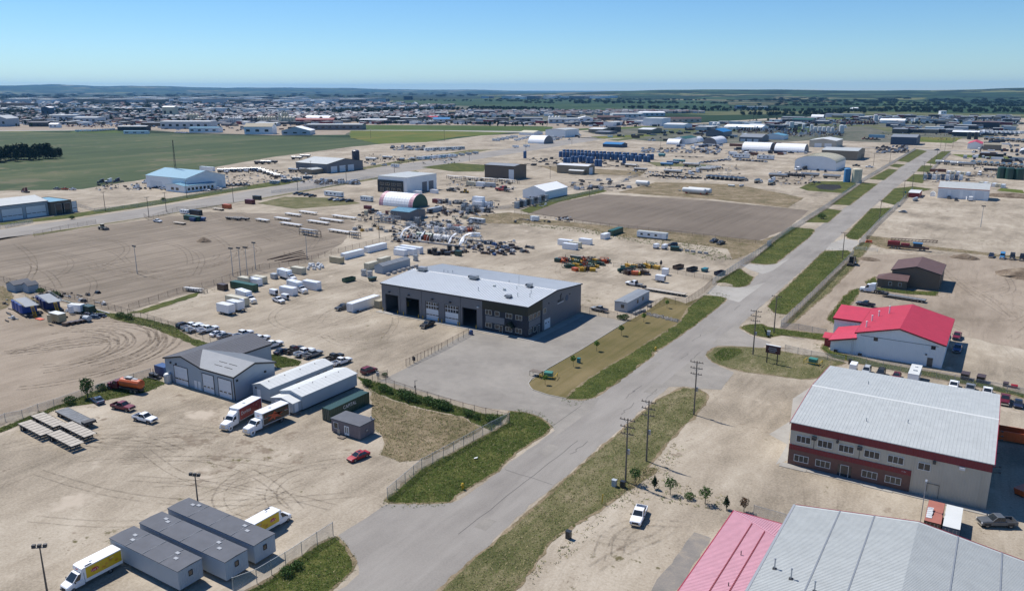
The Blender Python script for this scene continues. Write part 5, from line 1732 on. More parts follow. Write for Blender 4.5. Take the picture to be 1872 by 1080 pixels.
def container_parts(L_,H_=2.6,W_=2.44):
 P_=[]
 mb=MB()
 n=int(L_/.28)
 for s in(-1,1):
  prof=[]
  for k in range(n+1):
   x=-L_/2+.1+k*(L_-.2)/n
   prof.append((x,s*(W_/2-(.045 if k%2 else 0.0))))
  pts=prof+[(q[0],s*(W_/2-.09))for q in reversed(prof)]
  mb.prism(pts,'z',.16,H_-.1)
 mb.box(-L_/2+.06,L_/2-.06,-W_/2+.08,W_/2-.08,.12,H_-.04)
 P_.append(('shell',mb,['PAINT'],None))
 fr=MB()
 for sx in(-1,1):
  for sy in(-1,1):
   fr.cbox(sx*(L_/2-.06),sy*(W_/2-.06),0,.14,.14,H_)
 for sy in(-1,1):
  fr.box(-L_/2+.12,L_/2-.12,sy*(W_/2)-.1 if sy>0 else-W_/2,W_/2 if sy>0 else-W_/2+.1,H_-.12,H_-.01)
  fr.box(-L_/2+.12,L_/2-.12,sy*(W_/2)-.1 if sy>0 else-W_/2,W_/2 if sy>0 else-W_/2+.1,0,.16)
 P_.append(('corner_frame',fr,['PAINT'],None))
 for s in(-1,1):
  d=MB().box(-L_/2-.03,-L_/2+.058,min(s*.02,s*1.1),max(s*.02,s*1.1),.2,H_-.16)
  P_.append(('door',d,['PAINT'],None))
  lb=MB()
  for a in(.3,.8):
   lb.bar((-L_/2-.06,s*a,.2),(-L_/2-.06,s*a,H_-.2),.05)
  P_.append(('lock_rod',lb,['steel'],len(P_)-1))
 return P_
PICKUP=pickup_kind()
FLATDECK=pickup_kind('flatdeck_truck',bed=False,crew=False)
SEDAN=car_kind('parked_car','car')
SUV=car_kind('parked_suv','SUV',True)
TRACTOR=tractor_kind()
TANKTRUCK=daycab_service_kind()
TANKTRAILER=tank_trailer_kind()
FLATBED=flat_trailer_kind('flatbed_trailer')
LOWBED=flat_trailer_kind('lowbed_trailer',gooseneck=True,low=True)
DARKBED=flat_trailer_kind('equipment_trailer',dark=True,low=True)
CARGO=cargo_trailer_kind()
CAMPER=camper_kind()
LOADER=equipment_loader_kind()
BOXTRUCK=Kind('box_truck','truck',box_truck_kind())
CONT20=Kind('shipping_container','shipping container',container_parts(6.06))
CONT40=Kind('shipping_container','shipping container',container_parts(12.19))
CONT10=Kind('storage_container','storage container',container_parts(4.0,2.5,2.3))
def cargo_print(root,s,x0,x1,z0,z1,y,material,name='side_print'):
 mb=MB().box(x0,x1,min(s*y,s*(y+.02)),max(s*y,s*(y+.02)),z0,z1)
 return mb.build(name,[material],root)
def named_box_truck(xy,rz,label,design):
 parts=box_truck_kind()
 if design=='red':
  hold=[]
  hood_truck_parts(hold,x0=2.35,fairing=True)
  parts.append([q for q in hold if q[0]=='fairing'][0])
 k=Kind('delivery_truck','delivery truck',parts)
 r=k.place(xy,rz,label,paint='paint_white')
 k.done=True
 y=1.282
 if design=='red':
  for s in(-1,1):
   cargo_print(r,s,-4.95,2.1,1.2,3.72,y,'print_red')
  lettering('print_letters','Doritos',1.15,'ink_white',r,(.1,y+.03,2.55),(math.pi/2,0,math.pi),.006,xs=.85)
  for(cx,cz,h)in((-3.3,2.9,.8),(-1.6,1.7,.5),(-4.3,2.0,.7),(1.6,1.6,.6),(.2,1.5,.4),(-2.4,3.2,.5),(-3.9,3.35,.5),(-4.6,3.1,.45)):
   MB().prism([(cx-h*.5,cz-h*.45),(cx+h*.5,cz-h*.3),(cx,cz+h*.5)],'y',y+.021,y+.027).build('chip_print',['print_orange' if cx>-2 else 'primer_red'],r)
 else:
  for s in(-1,1):
   cargo_print(r,s,-4.95,2.1,1.2,3.72,y,'print_brown')
  pts=[(-2.6,2.2),(-1.2,3.1),(-.9,3.4),(-.5,2.9),(1.2,3.0),(-.2,2.5),(.9,1.7),(-.5,2.0),(-.9,1.4),(-1.2,2.0),(-2.9,1.6),(-1.7,2.3),(-3.4,2.6)]
  MB().prism(pts,'y',y+.021,y+.027).build('star_print',['print_orange'],r)
  for cx in(1.5,-4.2):
   MB().prism([(cx-.18,2.75),(cx+.18,2.75),(cx,3.05)],'y',y+.021,y+.027).build('print_mark',['ink_red'],r)
   lettering('print_letters','Doritos',.32,'ink_white',r,(cx,y+.03,2.55),(math.pi/2,0,math.pi),.005)
  lettering('print_letters','Lay\u2019s',.35,'ink_red',r,(2.31,0,3.1),(math.pi/2,0,math.pi/2),.01)
 return r
def named_van(xy,rz,label):
 k=Kind('delivery_van','delivery van',van_truck_parts())
 r=k.place(xy,rz,label,paint='paint_white')
 y=1.152
 for s in(-1,1):
  cargo_print(r,s,-4.1,1.35,1.25,2.95,y,'print_yellow')
  a=0 if s<0 else math.pi
  yy=s*(y+.024)
  lo,hi=sorted((yy,yy+s*.006))
  mb=MB().prism([(.05+.5*math.cos(t*math.pi/10),2.15+.36*math.sin(t*math.pi/10))for t in range(20)],'y',lo,hi)
  mb.build('gold_disc',['print_gold'],r)
  lo,hi=sorted((yy+s*.007,yy+s*.012))
  mb=MB().prism([(.05+.62*math.cos(t*math.pi/10),2.1+.30*math.sin(t*math.pi/10))for t in range(20)],'y',lo,hi)
  mb.build('red_oval',['ink_red'],r)
  lettering('print_letters','Lay\u2019s',.52,'ink_white',r,(.05,yy+s*.018,2.1),(math.pi/2,0,a),.004)
  for(cx,cz,rr)in((-1.2,1.85,.26),(-1.75,2.05,.24),(-1.45,1.65,.2),(-2.4,2.3,.3),(-3.3,1.9,.32),(-2.2,2.65,.16)):
   lo,hi=sorted((yy,yy+s*.006))
   MB().prism([(cx+rr*math.cos(t*math.pi/6),cz+rr*.8*math.sin(t*math.pi/6))for t in range(12)],'y',lo,hi).build('chip_print',['print_gold'],r)
  lettering('print_letters','Lay\u2019s',.3,'ink_white',r,(-2.6,yy+s*.012,2.55),(math.pi/2,0,a),.003)
 lettering('print_letters','Lay\u2019s',.3,'ink_red',r,(2.0,0,2.75),(math.radians(82),0,math.pi/2),.01)
 return r
named_box_truck((-135.3,105.0),math.radians(-80),'white truck with red chip advertising on its box and a cab fairing','red')
named_box_truck((-128.6,106.2),math.radians(-90),'white truck whose black box carries an orange star splash','black')
named_van((-107.4,54.4),math.radians(-90),'white delivery van with yellow side panels nosing out from the nearest cabin')
named_van((-95.9,77.6),math.radians(90),'white delivery van with yellow sides behind the farthest of the three long cabins')
# ------------------------------------------------------------------ yard goods (all local to z = 0)
def parts(*a):
 return[(q[0],q[1],q[2]if isinstance(q[2],list)else[q[2]],q[3]if len(q)>3 else None)for q in a]
def frame_mb(L_,W_,H_,t=.12,n=2):
 mb=MB()
 for i in range(n+1):
  x=-L_/2+i*L_/n
  for s in(-1,1):
   mb.bar((x,s*W_/2,0),(x,s*W_/2,H_),t)
  mb.bar((x,-W_/2,H_),(x,W_/2,H_),t)
 for s in(-1,1):
  mb.bar((-L_/2,s*W_/2,H_),(L_/2,s*W_/2,H_),t)
  mb.bar((-L_/2,s*W_/2,.15),(L_/2,s*W_/2,.15),t*1.6)
  mb.bar((-L_/2,s*W_/2,.2),(L_/2,s*W_/2,H_),t*.7)
 return mb
SKID=[Kind('equipment_skid','equipment',parts(('frame',frame_mb(3.0,1.8,1.9),'PAINT'),('vessel',MB().cyl((-1.0,0,.9),(1.0,0,.9),.5,n=10),'PAINT'),('valve',MB().cyl((0,0,1.3),(0,0,2.1),.15,n=8).cbox(0,.4,.2,1,.5,.5),'dark_steel'))),
 Kind('equipment_skid','equipment',parts(('frame',frame_mb(2.2,2.0,1.4),'PAINT'),('cabinet',MB().box(-.9,.6,-.8,.8,.25,1.25),'PAINT'),('pipework',MB().cyl((.8,-.7,.3),(.8,-.7,1.9),.1,n=6).cyl((.8,.6,.3),(.8,.6,1.6),.1,n=6).bar((.8,-.7,1.5),(.8,.6,1.5),.12),'steel'))),
 Kind('equipment_skid','equipment',parts(('base',MB().box(-1.8,1.8,-.9,.9,0,.35),'PAINT'),('engine',MB().box(-1.4,.1,-.6,.6,.35,1.3).cyl((.2,0,.9),(1.5,0,.9),.42,n=10),'PAINT'),('exhaust_stack',MB().cyl((-.8,.3,1.3),(-.8,.3,2.2),.1,n=6),'rusty_steel'))),
 Kind('cage_stack','crate',parts(('frame',frame_mb(1.6,1.4,2.6,.1,1),'PAINT'),('crate',MB().box(-.7,.7,-.6,.6,.15,1.2),'PAINT'),('crate',MB().box(-.7,.7,-.6,.6,1.35,2.4),'PAINT')))]
STEELBOX=Kind('steel_box','crate',parts(('body',MB().box(-1.1,1.1,-.8,.8,.12,1.15).box(-1.0,-.7,-.8,.8,0,.12).box(.7,1.0,-.8,.8,0,.12),'PAINT'),('lid',MB().box(-1.15,1.15,-.85,.85,1.152,1.25),'PAINT')))
BLOCK=Kind('concrete_block','concrete block',parts(('block',MB().box(-.75,.75,-.4,.4,0,.75).box(-.6,.6,-.18,.18,.75,.84),'concrete')))
RACK=Kind('pipe_rack','pipe rack',parts(*[('trestle',MB().bar((x,-1.6,.95),(x,1.6,.95),.2).bar((x,-1.2,0),(x,-1.2,.9),.16).bar((x,1.2,0),(x,1.2,.9),.16).bar((x,-1.5,.08),(x,1.5,.08),.16),'dark_steel')for x in(-5,0,5)],
 *[('pipe',MB().cyl((-6.2+(k%3)*.3,-1.2+k*.4,1.2),(6.2,-1.2+k*.4,1.2),.17,n=8),'pvc_white')for k in range(7)]))
TALLRACK=Kind('storage_rack','steel rack',parts(*[('upright',MB().bar((x,-.8,0),(x,-.8,2.6),.16).bar((x,.8,0),(x,.8,2.6),.16).bar((x,-.8,1.2),(x,.8,1.2),.12).bar((x,-.8,2.5),(x,.8,2.5),.12),'dark_steel')for x in(-6,-3,0,3,6)],
 ('rail',MB().bar((-6,-.8,1.2),(6,-.8,1.2),.12).bar((-6,.8,1.2),(6,.8,1.2),.12).bar((-6,-.8,2.5),(6,-.8,2.5),.12).bar((-6,.8,2.5),(6,.8,2.5),.12),'dark_steel'),
 *[('pipe',MB().cyl((-6,-.5+k*.35,2.7),(1.5+k,-.5+k*.35,2.7),.13,n=6),'pvc_white')for k in range(4)],*[('pipe',MB().cyl((-5,-.5+k*.35,1.4),(4,-.5+k*.35,1.4),.13,n=6),'pvc_white')for k in range(4)]))
def bin_parts(L_,W_,H_,inner='dark_steel'):
 return parts(('side',MB().box(-L_/2,L_/2,-W_/2,-W_/2+.08,.25,H_),'PAINT'),('side',MB().box(-L_/2,L_/2,W_/2-.08,W_/2,.25,H_),'PAINT'),('end',MB().box(-L_/2,-L_/2+.08,-W_/2+.08,W_/2-.08,.25,H_),'PAINT'),('end',MB().box(L_/2-.08,L_/2,-W_/2+.08,W_/2-.08,.25,H_),'PAINT'),
 ('floor',MB().box(-L_/2+.08,L_/2-.08,-W_/2+.08,W_/2-.08,.25,.6),inner),('rib',MB().merge(sum_boxes([(-L_/2+.5+k*(L_-1)/5,-W_/2-.06,W_/2+.06)for k in range(6)],H_)),'PAINT'))
def sum_boxes(l,H_):
 m=MB()
 for(x,a,b)in l:
  m.box(x-.05,x+.05,a,a+.058,.3,H_-.02).box(x-.05,x+.05,b-.058,b,.3,H_-.02)
 return m
ROLLOFF=Kind('waste_bin','bin',bin_parts(5.6,2.3,1.7))
SKIP=Kind('waste_skip','bin',parts(('body',MB().taper((-1.2,1.2,-.8,.8),(-1.6,1.6,-.9,.9),.2,1.3),'PAINT'),('lid',MB().box(-1.6,1.6,-.92,.92,1.302,1.38),'PAINT'),('skid',MB().box(-1.2,-.9,-.8,.8,0,.2).box(.9,1.2,-.8,.8,0,.2),'dark_steel')))
GENSET=Kind('generator_trailer','generator',parts(('body',MB().box(-1.5,1.5,-.8,.8,.6,2.2),'PAINT'),('drawbar',MB().bar((1.5,.4,.5),(3.0,0,.5),.1).bar((1.5,-.4,.5),(3.0,0,.5),.1),'dark_steel'),('grille',MB().box(-1.53,-1.502,-.6,.6,.8,1.9).box(-.9,.1,-.83,-.802,1.1,1.8),'black_plastic'),
 ('chassis',MB().box(-1.5,1.6,-.7,.7,.4,.6),'dark_steel'),*[('wheel',wheel_mb(.34,.22,x,s*.98,.34),['rubber','rim'])for x in(-.4,.4)for s in(-1,1)]))
VTANK=Kind('storage_tank','tank',parts(('shell',MB().lathe([(1.75,0),(1.75,7.6),(1.2,8.0),(.2,8.15)],16),'PAINT'),('manway',MB().cyl((1.7,0,.9),(1.95,0,.9),.4,n=10),'steel'),('ladder',MB().bar((-1.4,1.3,0),(-1.4,1.3,8),.06).bar((-1.1,1.55,0),(-1.1,1.55,8),.06),'steel')))
HTANK=Kind('horizontal_tank','tank',parts(('shell',MB().lathe([(.3,-5.5),(1.2,-5.2),(1.4,-4.8),(1.4,4.8),(1.2,5.2),(.3,5.5)],16,(0,0,1.9),axis='x'),'PAINT'),('saddle',MB().box(-3.6,-3.2,-1.2,1.2,0,1.0),'TRIM'),('saddle',MB().box(3.2,3.6,-1.2,1.2,0,1.0),'TRIM')))
BAG=Kind('bulk_bag','bag',parts(('bag',MB().lathe([(.3,0),(.5,.15),(.52,.7),(.3,.95),(.12,1.05)],8),'tarp_white')))
OFFICE=Kind('office_trailer','office trailer',parts(('wall',MB().box(-6,6,-1.5,1.5,.5,3.1),'TRIM'),('roof',MB().box(-6.1,6.1,-1.6,1.6,3.102,3.26),'roof_pale'),('door',MB().box(3.4,4.3,-1.54,-1.502,.6,2.7),'door_white'),
 *[('window',MB().box(x,x+1.0,-1.54,-1.502,1.5,2.4),'window_glass')for x in(-4.5,-1.5,1.4)],('end_window',MB().box(6.002,6.04,-.5,.5,1.5,2.4),'window_glass'),('skid',MB().box(-5.8,5.8,-1.3,1.3,0,.5),'dark_steel')))
TRUCKVAN=Kind('van_body_truck','truck',[q for q in box_truck_kind()])
R=math.radians
ORD='first second third fourth fifth sixth seventh eighth ninth tenth eleventh twelfth thirteenth fourteenth'.split()
NB={'paint_charcoal':'charcoal','paint_lightblue':'pale blue','paint_dark_green':'dark green','paint_steelblue':'steel blue','paint_pale_grey':'pale grey'}
def cn(p):
 return NB.get(p,p.replace('paint_','').replace('_',' '))
def C(k,reg,x,y,deg,label,paint=None,trim=None,group=None,detail=True,z=.8,sc=None,name=None):
 return k.place(reg(x,y,z),R(deg),label,group,'paint_'+paint if paint else None,trim,detail,sc,name=name)
def near_corner(k,reg,x,y,ax,L_,W_,label,paint=None,trim=None,group=None,detail=True,sc=None,flip=False,name=None):
 """stand a box so that the bottom corner between its two visible walls is at image (x, y)"""
 gx,gy=reg(x,y)
 s=sc if isinstance(sc,(int,float))else 1
 lx,ly=(L_*s,W_*s)if ax=='x' else(W_*s,L_*s)
 rz={'x':180 if flip else 0,'y':-90 if flip else 90}[ax]
 return k.place((gx-lx/2,gy+ly/2),R(rz),label,group,'paint_'+paint if paint else None,trim,detail,sc,name=name)
 # --- vehicles near the camera
C(PICKUP,C1,895,605,math.degrees(rear_front(C1(825,620),C1(965,648))[1]),'maroon pickup with a loaded bed facing the white pickup beside a weedy fence','wine')
C(PICKUP,C1,1055,690,math.degrees(rear_front(C1(985,690),C1(1125,722))[1]),'white pickup parked next to the maroon pickup in the open yard','white')
C(SEDAN,C1,708,555,170,'silver blue sedan tucked against a leafy sapling by the fence','steelblue')
C(SEDAN,C2,738,960,math.degrees(rear_front(C2(800,955),C2(690,1000))[1]),'bright red sedan alone on the gravel below the plank cabin','red')
C(PICKUP,D3,907,520,math.degrees(rear_front(D3(940,470),D3(885,600))[1]),'white pickup alone on the gravel beside the roadside verge','white')
C(PICKUP,D4,1675,565,math.degrees(rear_front(D4(1800,585),D4(1545,580))[1]),'metallic grey pickup with sunroof beside the white container','grey')
C(PICKUP,B2,1240,885,-87,'black pickup nosing away from a white bay door of the workshop','black')
C(PICKUP,B2,157,710,-12,'white pickup beside small generator trailers in the truck yard','white')
C(PICKUP,B2,625,760,-95,'dark pickup half hidden behind a long white trailer','charcoal')
C(PICKUP,B3,620,775,172,'grey and white pickup behind the chain link beside the workshop','silver')
C(PICKUP,B3,1455,278,-100,'dark blue pickup by the weeds along the brown tilled lot','navy')
C(PICKUP,B3,1505,293,-100,'charcoal pickup beside a dark blue one near the tilled lot','charcoal')
C(FLATDECK,B3,870,590,176,'white flatdeck pickup hitched to a long gooseneck trailer','white',sc=1.05)
C(SUV,B3,1155,305,200,'dark SUV behind two small white generators','navy')
C(SUV,C2,815,340,84,'red SUV parked inside the open gate','wine')
C(PICKUP,B4,718,737,170,'dark navy pickup behind the red roofed hall','navy')
C(PICKUP,B4,1385,970,-93,'maroon pickup beside a standing person near the red roofed hall','wine')
C(PICKUP,C4,1390,185,-93,'blue pickup in the shade beside the red roofed hall','blue')
C(SEDAN,B4,990,65,176,'silver car by the fence corner at the edge of an empty gravel lot','silver')
C(TRACTOR,B4,620,440,88,'black sleeper truck parked behind the roadside fence','black')
C(TRACTOR,B4,760,640,178,'white highway truck coupled to a black lowbed behind the brown shop','white')
C(flat_trailer_kind('lowbed_trailer',True,True,True),B4,1000,690,172,'long black lowbed trailer behind the brown shop',sc=1.05)
for i,(p,k)in enumerate((('navy',PICKUP),('sky',TRACTOR),('charcoal',TRACTOR),('black',TRACTOR))):
 C(k,B4,(1635,1715,1787,1858)[i],(385,395,400,408)[i],-92,f'{cn("paint_" + p)} truck {ORD[i]} from the left in the row at the right edge',p,group='trucks parked at the right edge',sc=.8 if k is TRACTOR else 1)
for i,(x,y,k,p,w)in enumerate(((725,345,SUV,'pale_grey','pale SUV'),(830,362,SUV,'charcoal','charcoal SUV'),(945,380,SEDAN,'wine','maroon car'),(1360,455,PICKUP,'white','white pickup'),(1480,478,PICKUP,'silver','silver pickup'),
 (1605,503,PICKUP,'white','white pickup'),(1735,555,PICKUP,'maroon','maroon pickup'),(1832,580,SEDAN,'navy','dark blue car'))):
 C(k,C4,x,y,-91,f'{w} {ORD[i]} from the left behind the wide metal roofed office',p,group='vehicles along the fence behind the office')
C(CAMPER,C4,1075,385,-90,'white travel trailer behind the wide metal roofed office',trim='paint_white',z=1.5)
C(GENSET,C4,630,330,-90,'small white covered trailer at the corner of the fence','white')
where='in the row behind the pale garage'
for i,(reg,x,y,k,p)in enumerate(((B1,1340,890,SUV,'navy'),(B1,1398,900,PICKUP,'white'),(B1,1430,915,PICKUP,'white'),(B1,1515,922,PICKUP,'white'),(B1,1583,948,SEDAN,'white'),(B1,1634,962,SEDAN,'silver'),(C1,1770,80,PICKUP,'white'),(C1,1835,92,SEDAN,'navy'),
 (C2,20,118,PICKUP,'white'),(C2,110,158,PICKUP,'white'),(C2,178,200,SEDAN,'navy'),(C2,270,192,PICKUP,'black'),(C2,345,212,PICKUP,'white'),(C2,405,225,PICKUP,'silver'))):
 C(k,reg,x,y,86+rnd.uniform(-4,4),f'{cn("paint_" + p)} {k.cat} {ORD[i]} from the far end {where}',p,group='vehicles in the row behind the garage',sc=1.08 if k is PICKUP and p=='white' else None)
C(PICKUP,C2,560,248,86,'black pickup next to a white one past the end of the white portable buildings','black')
C(PICKUP,C2,615,278,84,'white pickup next to a black one past the end of the white portable buildings','white')
# --- flatbeds lower left
FLATSHORT=flat_trailer_kind('flatbed_trailer',n=7,gap=.12)
for i,(x,y,lab)in enumerate(((258,758,'light planked flatbed trailer nearest the fence in the front row'),(475,835,'light planked flatbed trailer at the front of the paired trailers'),(350,700,'light planked flatbed trailer beside the dark deck trailer'),(568,770,'light planked flatbed trailer pointing to the dark trailer ramp'))):
 FLATSHORT.place(C1(x,y,1.4),R(-4),lab,'light planked flatbed trailers',sc=(.80,1,1))
DARKBED.place(C1(550,680,1.0),R(-5),'dark worn deck trailer with folded ramp beside pale flatbeds',sc=(1.02,1.05,1.1))
# orange tank truck derelict by the fence
r=C(TANKTRUCK,C1,930,460,192,'derelict orange tank truck among weeds against the fence','maroon','paint_orange',sc=.98,z=1.2)
MB().box(-1.6,.1,-.5,.5,3.47,3.75).build('hatch',['roof_pale'],r)
near_corner(CONT10,C1,1200,395,'x',4,2.3,'blue steel container behind the pale garage corner','blue')
r=tag(MB().lathe([(.9,0),(.9,2.0),(.7,2.3),(.25,2.45)],14).build('water_tank',['tank_white'],None,(*C1(1225,432),0)),'white plastic water tank at the garage corner','tank')
near_corner(SKID[2],C1,1135,420,'x',3.6,1.8,'dark idle pump skid between the orange tank truck and garage','charcoal')
CAPT=near_corner(CONT40,C2,540,722,'y',12.2,2.44,'long dark green container with white lettering beside the portable building','dark_green',sc=(1.02,1,1.12),flip=False)
lettering('painted_letters','CAPITAL',1.05,'ink_white',CAPT,(-.2,-1.25,1.75),(math.pi/2,0,0),.006)
# containers between the maroon office and the pink building
pc=[D4(1195,330,2.6),D4(1320,355,2.6),D4(1450,383,2.6),D4(1140,570,2.6)]
yc=136.9
r=CONT20.place((pc[0][0]+1.3,yc),R(90),'rust red container topped with loose white sheets',None,'paint_brown',sc=(1.3,1,1))
MB().box(-3.0,3.0,-1.2,1.2,2.602,2.63).build('roof',['primer_red'],r)
tp=MB()
for k in range(5):
 tp.add([(-2.7+k*.62,.25+.1*(k%2),2.66+.08*k),(-2.0+k*.62,.2,2.68+.08*k),(-2.1+k*.62,1.05,2.72+.07*k),(-2.8+k*.62,1.12,2.66+.08*k),(-2.7+k*.62,.25+.1*(k%2),2.70+.08*k),(-2.0+k*.62,.2,2.72+.08*k),(-2.1+k*.62,1.05,2.76+.07*k),(-2.8+k*.62,1.12,2.70+.08*k)],
 [(0,3,2,1),(4,5,6,7),(0,1,5,4),(1,2,6,5),(2,3,7,6),(3,0,4,7)])
o=tp.build('tarpaulin',['tarp_white'],None,(pc[0][0]+1.3,yc,0))
o.rotation_euler=(0,0,R(90))
tag(o,'crumpled white sheets lying on the rust red container','tarpaulin')
CONT20.place((pc[1][0]+1.35,yc-.2),R(90),'white roofed dark container beside the rust red one',None,'paint_steelblue',sc=(1.32,1,1)).name='shipping_container'
MB().box(-1.22,1.22,-4.0,4.0,2.61,2.66).build('container_roof',['roof_white'],None,(pc[1][0]+1.35,yc-.2,0)).update_tag()
o=bpy.data.objects['container_roof']
o.parent=bpy.data.objects[[q.name for q in bpy.data.objects if q.get('label')=='white roofed dark container beside the rust red one'][0]]
o.location=(0,0,0)
o.rotation_euler=(0,0,R(-90))
o.scale=(1,1/1.32,1)
C(ROLLOFF,C4,1830,830,3,'orange bin with a pale tarpaulin at the right edge','orange',z=1,sc=1.4)
C(SKIP,D4,1868,350,60,'orange front loading bin at the right edge of the shaded yard','orange',z=.6)
for i,(x,y)in enumerate(((1445,385),(1560,405))):
 C(STEELBOX,C4,x,y,-95,('open brown crate','tall brown crate')[i]+' standing behind the white pickups by the fence','brown',sc=(1.2,1.1,1.3))
C(STEELBOX,C4,1742,435,-95,'small brown crate near a red barrel by the fence','brown',sc=.7)
tag(MB().cyl((-.7,0,.45),(.7,0,.45),.45,n=12).build('barrel',['paint_red'],None,(*C4(1800,472),0)),'red barrel lying on its side behind the maroon pickup','barrel')
# --- truck yard, left of the workshop
near_corner(CONT40,B1,1843,655,'x',12.2,2.44,'bright green container at the edge of the graded yard','green')
near_corner(CONT10,B1,1630,645,'x',4,2.3,'rusty brown container behind the bright green one','brown',sc=.9)
near_corner(CONT20,B1,1812,605,'x',6.06,2.44,'cream container behind the bright green one','cream')
near_corner(CONT20,B1,1875,612,'x',6.06,2.44,'white container next to a cream one behind the trucks','white')
near_corner(CONT20,B2,40,597,'x',6.06,2.44,'cream container standing between two white trucks','cream')
near_corner(CONT20,B1,1752,758,'x',6.06,2.44,'long beige van trailer among the white trailers','cream',sc=(1.5,1,1.1))
near_corner(CARGO,B1,1738,800,'x',4.9,2.2,'white enclosed trailer in the middle of the trailer row','white',sc=1.15)
near_corner(CARGO,B1,1668,826,'x',4.9,2.2,'white enclosed trailer with a dark corner emblem nearest the camera','white',sc=1.2)
for(reg,x,y,l)in((B1,1790,685,'white van body truck beside the bright green container'),(B2,215,530,'white van body truck farthest from the camera in the truck yard'),(B2,290,615,'white van body truck beside the white semi trailer')):
 r=C(TRUCKVAN,reg,x,y,-11,l,'white',z=1.6,sc=.95)
 lettering('emblem','X',1.3,'ink_black',r,(-4.2,-1.30,2.7),(math.pi/2,0,0),.005,shear=.3)
near_corner(CONT20,B2,425,642,'x',6.06,2.44,'white trailer box right of the white trucks','white',sc=(1.2,1,1.15))
near_corner(CONT20,B2,255,682,'x',6.06,2.44,'white trailer box behind two generators','white',sc=(1.1,1,1.05))
near_corner(CONT20,B2,325,528,'x',6.06,2.44,'cream container beside the heap of white bags','cream')
C(GENSET,B2,122,660,178,'white generator trailer left of a smaller white generator','white')
C(GENSET,B2,205,690,178,'white generator trailer with an open side behind the white pickup','white',sc=.9)
C(STEELBOX,B2,125,540,0,'pale grey cabinet beside the farthest white truck','pale_grey',sc=(1.1,1.1,1.6))
for i in range(26):
 BAG.place(B2(rnd.uniform(368,485),rnd.uniform(455,492)),rnd.random()*3,'white bulk bag in the heap beside the cream container','white bulk bags heaped on the sand',detail=False,sc=rnd.uniform(.8,1.3))
for i in range(6):
 a,b=B2(75+i*26,420+i*4-(i%2)*8),B2(330+i*10,352+i*12)
 tag(MB().cyl((*a,.18),(*b,.18),.15,n=8).build('steel_pipe',['rusty_steel']),f'long rusty pipe on the ground, {ORD[i]} from the graded yard','pipe','rusty pipes on the ground')
near_corner(CONT20,B2,605,450,'x',6.06,2.44,'dusty tan container at the end of the white container line','tan')
near_corner(CONT40,B2,640,418,'y',12.2,2.44,'long white container next to the dusty tan one','white')
near_corner(CONT40,B2,810,370,'y',12.2,2.44,'long white container in line behind another, far end','white',sc=1.03)
near_corner(CONT20,B2,1072,393,'x',6.06,2.44,'short white container in front of two longer ones','white')
near_corner(CONT40,B2,1150,390,'x',12.2,2.44,'white container behind the short one','white',sc=(.9,1,1.1))
near_corner(CONT40,B2,1190,378,'x',12.2,2.44,'white container at the back of the three','white',sc=(.95,1,1.1))
near_corner(CONT20,B2,812,492,'y',6.06,2.44,'cream container nearest the camera of a pair end to end','cream')
near_corner(CONT20,B2,905,455,'y',6.06,2.44,'cream container farther back of a pair end to end','cream')
g=B2(915,521)
gable_building('portable_hall','long grey portable hall with a low ridged roof behind the workshop','portable building',g[0]-4.2,g[0],g[1],g[1]+17,2.9,3.8,'y','clad_bluegrey','roof_grey',ov=.1,rib=3.3)
for i,(x,y)in enumerate(((955,525),(1000,513),(1035,501),(1066,491),(1100,483),(1128,473),(1158,465))):
 C(BLOCK,B2,x,y,90,f'concrete block {ORD[i]} in the line beside the grey portable hall',group='concrete blocks beside the portable hall',z=.3,sc=1.2)
for i,(x,y)in enumerate(((778,535),(822,545),(1155,425))):
 C(SKID[3],B2,x,y,0,('stacked grey cages left of a twin stack','stacked grey cages right of a twin stack','stacked grey crates beside the white containers')[i],'pale_grey',z=0)
C(ROLLOFF,B2,668,560,84,'dark green bin with lighter lid on the sand','green',sc=.9)
C(SKIP,B2,840,560,84,'small dark green skip behind the workshop','dark_green',z=.5)
near_corner(CONT40,B2,705,800,'y',12.2,2.44,'long white trailer open at one end beside the workshop','white',sc=(1.1,1.05,1.15))
near_corner(CONT20,B2,895,775,'y',6.06,2.44,'tan container between the white trailer and the workshop','tan')
tag(MB().box(-.6,.6,-.5,.5,0,.12).box(-.6,-.5,-.5,.5,.12,.5).box(.5,.6,-.5,.5,.12,.5).build('pallet_box',['weathered_wood'],None,(*B2(742,798),0)),'small wooden crate below the open white trailer','crate')
tag(MB().box(-.45,.45,-.45,.45,0,1.1).taper((-.45,.45,-.45,.45),(-.2,.2,-.2,.2),1.1,1.45).build('litter_bin',['paint_blue'],None,(*B2(1558,962),0)),'blue bin at the end of the lot fence','bin')
# --- racks and pipes
for i,(x,y,s)in enumerate(((40,1040,.8),(185,1030,1),(262,1000,1),(370,985,1.15),(245,1070,1.3),(445,1055,1.3),(540,1040,1.45),(635,1018,1.5))):
 RACK.place(A2(x,y,1.2),R(-4),f'low rack of white pipes, {ORD[i]} from the left in the pipe yard','low racks of white pipes',sc=(s,1,1))
RACK.place(B2(600,205,1.2),R(-4),'low rack of white pipes touching the tall right rack','low racks of white pipes',sc=(1.2,1,1))
TALLRACK.place(B2(385,225,1.3),R(-4),'long two tier rack loaded with white pipes',sc=(1.15,1.2,1.15))
TALLRACK.place(B2(713,240,1.3),R(-4),'short two tier rack loaded with white pipes',sc=(.5,1.2,1.1))
TALLRACK.place(B1(1420,635,.8),R(10),'dark rack of rusty pipe beside the corner of the graded yard',sc=(.8,1,.5))
for i,(x,y)in enumerate(((1700,1035),(1640,1035))):
 C(TANKTRAILER,A1,x+60,y,4,('black pipe trailer carrying a white tube','black pipe trailer behind another')[i],None,'dark_steel',sc=(.9,.7,.5))
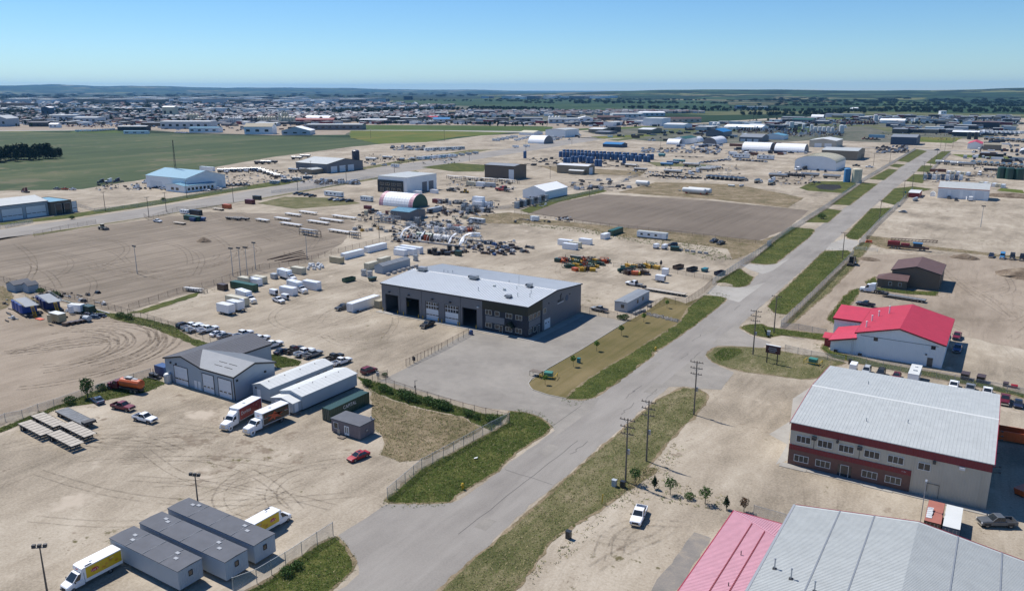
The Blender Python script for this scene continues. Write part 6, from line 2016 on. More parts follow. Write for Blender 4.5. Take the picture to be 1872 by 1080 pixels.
 # --- left corner: blue tanks, sheds
def blue_unit(xy,rz,material,label,rails):
 r=thing('tank_unit',label,'tank',(*xy,0),rz)
 for k in range(3):
  MB().prism([(-5.4+k*3.6+1.75*a,b)for a,b in((-1,-2.0),(-.55,-2.45),(.55,-2.45),(1,-2.0),(1,2.2),(-1,2.2))],'z',.7,3.4).build('tank_wall',[material],r)
 MB().box(-7.2,7.2,-2.3,2.3,.2,.7).build('skid',['dark_steel'],r)
 MB().box(-7.0,7.0,-1.8,2.0,3.41,3.5).build('deck',['roof_grey'],r)
 mb=MB()
 for s in(-2.3,2.1):
  mb.bar((-7,s,4.4),(7,s,4.4),.06)
  mb.bar((-7,s,3.9),(7,s,3.9),.05)
  for k in range(9):
   mb.bar((-7+k*1.75,s,3.4),(-7+k*1.75,s,4.4),.06)
 mb.build('railing',[rails],r)
 mb=MB()
 for s in(-.4,.4):
  mb.bar((7.0,s,3.5),(9.4,s,.2),.14)
 for k in range(9):
  mb.box(7.1+k*.26,7.4+k*.26,-.4,.4,3.3-k*.36,3.36-k*.36)
 mb.build('stairs',['safety_yellow'],r)
 return r
blue_unit(B1(195,800),R(-12),'tank_blue','bright blue skid tank with railed deck and yellow stairs','safety_yellow')
blue_unit(B1(365,770),R(-14),'tank_navy','dark blue skid tank behind the bright blue one','steel')
tag(MB().box(-1.5,1.5,-.7,.7,0,.25).build('pallet',['hot_orange'],None,(*B1(290,852),0)),'orange pallet at the foot of the yellow stairs','pallet')
C(CARGO,B1,418,840,182,'tan enclosed trailer beside the blue skid tanks','tan',z=1.4,sc=1.1)
C(CARGO,B1,555,775,200,'white enclosed trailer behind a green generator','white',z=1.2)
near_corner(CONT10,B1,650,815,'x',4,2.3,'sage green generator box beside a white trailer','dark_green')
for i,(x,y,p)in enumerate(((640,815,'navy'),(690,830,'steelblue'),(735,820,'navy'),(615,835,'charcoal'))):
 C(SKID[2],B1,x,y,20*i,f'{cn("paint_" + p)} pump skid {ORD[i]} in the cluster by the weedy corner',p,z=.6,sc=.9,group='pump skids by the weedy corner')
C(HTANK,B1,635,850,10,'small pale tank at the end of the wooden crates','pale_grey','dark_steel',z=.8,sc=(.22,.7,.6))
for i,(x,y)in enumerate(((478,888),(520,880),(560,873),(598,866))):
 C(STEELBOX,B1,x,y,10,f'open brown wooden box {ORD[i]} in the line below the tan trailer','brown',z=.4,sc=.8,group='brown wooden boxes in a line')
for(x,y,l)in((85,645,'larger blue grey shed by the left edge'),(185,650,'smaller blue grey shed by the left edge')):
 g=B1(x+20,y+10)
 gable_building('shed',l,'shed',g[0]-(5 if x<100 else 3.4),g[0]+.5,g[1],g[1]+(6 if x<100 else 3.6),2.6,3.6,'y','clad_bluegrey','roof_dark',ov=.2)
for i,(a,b)in enumerate(((B1(430,708),B1(700,790)),(B1(640,765),B1(800,812)))):
 tag(MB().cyl((*a,.2),(*b,.2),.16,n=8).build('white_pipe',['pvc_white']),('long white pipe in the weeds along the fence','shorter white pipe ending at the weedy fence corner')[i],'pipe')
C(LOADER,B1,748,185,0,'cream wheel loader at the top of the graded yard','cream',z=1)
C(PICKUP,B1,1148,135,0,'white pickup by the green container near the side road','white')
C(FLATBED,B1,1305,145,180,'grey flat trailer below the green container',None,sc=(.7,.9,.7),z=1)
near_corner(CONT40,B1,1440,140,'x',12.2,2.44,'long green container near the side road','green')
near_corner(CONT20,B1,1440,95,'x',6.06,2.44,'dark container behind the long green one','charcoal',sc=(1.4,1,1.1))
C(CAMPER,B1,1345,70,180,'white camper beside a dark container by the side road',None,'paint_white',z=1.2,sc=.8)
for i,(x,y)in enumerate(((1408,130),(1468,128))):
 C(SKIP,B1,x,y,20*i,('blue','round blue')[i]+' skip in front of the long green container','blue',z=.5,sc=1.4)
near_corner(CONT20,A1,1665,965,'x',6.06,2.44,'orange red container by the side road fence','orange')
near_corner(CONT20,A1,1835,932,'x',6.06,2.44,'dark red container right of the orange red one','maroon',sc=1.1)
C(FLATBED,A1,1585,960,175,'dark flat trailer left of the orange red container',None,sc=(.8,.9,.8),z=1)
near_corner(CONT20,A1,1885,900,'x',6.06,2.44,'black container by the side road','black')
# --- right side of the main yard
for i,(x,y,l)in enumerate(((405,318,'white container behind the front one of a cluster'),(441,348,'white container at the front of a cluster'),(475,336,'cream container in a cluster of white ones'),(553,311,'white container right of the cluster'))):
 near_corner(CONT20,B3,x,y,'x',6.06,2.44,l,'cream' if i==2 else 'white',sc=(1.15,1,1)if i<2 else 1)
near_corner(CONT40,B3,715,246,'y',12.2,2.44,'long green container by the tilled lot fence','green',sc=1.05)
near_corner(CONT20,B3,660,272,'y',6.06,2.44,'white container in front of the long green one','white')
OFFICE.place(B3(1005,262),R(0),'white site office beside the tilled lot fence',None,None,'clad_white',sc=(1.25,1,1))
g=B3(820,801)
r,f,e=gable_building('site_office','long flat roofed white site office beside the lawn','site office',g[0]-4.4,g[0],g[1],g[1]+18.6,3.1,3.25,'y','stucco','roof_grey',ov=.18)
for a in(8.2,12.6):
 e.window(a,1.3,.8,1.0,1,'trim_dark')
f.window(2.4,1.4,.9,.9,1,'trim_dark')
vent_pipe(r,1.0,-8.6,3.2,.5,.08)
C(LOWBED,B3,1100,640,176,'long pale gooseneck trailer behind the white flatdeck pickup',z=1,sc=(1.2,1,.9))
C(GENSET,B3,1065,560,180,'white generator trailer standing alone on the sand','white',z=1,sc=1.2)
C(GENSET,B3,1035,320,260,'white light plant left of a twin','white',z=1)
C(GENSET,B3,1095,325,260,'white light plant right of a twin','white',z=1)
C(STEELBOX,B3,1170,338,10,'dark green tank skid beside the white light plants','dark_green',z=.8,sc=(1.7,1.4,1.5))
for i,(x,y)in enumerate(((1210,346),(1260,352),(1302,358),(1352,366),(1396,371))):
 C(BLOCK,B3,x,y,-10,f'concrete block {ORD[i]} from the green tank skid',group='concrete blocks in the open sand',z=.3,sc=1.2)
for i,(x,y,p,k)in enumerate(((1195,468,'brown',ROLLOFF),(1295,485,'charcoal',ROLLOFF),(1388,488,'teal',SKIP),(1497,512,'navy',ROLLOFF))):
 C(k,B3,x,y,75 if k is ROLLOFF else 80,f'{cn("paint_" + p)} bin {ORD[i]} from the left near the roadside fence',p,group='bins near the roadside fence',sc=.9 if k is ROLLOFF else 1)
C(STEELBOX,B3,1100,508,0,'white booth with dark openings beside the yard fence','white',z=1,sc=(1,1.3,2))
for i,(x,y)in enumerate(((985,755),(880,810),(910,795),(940,790),(900,800))):
 C(BLOCK,B3,x,y,80,f'grey concrete block {ORD[i]} along the fence beside the site office',group='concrete blocks by the site office',z=.3,sc=1.1)
GEAR=['dark_green','orange','dark_green','charcoal','yellow','green','yellow','orange','brown','dark_green','yellow']
def gear(reg,poly,n,where,cols,kinds=SKID[:3]+[STEELBOX],s=(.8,1.3),grp=None):
 n=min(n,14)
 (x0,x1,y0,y1)=poly
 for i in range(n):
  p=cols[i%len(cols)]
  k=kinds[rnd.randrange(len(kinds))]
  t=(i+.5)/n
  ww='left end' if t<.25 else 'near the middle' if t<.75 else 'right end'
  k.place(reg(x0+(x1-x0)*t+rnd.uniform(-8,8),rnd.uniform(y0,y1)),rnd.uniform(-.5,.5),f'{cn("paint_" + p)} {k.cat} {ORD[i] if n < 15 else ww} from the left in {where}',grp or where,'paint_'+p,sc=rnd.uniform(*s))
gear(B3,(310,690,425,445),15,'the back row of oilfield gear',GEAR)
gear(B3,(370,640,455,480),11,'the middle row of oilfield gear',['dark_green','green','dark_green','yellow','dark_green','orange'])
gear(B3,(430,590,492,505),4,'the front row of oilfield gear',['orange','yellow','brown','yellow'])
gear(B3,(780,1050,470,490),9,'the smaller gear cluster',['dark_green','yellow','green','yellow','charcoal'])
gear(B3,(810,970,515,530),6,'the brown crates of the smaller cluster',['brown','brown','orange','yellow'])
C(HTANK,B3,800,488,60,'dark green tank lying at the end of the smaller gear cluster','dark_green','dark_steel',z=1,sc=.55)
C(HTANK,B3,460,400,0,'black tank behind the rows of oilfield gear','black','dark_steel',z=1,sc=.6)
tag(MB().lathe([(.1,.6),(.5,1.0),(.6,1.6),(.3,2.3),(.05,2.7)],8).cyl((0,0,0),(0,0,1),.08,n=6).build('potted_shrub',['dark_steel'],None,(*B3(1068,465),0)),'dark rounded object on a stand beside the white booth','ornament')
gear(B2,(1240,1490,355,385),13,'the dark crates by the torn hall',['charcoal','brown','black','charcoal'],[STEELBOX,SKID[3]],(.8,1.2))
C(STEELBOX,B2,1465,375,0,'dark green tank at the end of the dark crates','dark_green',z=.8,sc=(1.2,1.2,1.8))
gear(B2,(1520,1860,300,345),18,'the gear line by the torn hall',['pale_grey','brown','blue','brown','charcoal','steelblue'],SKID+[STEELBOX],(.6,1.1))
gear(B2,(1640,1872,330,385),9,'the loose crates behind the workshop',['brown','brown','charcoal','blue'],[STEELBOX,SKID[2]],(.6,.9))
gear(B3,(-40,140,325,370),8,'the pipe fittings behind the workshop',['charcoal','silver','brown'],[SKID[1],SKID[2]],(.6,1))
gear(B2,(700,980,175,220),10,'the pipework frames beside the pipe yard',['pale_grey','charcoal','yellow','silver'],SKID[:2],(.6,1))
gear(B2,(1380,1560,95,165),10,'the clutter above the torn fabric hall',['silver','charcoal','brown','cream'],SKID+[STEELBOX],(.6,1.1))
gear(B2,(1490,1700,55,80),7,'the gear stacked by the weeds',['charcoal','pale_grey','dark_green'],SKID,(.8,1.2))
r=C(CAMPER,B2,1600,140,176,'large white covered boat shaped unit by the weeds',None,'paint_pale_grey',z=1,sc=(1.2,1,.9))
# torn fabric hall: bare hoops, ragged sheets, crates beneath
def torn_hall():
 a,b=B2(1090,270),B2(1450,330)
 r=thing('fabric_hall','collapsed fabric hall with bare white hoops and torn sheets','fabric hall',((a[0]+b[0])/2,(a[1]+b[1])/2+8,0))
 for j in range(20):
  x=-19+j*2.0
  if j in(7,15):
   continue
  mb=MB()
  prev=None
  lim=12 if j not in(4,5,12)else 6
  for k in range(lim+1):
   t=math.pi*k/12
   q=(x+.3*math.sin(3*t+j),-8*math.cos(t),.2+5.2*math.sin(t)*(1-.06*(j%3)))
   if prev:
    mb.bar(prev,q,.11)
   prev=q
  mb.build('hoop',['pvc_white'],r)
 for(x,w,t0,t1)in((-19,1.6,.0,.5),(-19,2.2,.55,1),(-12,1.8,.75,.95),(-7,1.2,0,.35),(4,2.4,.6,.9),(10,1.6,0,.4),(15,2.2,.5,.8),(16,2.6,0,.55),(17.5,1.2,.6,1),(-1,2.2,.7,1)):
  mb=MB()
  n=7
  for k in range(n):
   for s_ in(0,):
    ta,tb=[math.pi*(t0+(t1-t0)*(k+e)/n)for e in(0,1)]
    wa,wb=[w*(.25+.6*abs(math.sin(2.3*(k+e)+x)))for e in(0,1)]
    pa=[(x+d*wa,-8.05*math.cos(ta),.2+5.3*math.sin(ta)-.5*abs(d-.5))for d in(0,.5,1)]
    pb=[(x+d*wb,-8.05*math.cos(tb),.2+5.3*math.sin(tb)-.5*abs(d-.5))for d in(0,.5,1)]
    for d in(0,1):
     mb.quad(pa[d],pa[d+1],pb[d+1],pb[d])
  mb.build('torn_sheet',['fabric_white'],r)
 for s in(-8,8):
  MB().box(-20,19,s-.4,s+.4,0,.8).build('footing',['concrete'],r)
 for k in range(4):
  MB().cyl((-15+k*5.2,1,1.6),(-11+k*5.2,1,1.6),1.3,n=12).build('covered_bale',['paint_green' if k<2 else 'tarp_white'],r)
torn_hall()
gear(B2,(1090,1450,250,285),12,'the goods under the torn fabric hall',['orange','silver','white','pale_grey','orange'],SKID+[STEELBOX],(.7,1.1))
gear(B2,(1000,1240,262,300),9,'the dark line left of the torn fabric hall',['charcoal','brown','black'],[STEELBOX,SKID[2]],(.6,1))
# frame skid and blue roofed shed
r=thing('frame_skid','large open steel pipe frame skid beside the blue roofed shed','steel frame',(*A2(950,1062),0),R(-4))
for z in(0,1.8):
 mb=frame_mb(14,6,1.75,.16,5)
 MB().merge(mb,None,(0,0,z)).build('frame',['galvanised'],r)
for k in range(4):
 MB().cyl((-4.5+k*3,0,.3),(-4.5+k*3,0,2.6),.7,n=10).build('vessel',['steel' if k!=2 else 'paint_maroon'],r)
a,b,c=A2(1000,1030),A2(1110,1050),A2(1190,1022)
r,f,e=gable_building('shed','grey shed with a blue roof on dark skids','shed',a[0],b[0],b[1],c[1],4.6,5.6,'x','clad_grey','roof_blue',ov=.2,rib=.8)
f.window(1,2.2,1,1.2),f.window(4,2.2,1,1.2)
C(PICKUP,A2,840,978,185,'black pickup beside the white hooped shelter','black',z=.5)
near_corner(CONT20,A2,820,968,'x',6.06,2.44,'maroon container beside the white hooped shelter','maroon',sc=.8)
near_corner(CONT40,A2,1260,995,'y',12.2,2.44,'pale container right of the blue roofed shed','pale_grey')
near_corner(CONT20,A2,1330,925,'x',6.06,2.44,'dark red container behind the white hooped shelter','maroon')
gear(A2,(1320,1500,920,935),8,'the pipe stacks behind the hooped shelter',['pale_grey','charcoal','silver'],[SKID[0],SKID[3]],(.8,1.3))
gear(A2,(1350,1700,985,1005),9,'the loose gear right of the hooped shelter',['silver','brown','charcoal','white'],SKID+[STEELBOX],(.7,1.1))
for i,(x,y)in enumerate(((290,850),(325,856),(365,861),(402,868))):
 C(PICKUP,A2,x,y,250,f'dark pickup {ORD[i]} in the row left of the white site offices',('charcoal','navy','black','charcoal')[i],group='dark pickups left of the site offices')
for i,(x,y)in enumerate(((545,892),(583,897),(625,899),(672,904))):
 C(PICKUP,A2,x,y,250,f'pickup {ORD[i]} in the row below the white site office',('charcoal','white','charcoal','black')[i],group='pickups below the site office')
OFFICE.place(A2(560,872),R(-3),'white site office left of a shorter one',None,None,'clad_white',sc=(1.35,1,1))
OFFICE.place(A2(800,908),R(-3),'shorter white site office beside the hooped shelter',None,None,'clad_white',sc=(.75,1,1))
gear(B2,(1090,1500,165,235),14,'the tangle behind the torn hall',['pale_grey','white','silver','charcoal'],SKID,(1.1,1.7))
gear(B2,(1300,1620,190,250),14,'the tangle right of the torn hall',['white','pale_grey','orange','silver'],SKID,(1.0,1.5))
gear(A2,(760,1290,995,1010),10,'the boxes around the blue roofed shed',['cream','charcoal','white','maroon'],SKID+[STEELBOX],(.9,1.4))
gear(A2,(1480,1720,940,985),10,'the grey stacks by the white boxes',['pale_grey','silver','steelblue'],[SKID[3],SKID[0]],(1,1.5))
# ------------------------------------------------------------------ buildings farther off, from their bottom corners in the survey
def FB(reg,xl,yl,xc,yc,xr,yr,yt,rise,axis,wall,roof,label,doors=(),trim=None,name='industrial_building',wins=(),rib=None):
 """xl,yl - xc,yc: foot of the street-side wall; xc,yc - xr,yr: foot of the end wall; yt: top of the corner they share"""
 a,c,b=reg(xl,yl),reg(xc,yc),reg(xr,yr)
 h=max(3.0,height_at(reg,xc,yc,yt))
 x0,x1,y0,y1=min(a[0],c[0]-4),c[0],c[1],min(max(b[1],c[1]+5),c[1]+45)
 r,s,e=gable_building(name,label,'building',x0,x1,y0,y1,h,h+max(rise,.05),axis,wall,roof,trim=trim,ov=.3,rib=rib)
 for(fc,t0,t1,hh,m_)in doors:
  f,L_=(s,x1-x0)if fc=='s' else(e,y1-y0)
  f.overhead(L_*t0,L_*(t1-t0),min(h-.4,h*hh),m_,panes=0,frame=None)
 for(fc,t0,t1,n,z,hh)in wins:
  f,L_=(s,x1-x0)if fc=='s' else(e,y1-y0)
  for i in range(n):
   f.window(L_*(t0+(t1-t0)*i/max(1,n)),h*z,L_*(t1-t0)/n*.6,h*hh,1,'trim_white')
 return r
W4=lambda f,n,h,a=.06,b=.94,m_='door_white':[(f,a+(b-a)*i/n,a+(b-a)*(i+.72)/n,h,m_)for i in range(n)]
# left edge: long pale shop and its dark annexe, along the side road
c,b=A1(20,1052),A1(368,1010)
r,s,e=gable_building('industrial_building','long pale blue grey shop with big doors at the left edge','building',c[0]-26,c[0],c[1]-46,b[1],8.2,10.6,'y','clad_bluegrey','roof_pale',trim='trim_blue')
for t in(46,59,77):
 e.overhead(t,11,6.2,'door_white',panes=4)
a=A1(488,985)
r,s,e=flat_building('annexe','dark fronted annexe at the end of the long pale shop','building',c[0]-22,b[0]+1,b[1]+.3,a[1],7.4,'clad_brown','roof_blue')
for t in(.2,.5):
 e.door((a[1]-b[1])*t,5,6,'trim_dark',glass=True)
FB(A1,1185,795,1362,838,1610,800,745,4.2,'x','clad_white','roof_blue','white shop with a pale blue roof beside the side road',W4('e',2,.6,.6,.95)+[('s',.1,.4,.6,'door_white')])
FB(A1,1240,830,1345,848,1605,822,800,1.2,'y','clad_white','roof_blue','low blue roofed front office of the white shop',wins=[('e',.1,.95,7,.3,.4),('s',.3,.8,2,.3,.4)],name='office_wing')
FB(A2,278,690,512,706,765,672,640,3.4,'x','clad_grey','roof_pale','grey shop with a pale roof and dark end wall beside the side road',W4('e',3,.7,.1,.8,'door_white'),trim='trim_dark')
FB(A2,340,705,400,714,505,702,680,.8,'y','clad_tan','roof_pale','low pale roofed lean-to on the grey shop',name='office_wing')
VTANK.place(A2(722,655),0,'tall navy silo beside the grey shop',None,'paint_navy',sc=(2.2,1.8,1.9))
FB(A2,905,835,1092,856,1315,820,738,.1,'x','clad_white','roof_pale','white two storey shop with black front panels and rooftop units',W4('e',2,.6,.5,.95,'clad_grey'),rib=None)
r,s,e=flat_building('front_office','black panelled glazed front of the white two storey shop','building',A2(905,835)[0]-.4,A2(1092,856)[0]-3.0,A2(1092,856)[1]-.5,A2(1092,856)[1]-.1,8.6,'trim_dark','trim_dark',0)
for i in range(4):
 s.window(2.5+i*5.2,5.2,3.4,1.6,2),s.window(2.5+i*5.2,.6,3.0,2.6,2)
FB(A2,1652,738,1872,752,2045,742,655,1.0,'x','clad_brown','roof_grey','flat brown clad shop with a white overhead door',[('s',.82,.99,.75,'door_white')],trim='trim_dark')
FB(A3,50,885,228,896,392,860,838,3.2,'y','clad_white','fabric_white','plain white shop with a bright white gable roof')
FB(A3,380,690,535,716,583,706,655,1.0,'x','clad_tan','tarp_white','small tan pump house with a cream roof',[('e',.2,.7,.8,'door_white')])
FB(A3,425,706,500,718,505,716,690,.6,'x','clad_tan','tarp_white','low entry shed of the tan pump house',name='porch')
FB(A3,237,440,370,446,530,425,390,1.2,'y','clad_white','roof_pale','long white shop with a row of doors in its dark trimmed side',W4('e',6,.75),trim='trim_dark')
FB(A3,85,420,140,428,158,420,410,2.6,'x','clad_white','tank_cream','small cream roofed fabric shelter beyond the trailers')
FB(A3,580,405,640,412,668,402,385,1.5,'x','clad_tan','roof_white','pale shed beside a black tank beyond the side road')
FB(A3,575,420,690,422,705,414,405,.6,'x','clad_grey','roof_grey','low grey sheds before the black tank')
FB(A3,668,402,730,406,740,400,370,.1,'x','clad_dark','trim_dark','black square tank house beyond the side road')
FB(A3,925,412,1000,418,1075,408,388,1.8,'x','clad_tan','roof_white','tan shed with a white roof near the curved white building')
FB(A3,675,358,720,362,945,352,335,.6,'y','clad_white','roof_pale','long low white depot left of the curved white building',W4('e',7,.6))
FB(A3,975,355,1075,362,1120,352,306,.2,'x','clad_white','roof_white','tall white box building with a curved top edge')
FB(A3,1105,372,1235,378,1250,360,352,2,'x','clad_white','roof_white','low white gabled store behind black railcars')
FB(A3,1170,490,1245,496,1262,470,455,2.4,'y','clad_white','roof_green','white shed with a green roof between two white hoop shelters')
FB(A3,655,512,780,519,806,512,496,2.0,'x','clad_navy','roof_bright_blue','long bright blue covered unit behind the tank farm')
FB(A3,1395,436,1520,440,1620,425,405,4,'y','clad_grey','roof_bright_blue','grey barn with a bright blue roof panel')
FB(A3,1515,390,1800,396,1860,380,372,3.5,'x','clad_white','fabric_white','very long white roofed warehouse by the scrap yard')
FB(A3,1640,472,1800,478,1870,468,445,3.5,'x','clad_grey','roof_grey','grey shop with a cross gable beyond the hoop shelters',W4('s',3,.6))
FB(A4,10,450,120,462,165,455,432,2.6,'y','clad_white','roof_blue','small white shed with a pale blue roof by the scrap yard')
FB(A4,318,510,500,520,588,498,470,2.4,'y','clad_beige','roof_white','beige shop with a split white roof and two doors',W4('s',2,.6,.2,.95))
FB(A4,470,575,655,612,800,588,545,1.8,'x','clad_tan','roof_pale','wide beige shop with a pale low roof by the road',[('e',.55,.9,.5,'trim_dark')])
FB(A4,912,490,1085,502,1130,486,445,2.6,'x','clad_navy','roof_grey','navy blue shop with a pale grey roof at the far crossroad')
FB(A4,1242,880,1608,906,1690,886,828,3.2,'x','clad_white','roof_pale','white four door shop with orange trim',W4('s',4,.8,.02,.98),trim='trim_orange')
FB(A4,1030,878,1105,884,1122,862,850,.6,'x','clad_red','roof_white','small red shed with a white roof by the fence')
FB(A4,1462,522,1560,530,1582,515,492,2.8,'y','clad_white','roof_red','small white shop with a red roof beyond the crossroad')
FB(A4,1575,532,1700,540,1720,526,500,.3,'x','clad_tan','roof_tan','low tan building beside the small red roofed shop')
FB(A4,1350,432,1540,440,1556,418,408,1.2,'x','clad_dark','fabric_white','long dark shed under a bright white roof')
FB(A4,1430,365,1510,372,1620,350,340,4,'y','clad_white','roof_grey','white shop with a half round gable far right')
FB(A4,1490,370,1690,376,1725,365,335,.5,'x','clad_dark','roof_brown','dark fronted shop with arched entries far right')
FB(A4,1365,390,1455,396,1468,384,372,1,'x','clad_pale','roof_grey','small pale shop in front of the dark fronted shop')
FB(A4,840,335,1000,344,1014,330,322,3,'x','clad_white','fabric_white','white hoop roofed store behind a dark gabled house')
FB(A4,880,352,980,358,990,348,338,3.5,'y','clad_pale','roof_dark','dark gabled white house before the hoop roofed store')
FB(A4,920,410,1015,416,1027,400,384,.6,'x','clad_brown','roof_grey','brown flat building short of the far crossroad')
FB(A4,185,332,330,336,345,328,316,2,'x','clad_grey','roof_green','long shed with a dark green roof in the far yards')
FB(A4,112,312,260,316,280,310,300,1.2,'x','clad_grey','roof_grey','long grey shed behind the green roofed one')
FB(A4,420,296,690,300,700,294,276,.6,'x','clad_pale','roof_grey','long pale two storey plant at the edge of the fields')
FB(A4,1560,300,1700,304,1705,298,288,.6,'x','clad_tan','roof_pale','long low pale shed at the far right edge of town')
def hoop(reg,xl,yl,xc,yc,xr,yr,yt,axis,label,skin='fabric_white',end='clad_grey',band=None,barrel=False):
 """fabric or steel arch shelter; ridge along axis"""
 a,c,b=reg(xl,yl),reg(xc,yc),reg(xr,yr)
 x0,x1,y0,y1=min(a[0],c[0]-3),c[0],c[1],min(max(b[1],c[1]+3),c[1]+45)
 h0=height_at(reg,xc,yc,yt)if barrel else .2
 hh=height_at(reg,xc,yc,yt)
 if axis=='x' and not barrel:
  y1=min(y1,y0+2.6*hh)
 L_,W_=(x1-x0,y1-y0)if axis=='x' else(y1-y0,x1-x0)
 H_=W_*.16 if barrel else min(W_*.5,hh)
 r=thing('hoop_shelter',label,'shelter',((x0+x1)/2,(y0+y1)/2,0),0 if axis=='x' else R(90))
 n=14
 arc_=lambda k,o=0:((W_/2+o)*-math.cos(math.pi*k/n),h0+(H_+o)*math.sin(math.pi*k/n))
 MB().prism([(-W_/2+.1,0)]+[arc_(k,-.1)for k in range(n+1)]+[(W_/2-.1,0)],'x',-L_/2,L_/2).build('wall',[end],r)
 for i in range(3):
  t0,t1=-L_/2-.1+(L_+.2)*(0,.12,.88)[i],-L_/2-.1+(L_+.2)*(.12,.88,1)[i]
  mb=MB()
  for k in range(n):
   p,q=arc_(k),arc_(k+1)
   mb.quad((t0,*p),(t1,*p),(t1,*q),(t0,*q))
  mb.build('skin',[band if band and i!=1 else skin],r)
 rb=MB()
 m_=max(4,int(L_/2.2))
 for j in range(m_+1):
  x=-L_/2+L_*j/m_
  for k in range(n):
   rb.bar((x,*arc_(k,.04)),(x,*arc_(k+1,.04)),.08)
 rb.build('hoop',[skin],r)['kind']='stuff'
 return r
hoop(A2,838,945,1130,960,1212,935,862,'x','white fabric shelter with pink end bands',band='roof_pink',end='roof_green')
hoop(A3,120,485,215,492,262,478,436,'x','white fabric dome shelter among the white trailers')
hoop(A3,1255,480,1300,486,1346,470,438,'y','white hoop shelter right of the green roofed shed')
hoop(A3,1112,494,1200,498,1208,490,460,'x','low white hoop shelter left of the green roofed shed')
hoop(A3,1385,490,1475,496,1540,482,448,'y','white hoop shelter with a grey end wall')
hoop(A3,1655,540,1860,548,1866,530,488,'x','long white hoop shelter behind pallets and trucks')
hoop(A4,60,545,270,556,298,535,498,'x','white hoop shelter beside the beige shops')
hoop(A4,1838,552,1890,560,1900,545,510,'y','white hoop shelter cut by the right edge')
hoop(A4,330,302,410,305,416,298,280,'x','far white hoop shelter at the edge of the fields')
hoop(A4,1335,335,1385,338,1400,330,310,'y','far white hoop shelter in the right yards')
hoop(A2,325,318,520,322,552,312,288,'x','big white arched store behind red barns left of centre')
r=hoop(A4,178,682,500,690,600,652,632,'y','wide white shop under a low arched roof','tank_cream','clad_white',barrel=True)
for i in range(4):
 MB().box(-22+i*11,-15+i*11,-16.2,-15.9,.1,6).build('dark_bay',['trim_dark'],r)
 # --- tank farm
for i,(x,y)in enumerate(((350,588),(402,590),(455,592),(508,596),(563,600),(618,602),(673,606),(730,608),(787,612),(845,615),(903,620),(965,624))):
 for j in(-1,1):
  VTANK.place(A3(x+j*13,y+j),0,f'blue tank, {"left" if j < 0 else "right"} of pair {ORD[i]} in the back row','blue tanks of the tank farm',('blue_tank','blue_tank_light')[i%2],sc=(1.06,1.06,.76))
  VTANK.place(A3(x+j*13+26,y-18),0,f'blue tank behind the {"left" if j < 0 else "right"} tank of pair {ORD[i]}','blue tanks of the tank farm','blue_tank_light',sc=(1.06,1.06,.72))
for i,(x,y)in enumerate(((383,640),(438,628),(495,625),(550,634),(612,655))):
 for j in(-1,1):
  VTANK.place(A3(x+j*13,y+j),0,f'dark blue tank, {"left" if j < 0 else "right"} of pair {ORD[i]} in the front row','blue tanks of the tank farm','blue_tank',sc=(1.08,1.08,.8))
VTANK.place(A3(800,640),0,'lone blue tank in front of the back row','blue tanks of the tank farm','blue_tank',sc=(1,1,.9))
VTANK.place(A3(78,595),0,'lone blue tank beside the side road','blue tanks of the tank farm','blue_tank',sc=(1,1,.95))
for i,(x,y,s,m_)in enumerate(((580,768,1.5,'paint_sky'),(650,772,2.1,'tank_cream'))):
 VTANK.place(A4(x,y),0,('bright blue tank beside the pond','big cream tank beside the pond')[i],None,m_,sc=(s,s,1.35))
for i,(x,y)in enumerate(((935,780),(1310,835),(1350,832))):
 HTANK.place(A3(x,y,2),R(-5),('white tank lying alone on the grass','white tank on orange blocks','white tank behind the one on orange blocks')[i],None,'tank_white','hot_orange' if i else 'steel',sc=(1.0,1.3,1.3)if i==0 else(1.6,1.3,1.3))
for i in range(8):
 BLOCK.place(A3(1205+i*32,833+i*2),R(-5),f'low cradle block {ORD[i]} under the white tank','cradle blocks',detail=False)
for i,(x,y)in enumerate(((1582,792),(1655,792))):
 HTANK.place(A3(x,y,1),R(-5+80*i),f'small white tank {ORD[i]} by the truck park',None,'tank_white','steel',sc=.5)
for i,(x,yb,w,yt)in enumerate(((265,392,20,345),(323,400,20,347),(350,402,26,365),(381,405,26,365),(412,408,26,366),(444,412,24,366),(475,415,24,368),(540,416,34,352),(147,372,24,330),(178,375,36,328),(790,325,34,278),(822,316,26,287),(935,312,46,287),(1085,332,30,303))):
 h=height_at(A4,x,yb,yt)
 q=A4(x,yb)
 wm=abs(A4(x+w,yb)[0]-q[0])*.45+1
 VTANK.place(q,0,f'white silo {ORD[i]} from the left in the far right yards','white silos of the far right yards','tank_white',None,sc=(wm/1.75,wm/1.75,h/8.15))
for i in range(5):
 VTANK.place(A4((1705,1765,1835,1470,1520)[i],(742,748,752,458,458)[i]),0,f'dark green tank {ORD[i]} in the trailer yards right of the road','dark tanks right of the road','paint_dark_green' if i<3 else 'paint_charcoal',sc=(1.9,1.9,1.15)if i<3 else(1.5,1.5,1.3))
SILO=Kind('grain_bin','silo',parts(('shell',MB().lathe([(1,0),(1,.82),(.1,1)],12),'PAINT')))
def silos(reg,rows,mt,what):
 n=0
 for(x0,x1,k,yb,yt,w)in rows:
  for i in range(k):
   x=x0+(x1-x0)*i/max(1,k-1)
   q=reg(x,yb)
   h=height_at(reg,x,yb,yt)
   wm=w/3.983/F_PX*math.hypot(*q)*.5
   SILO.place(q,0,f'{what}, {ORD[n % 14]} counted from the left',what+' in town',mt,detail=False,sc=(wm,wm,h))
   n+=1
silos(A2,[(15,130,7,338,288,20)],'tank_cream','cream silo in the left silo row')
silos(A2,[(165,165,1,345,262,14),(180,270,5,345,288,22),(190,225,3,340,254,18)],'tank_cream','cream silo in the tall silo group')
silos(A1,[(1370,1440,4,322,268,20),(1450,1470,2,324,290,16)],'tank_cream','cream silo beside the white mill')
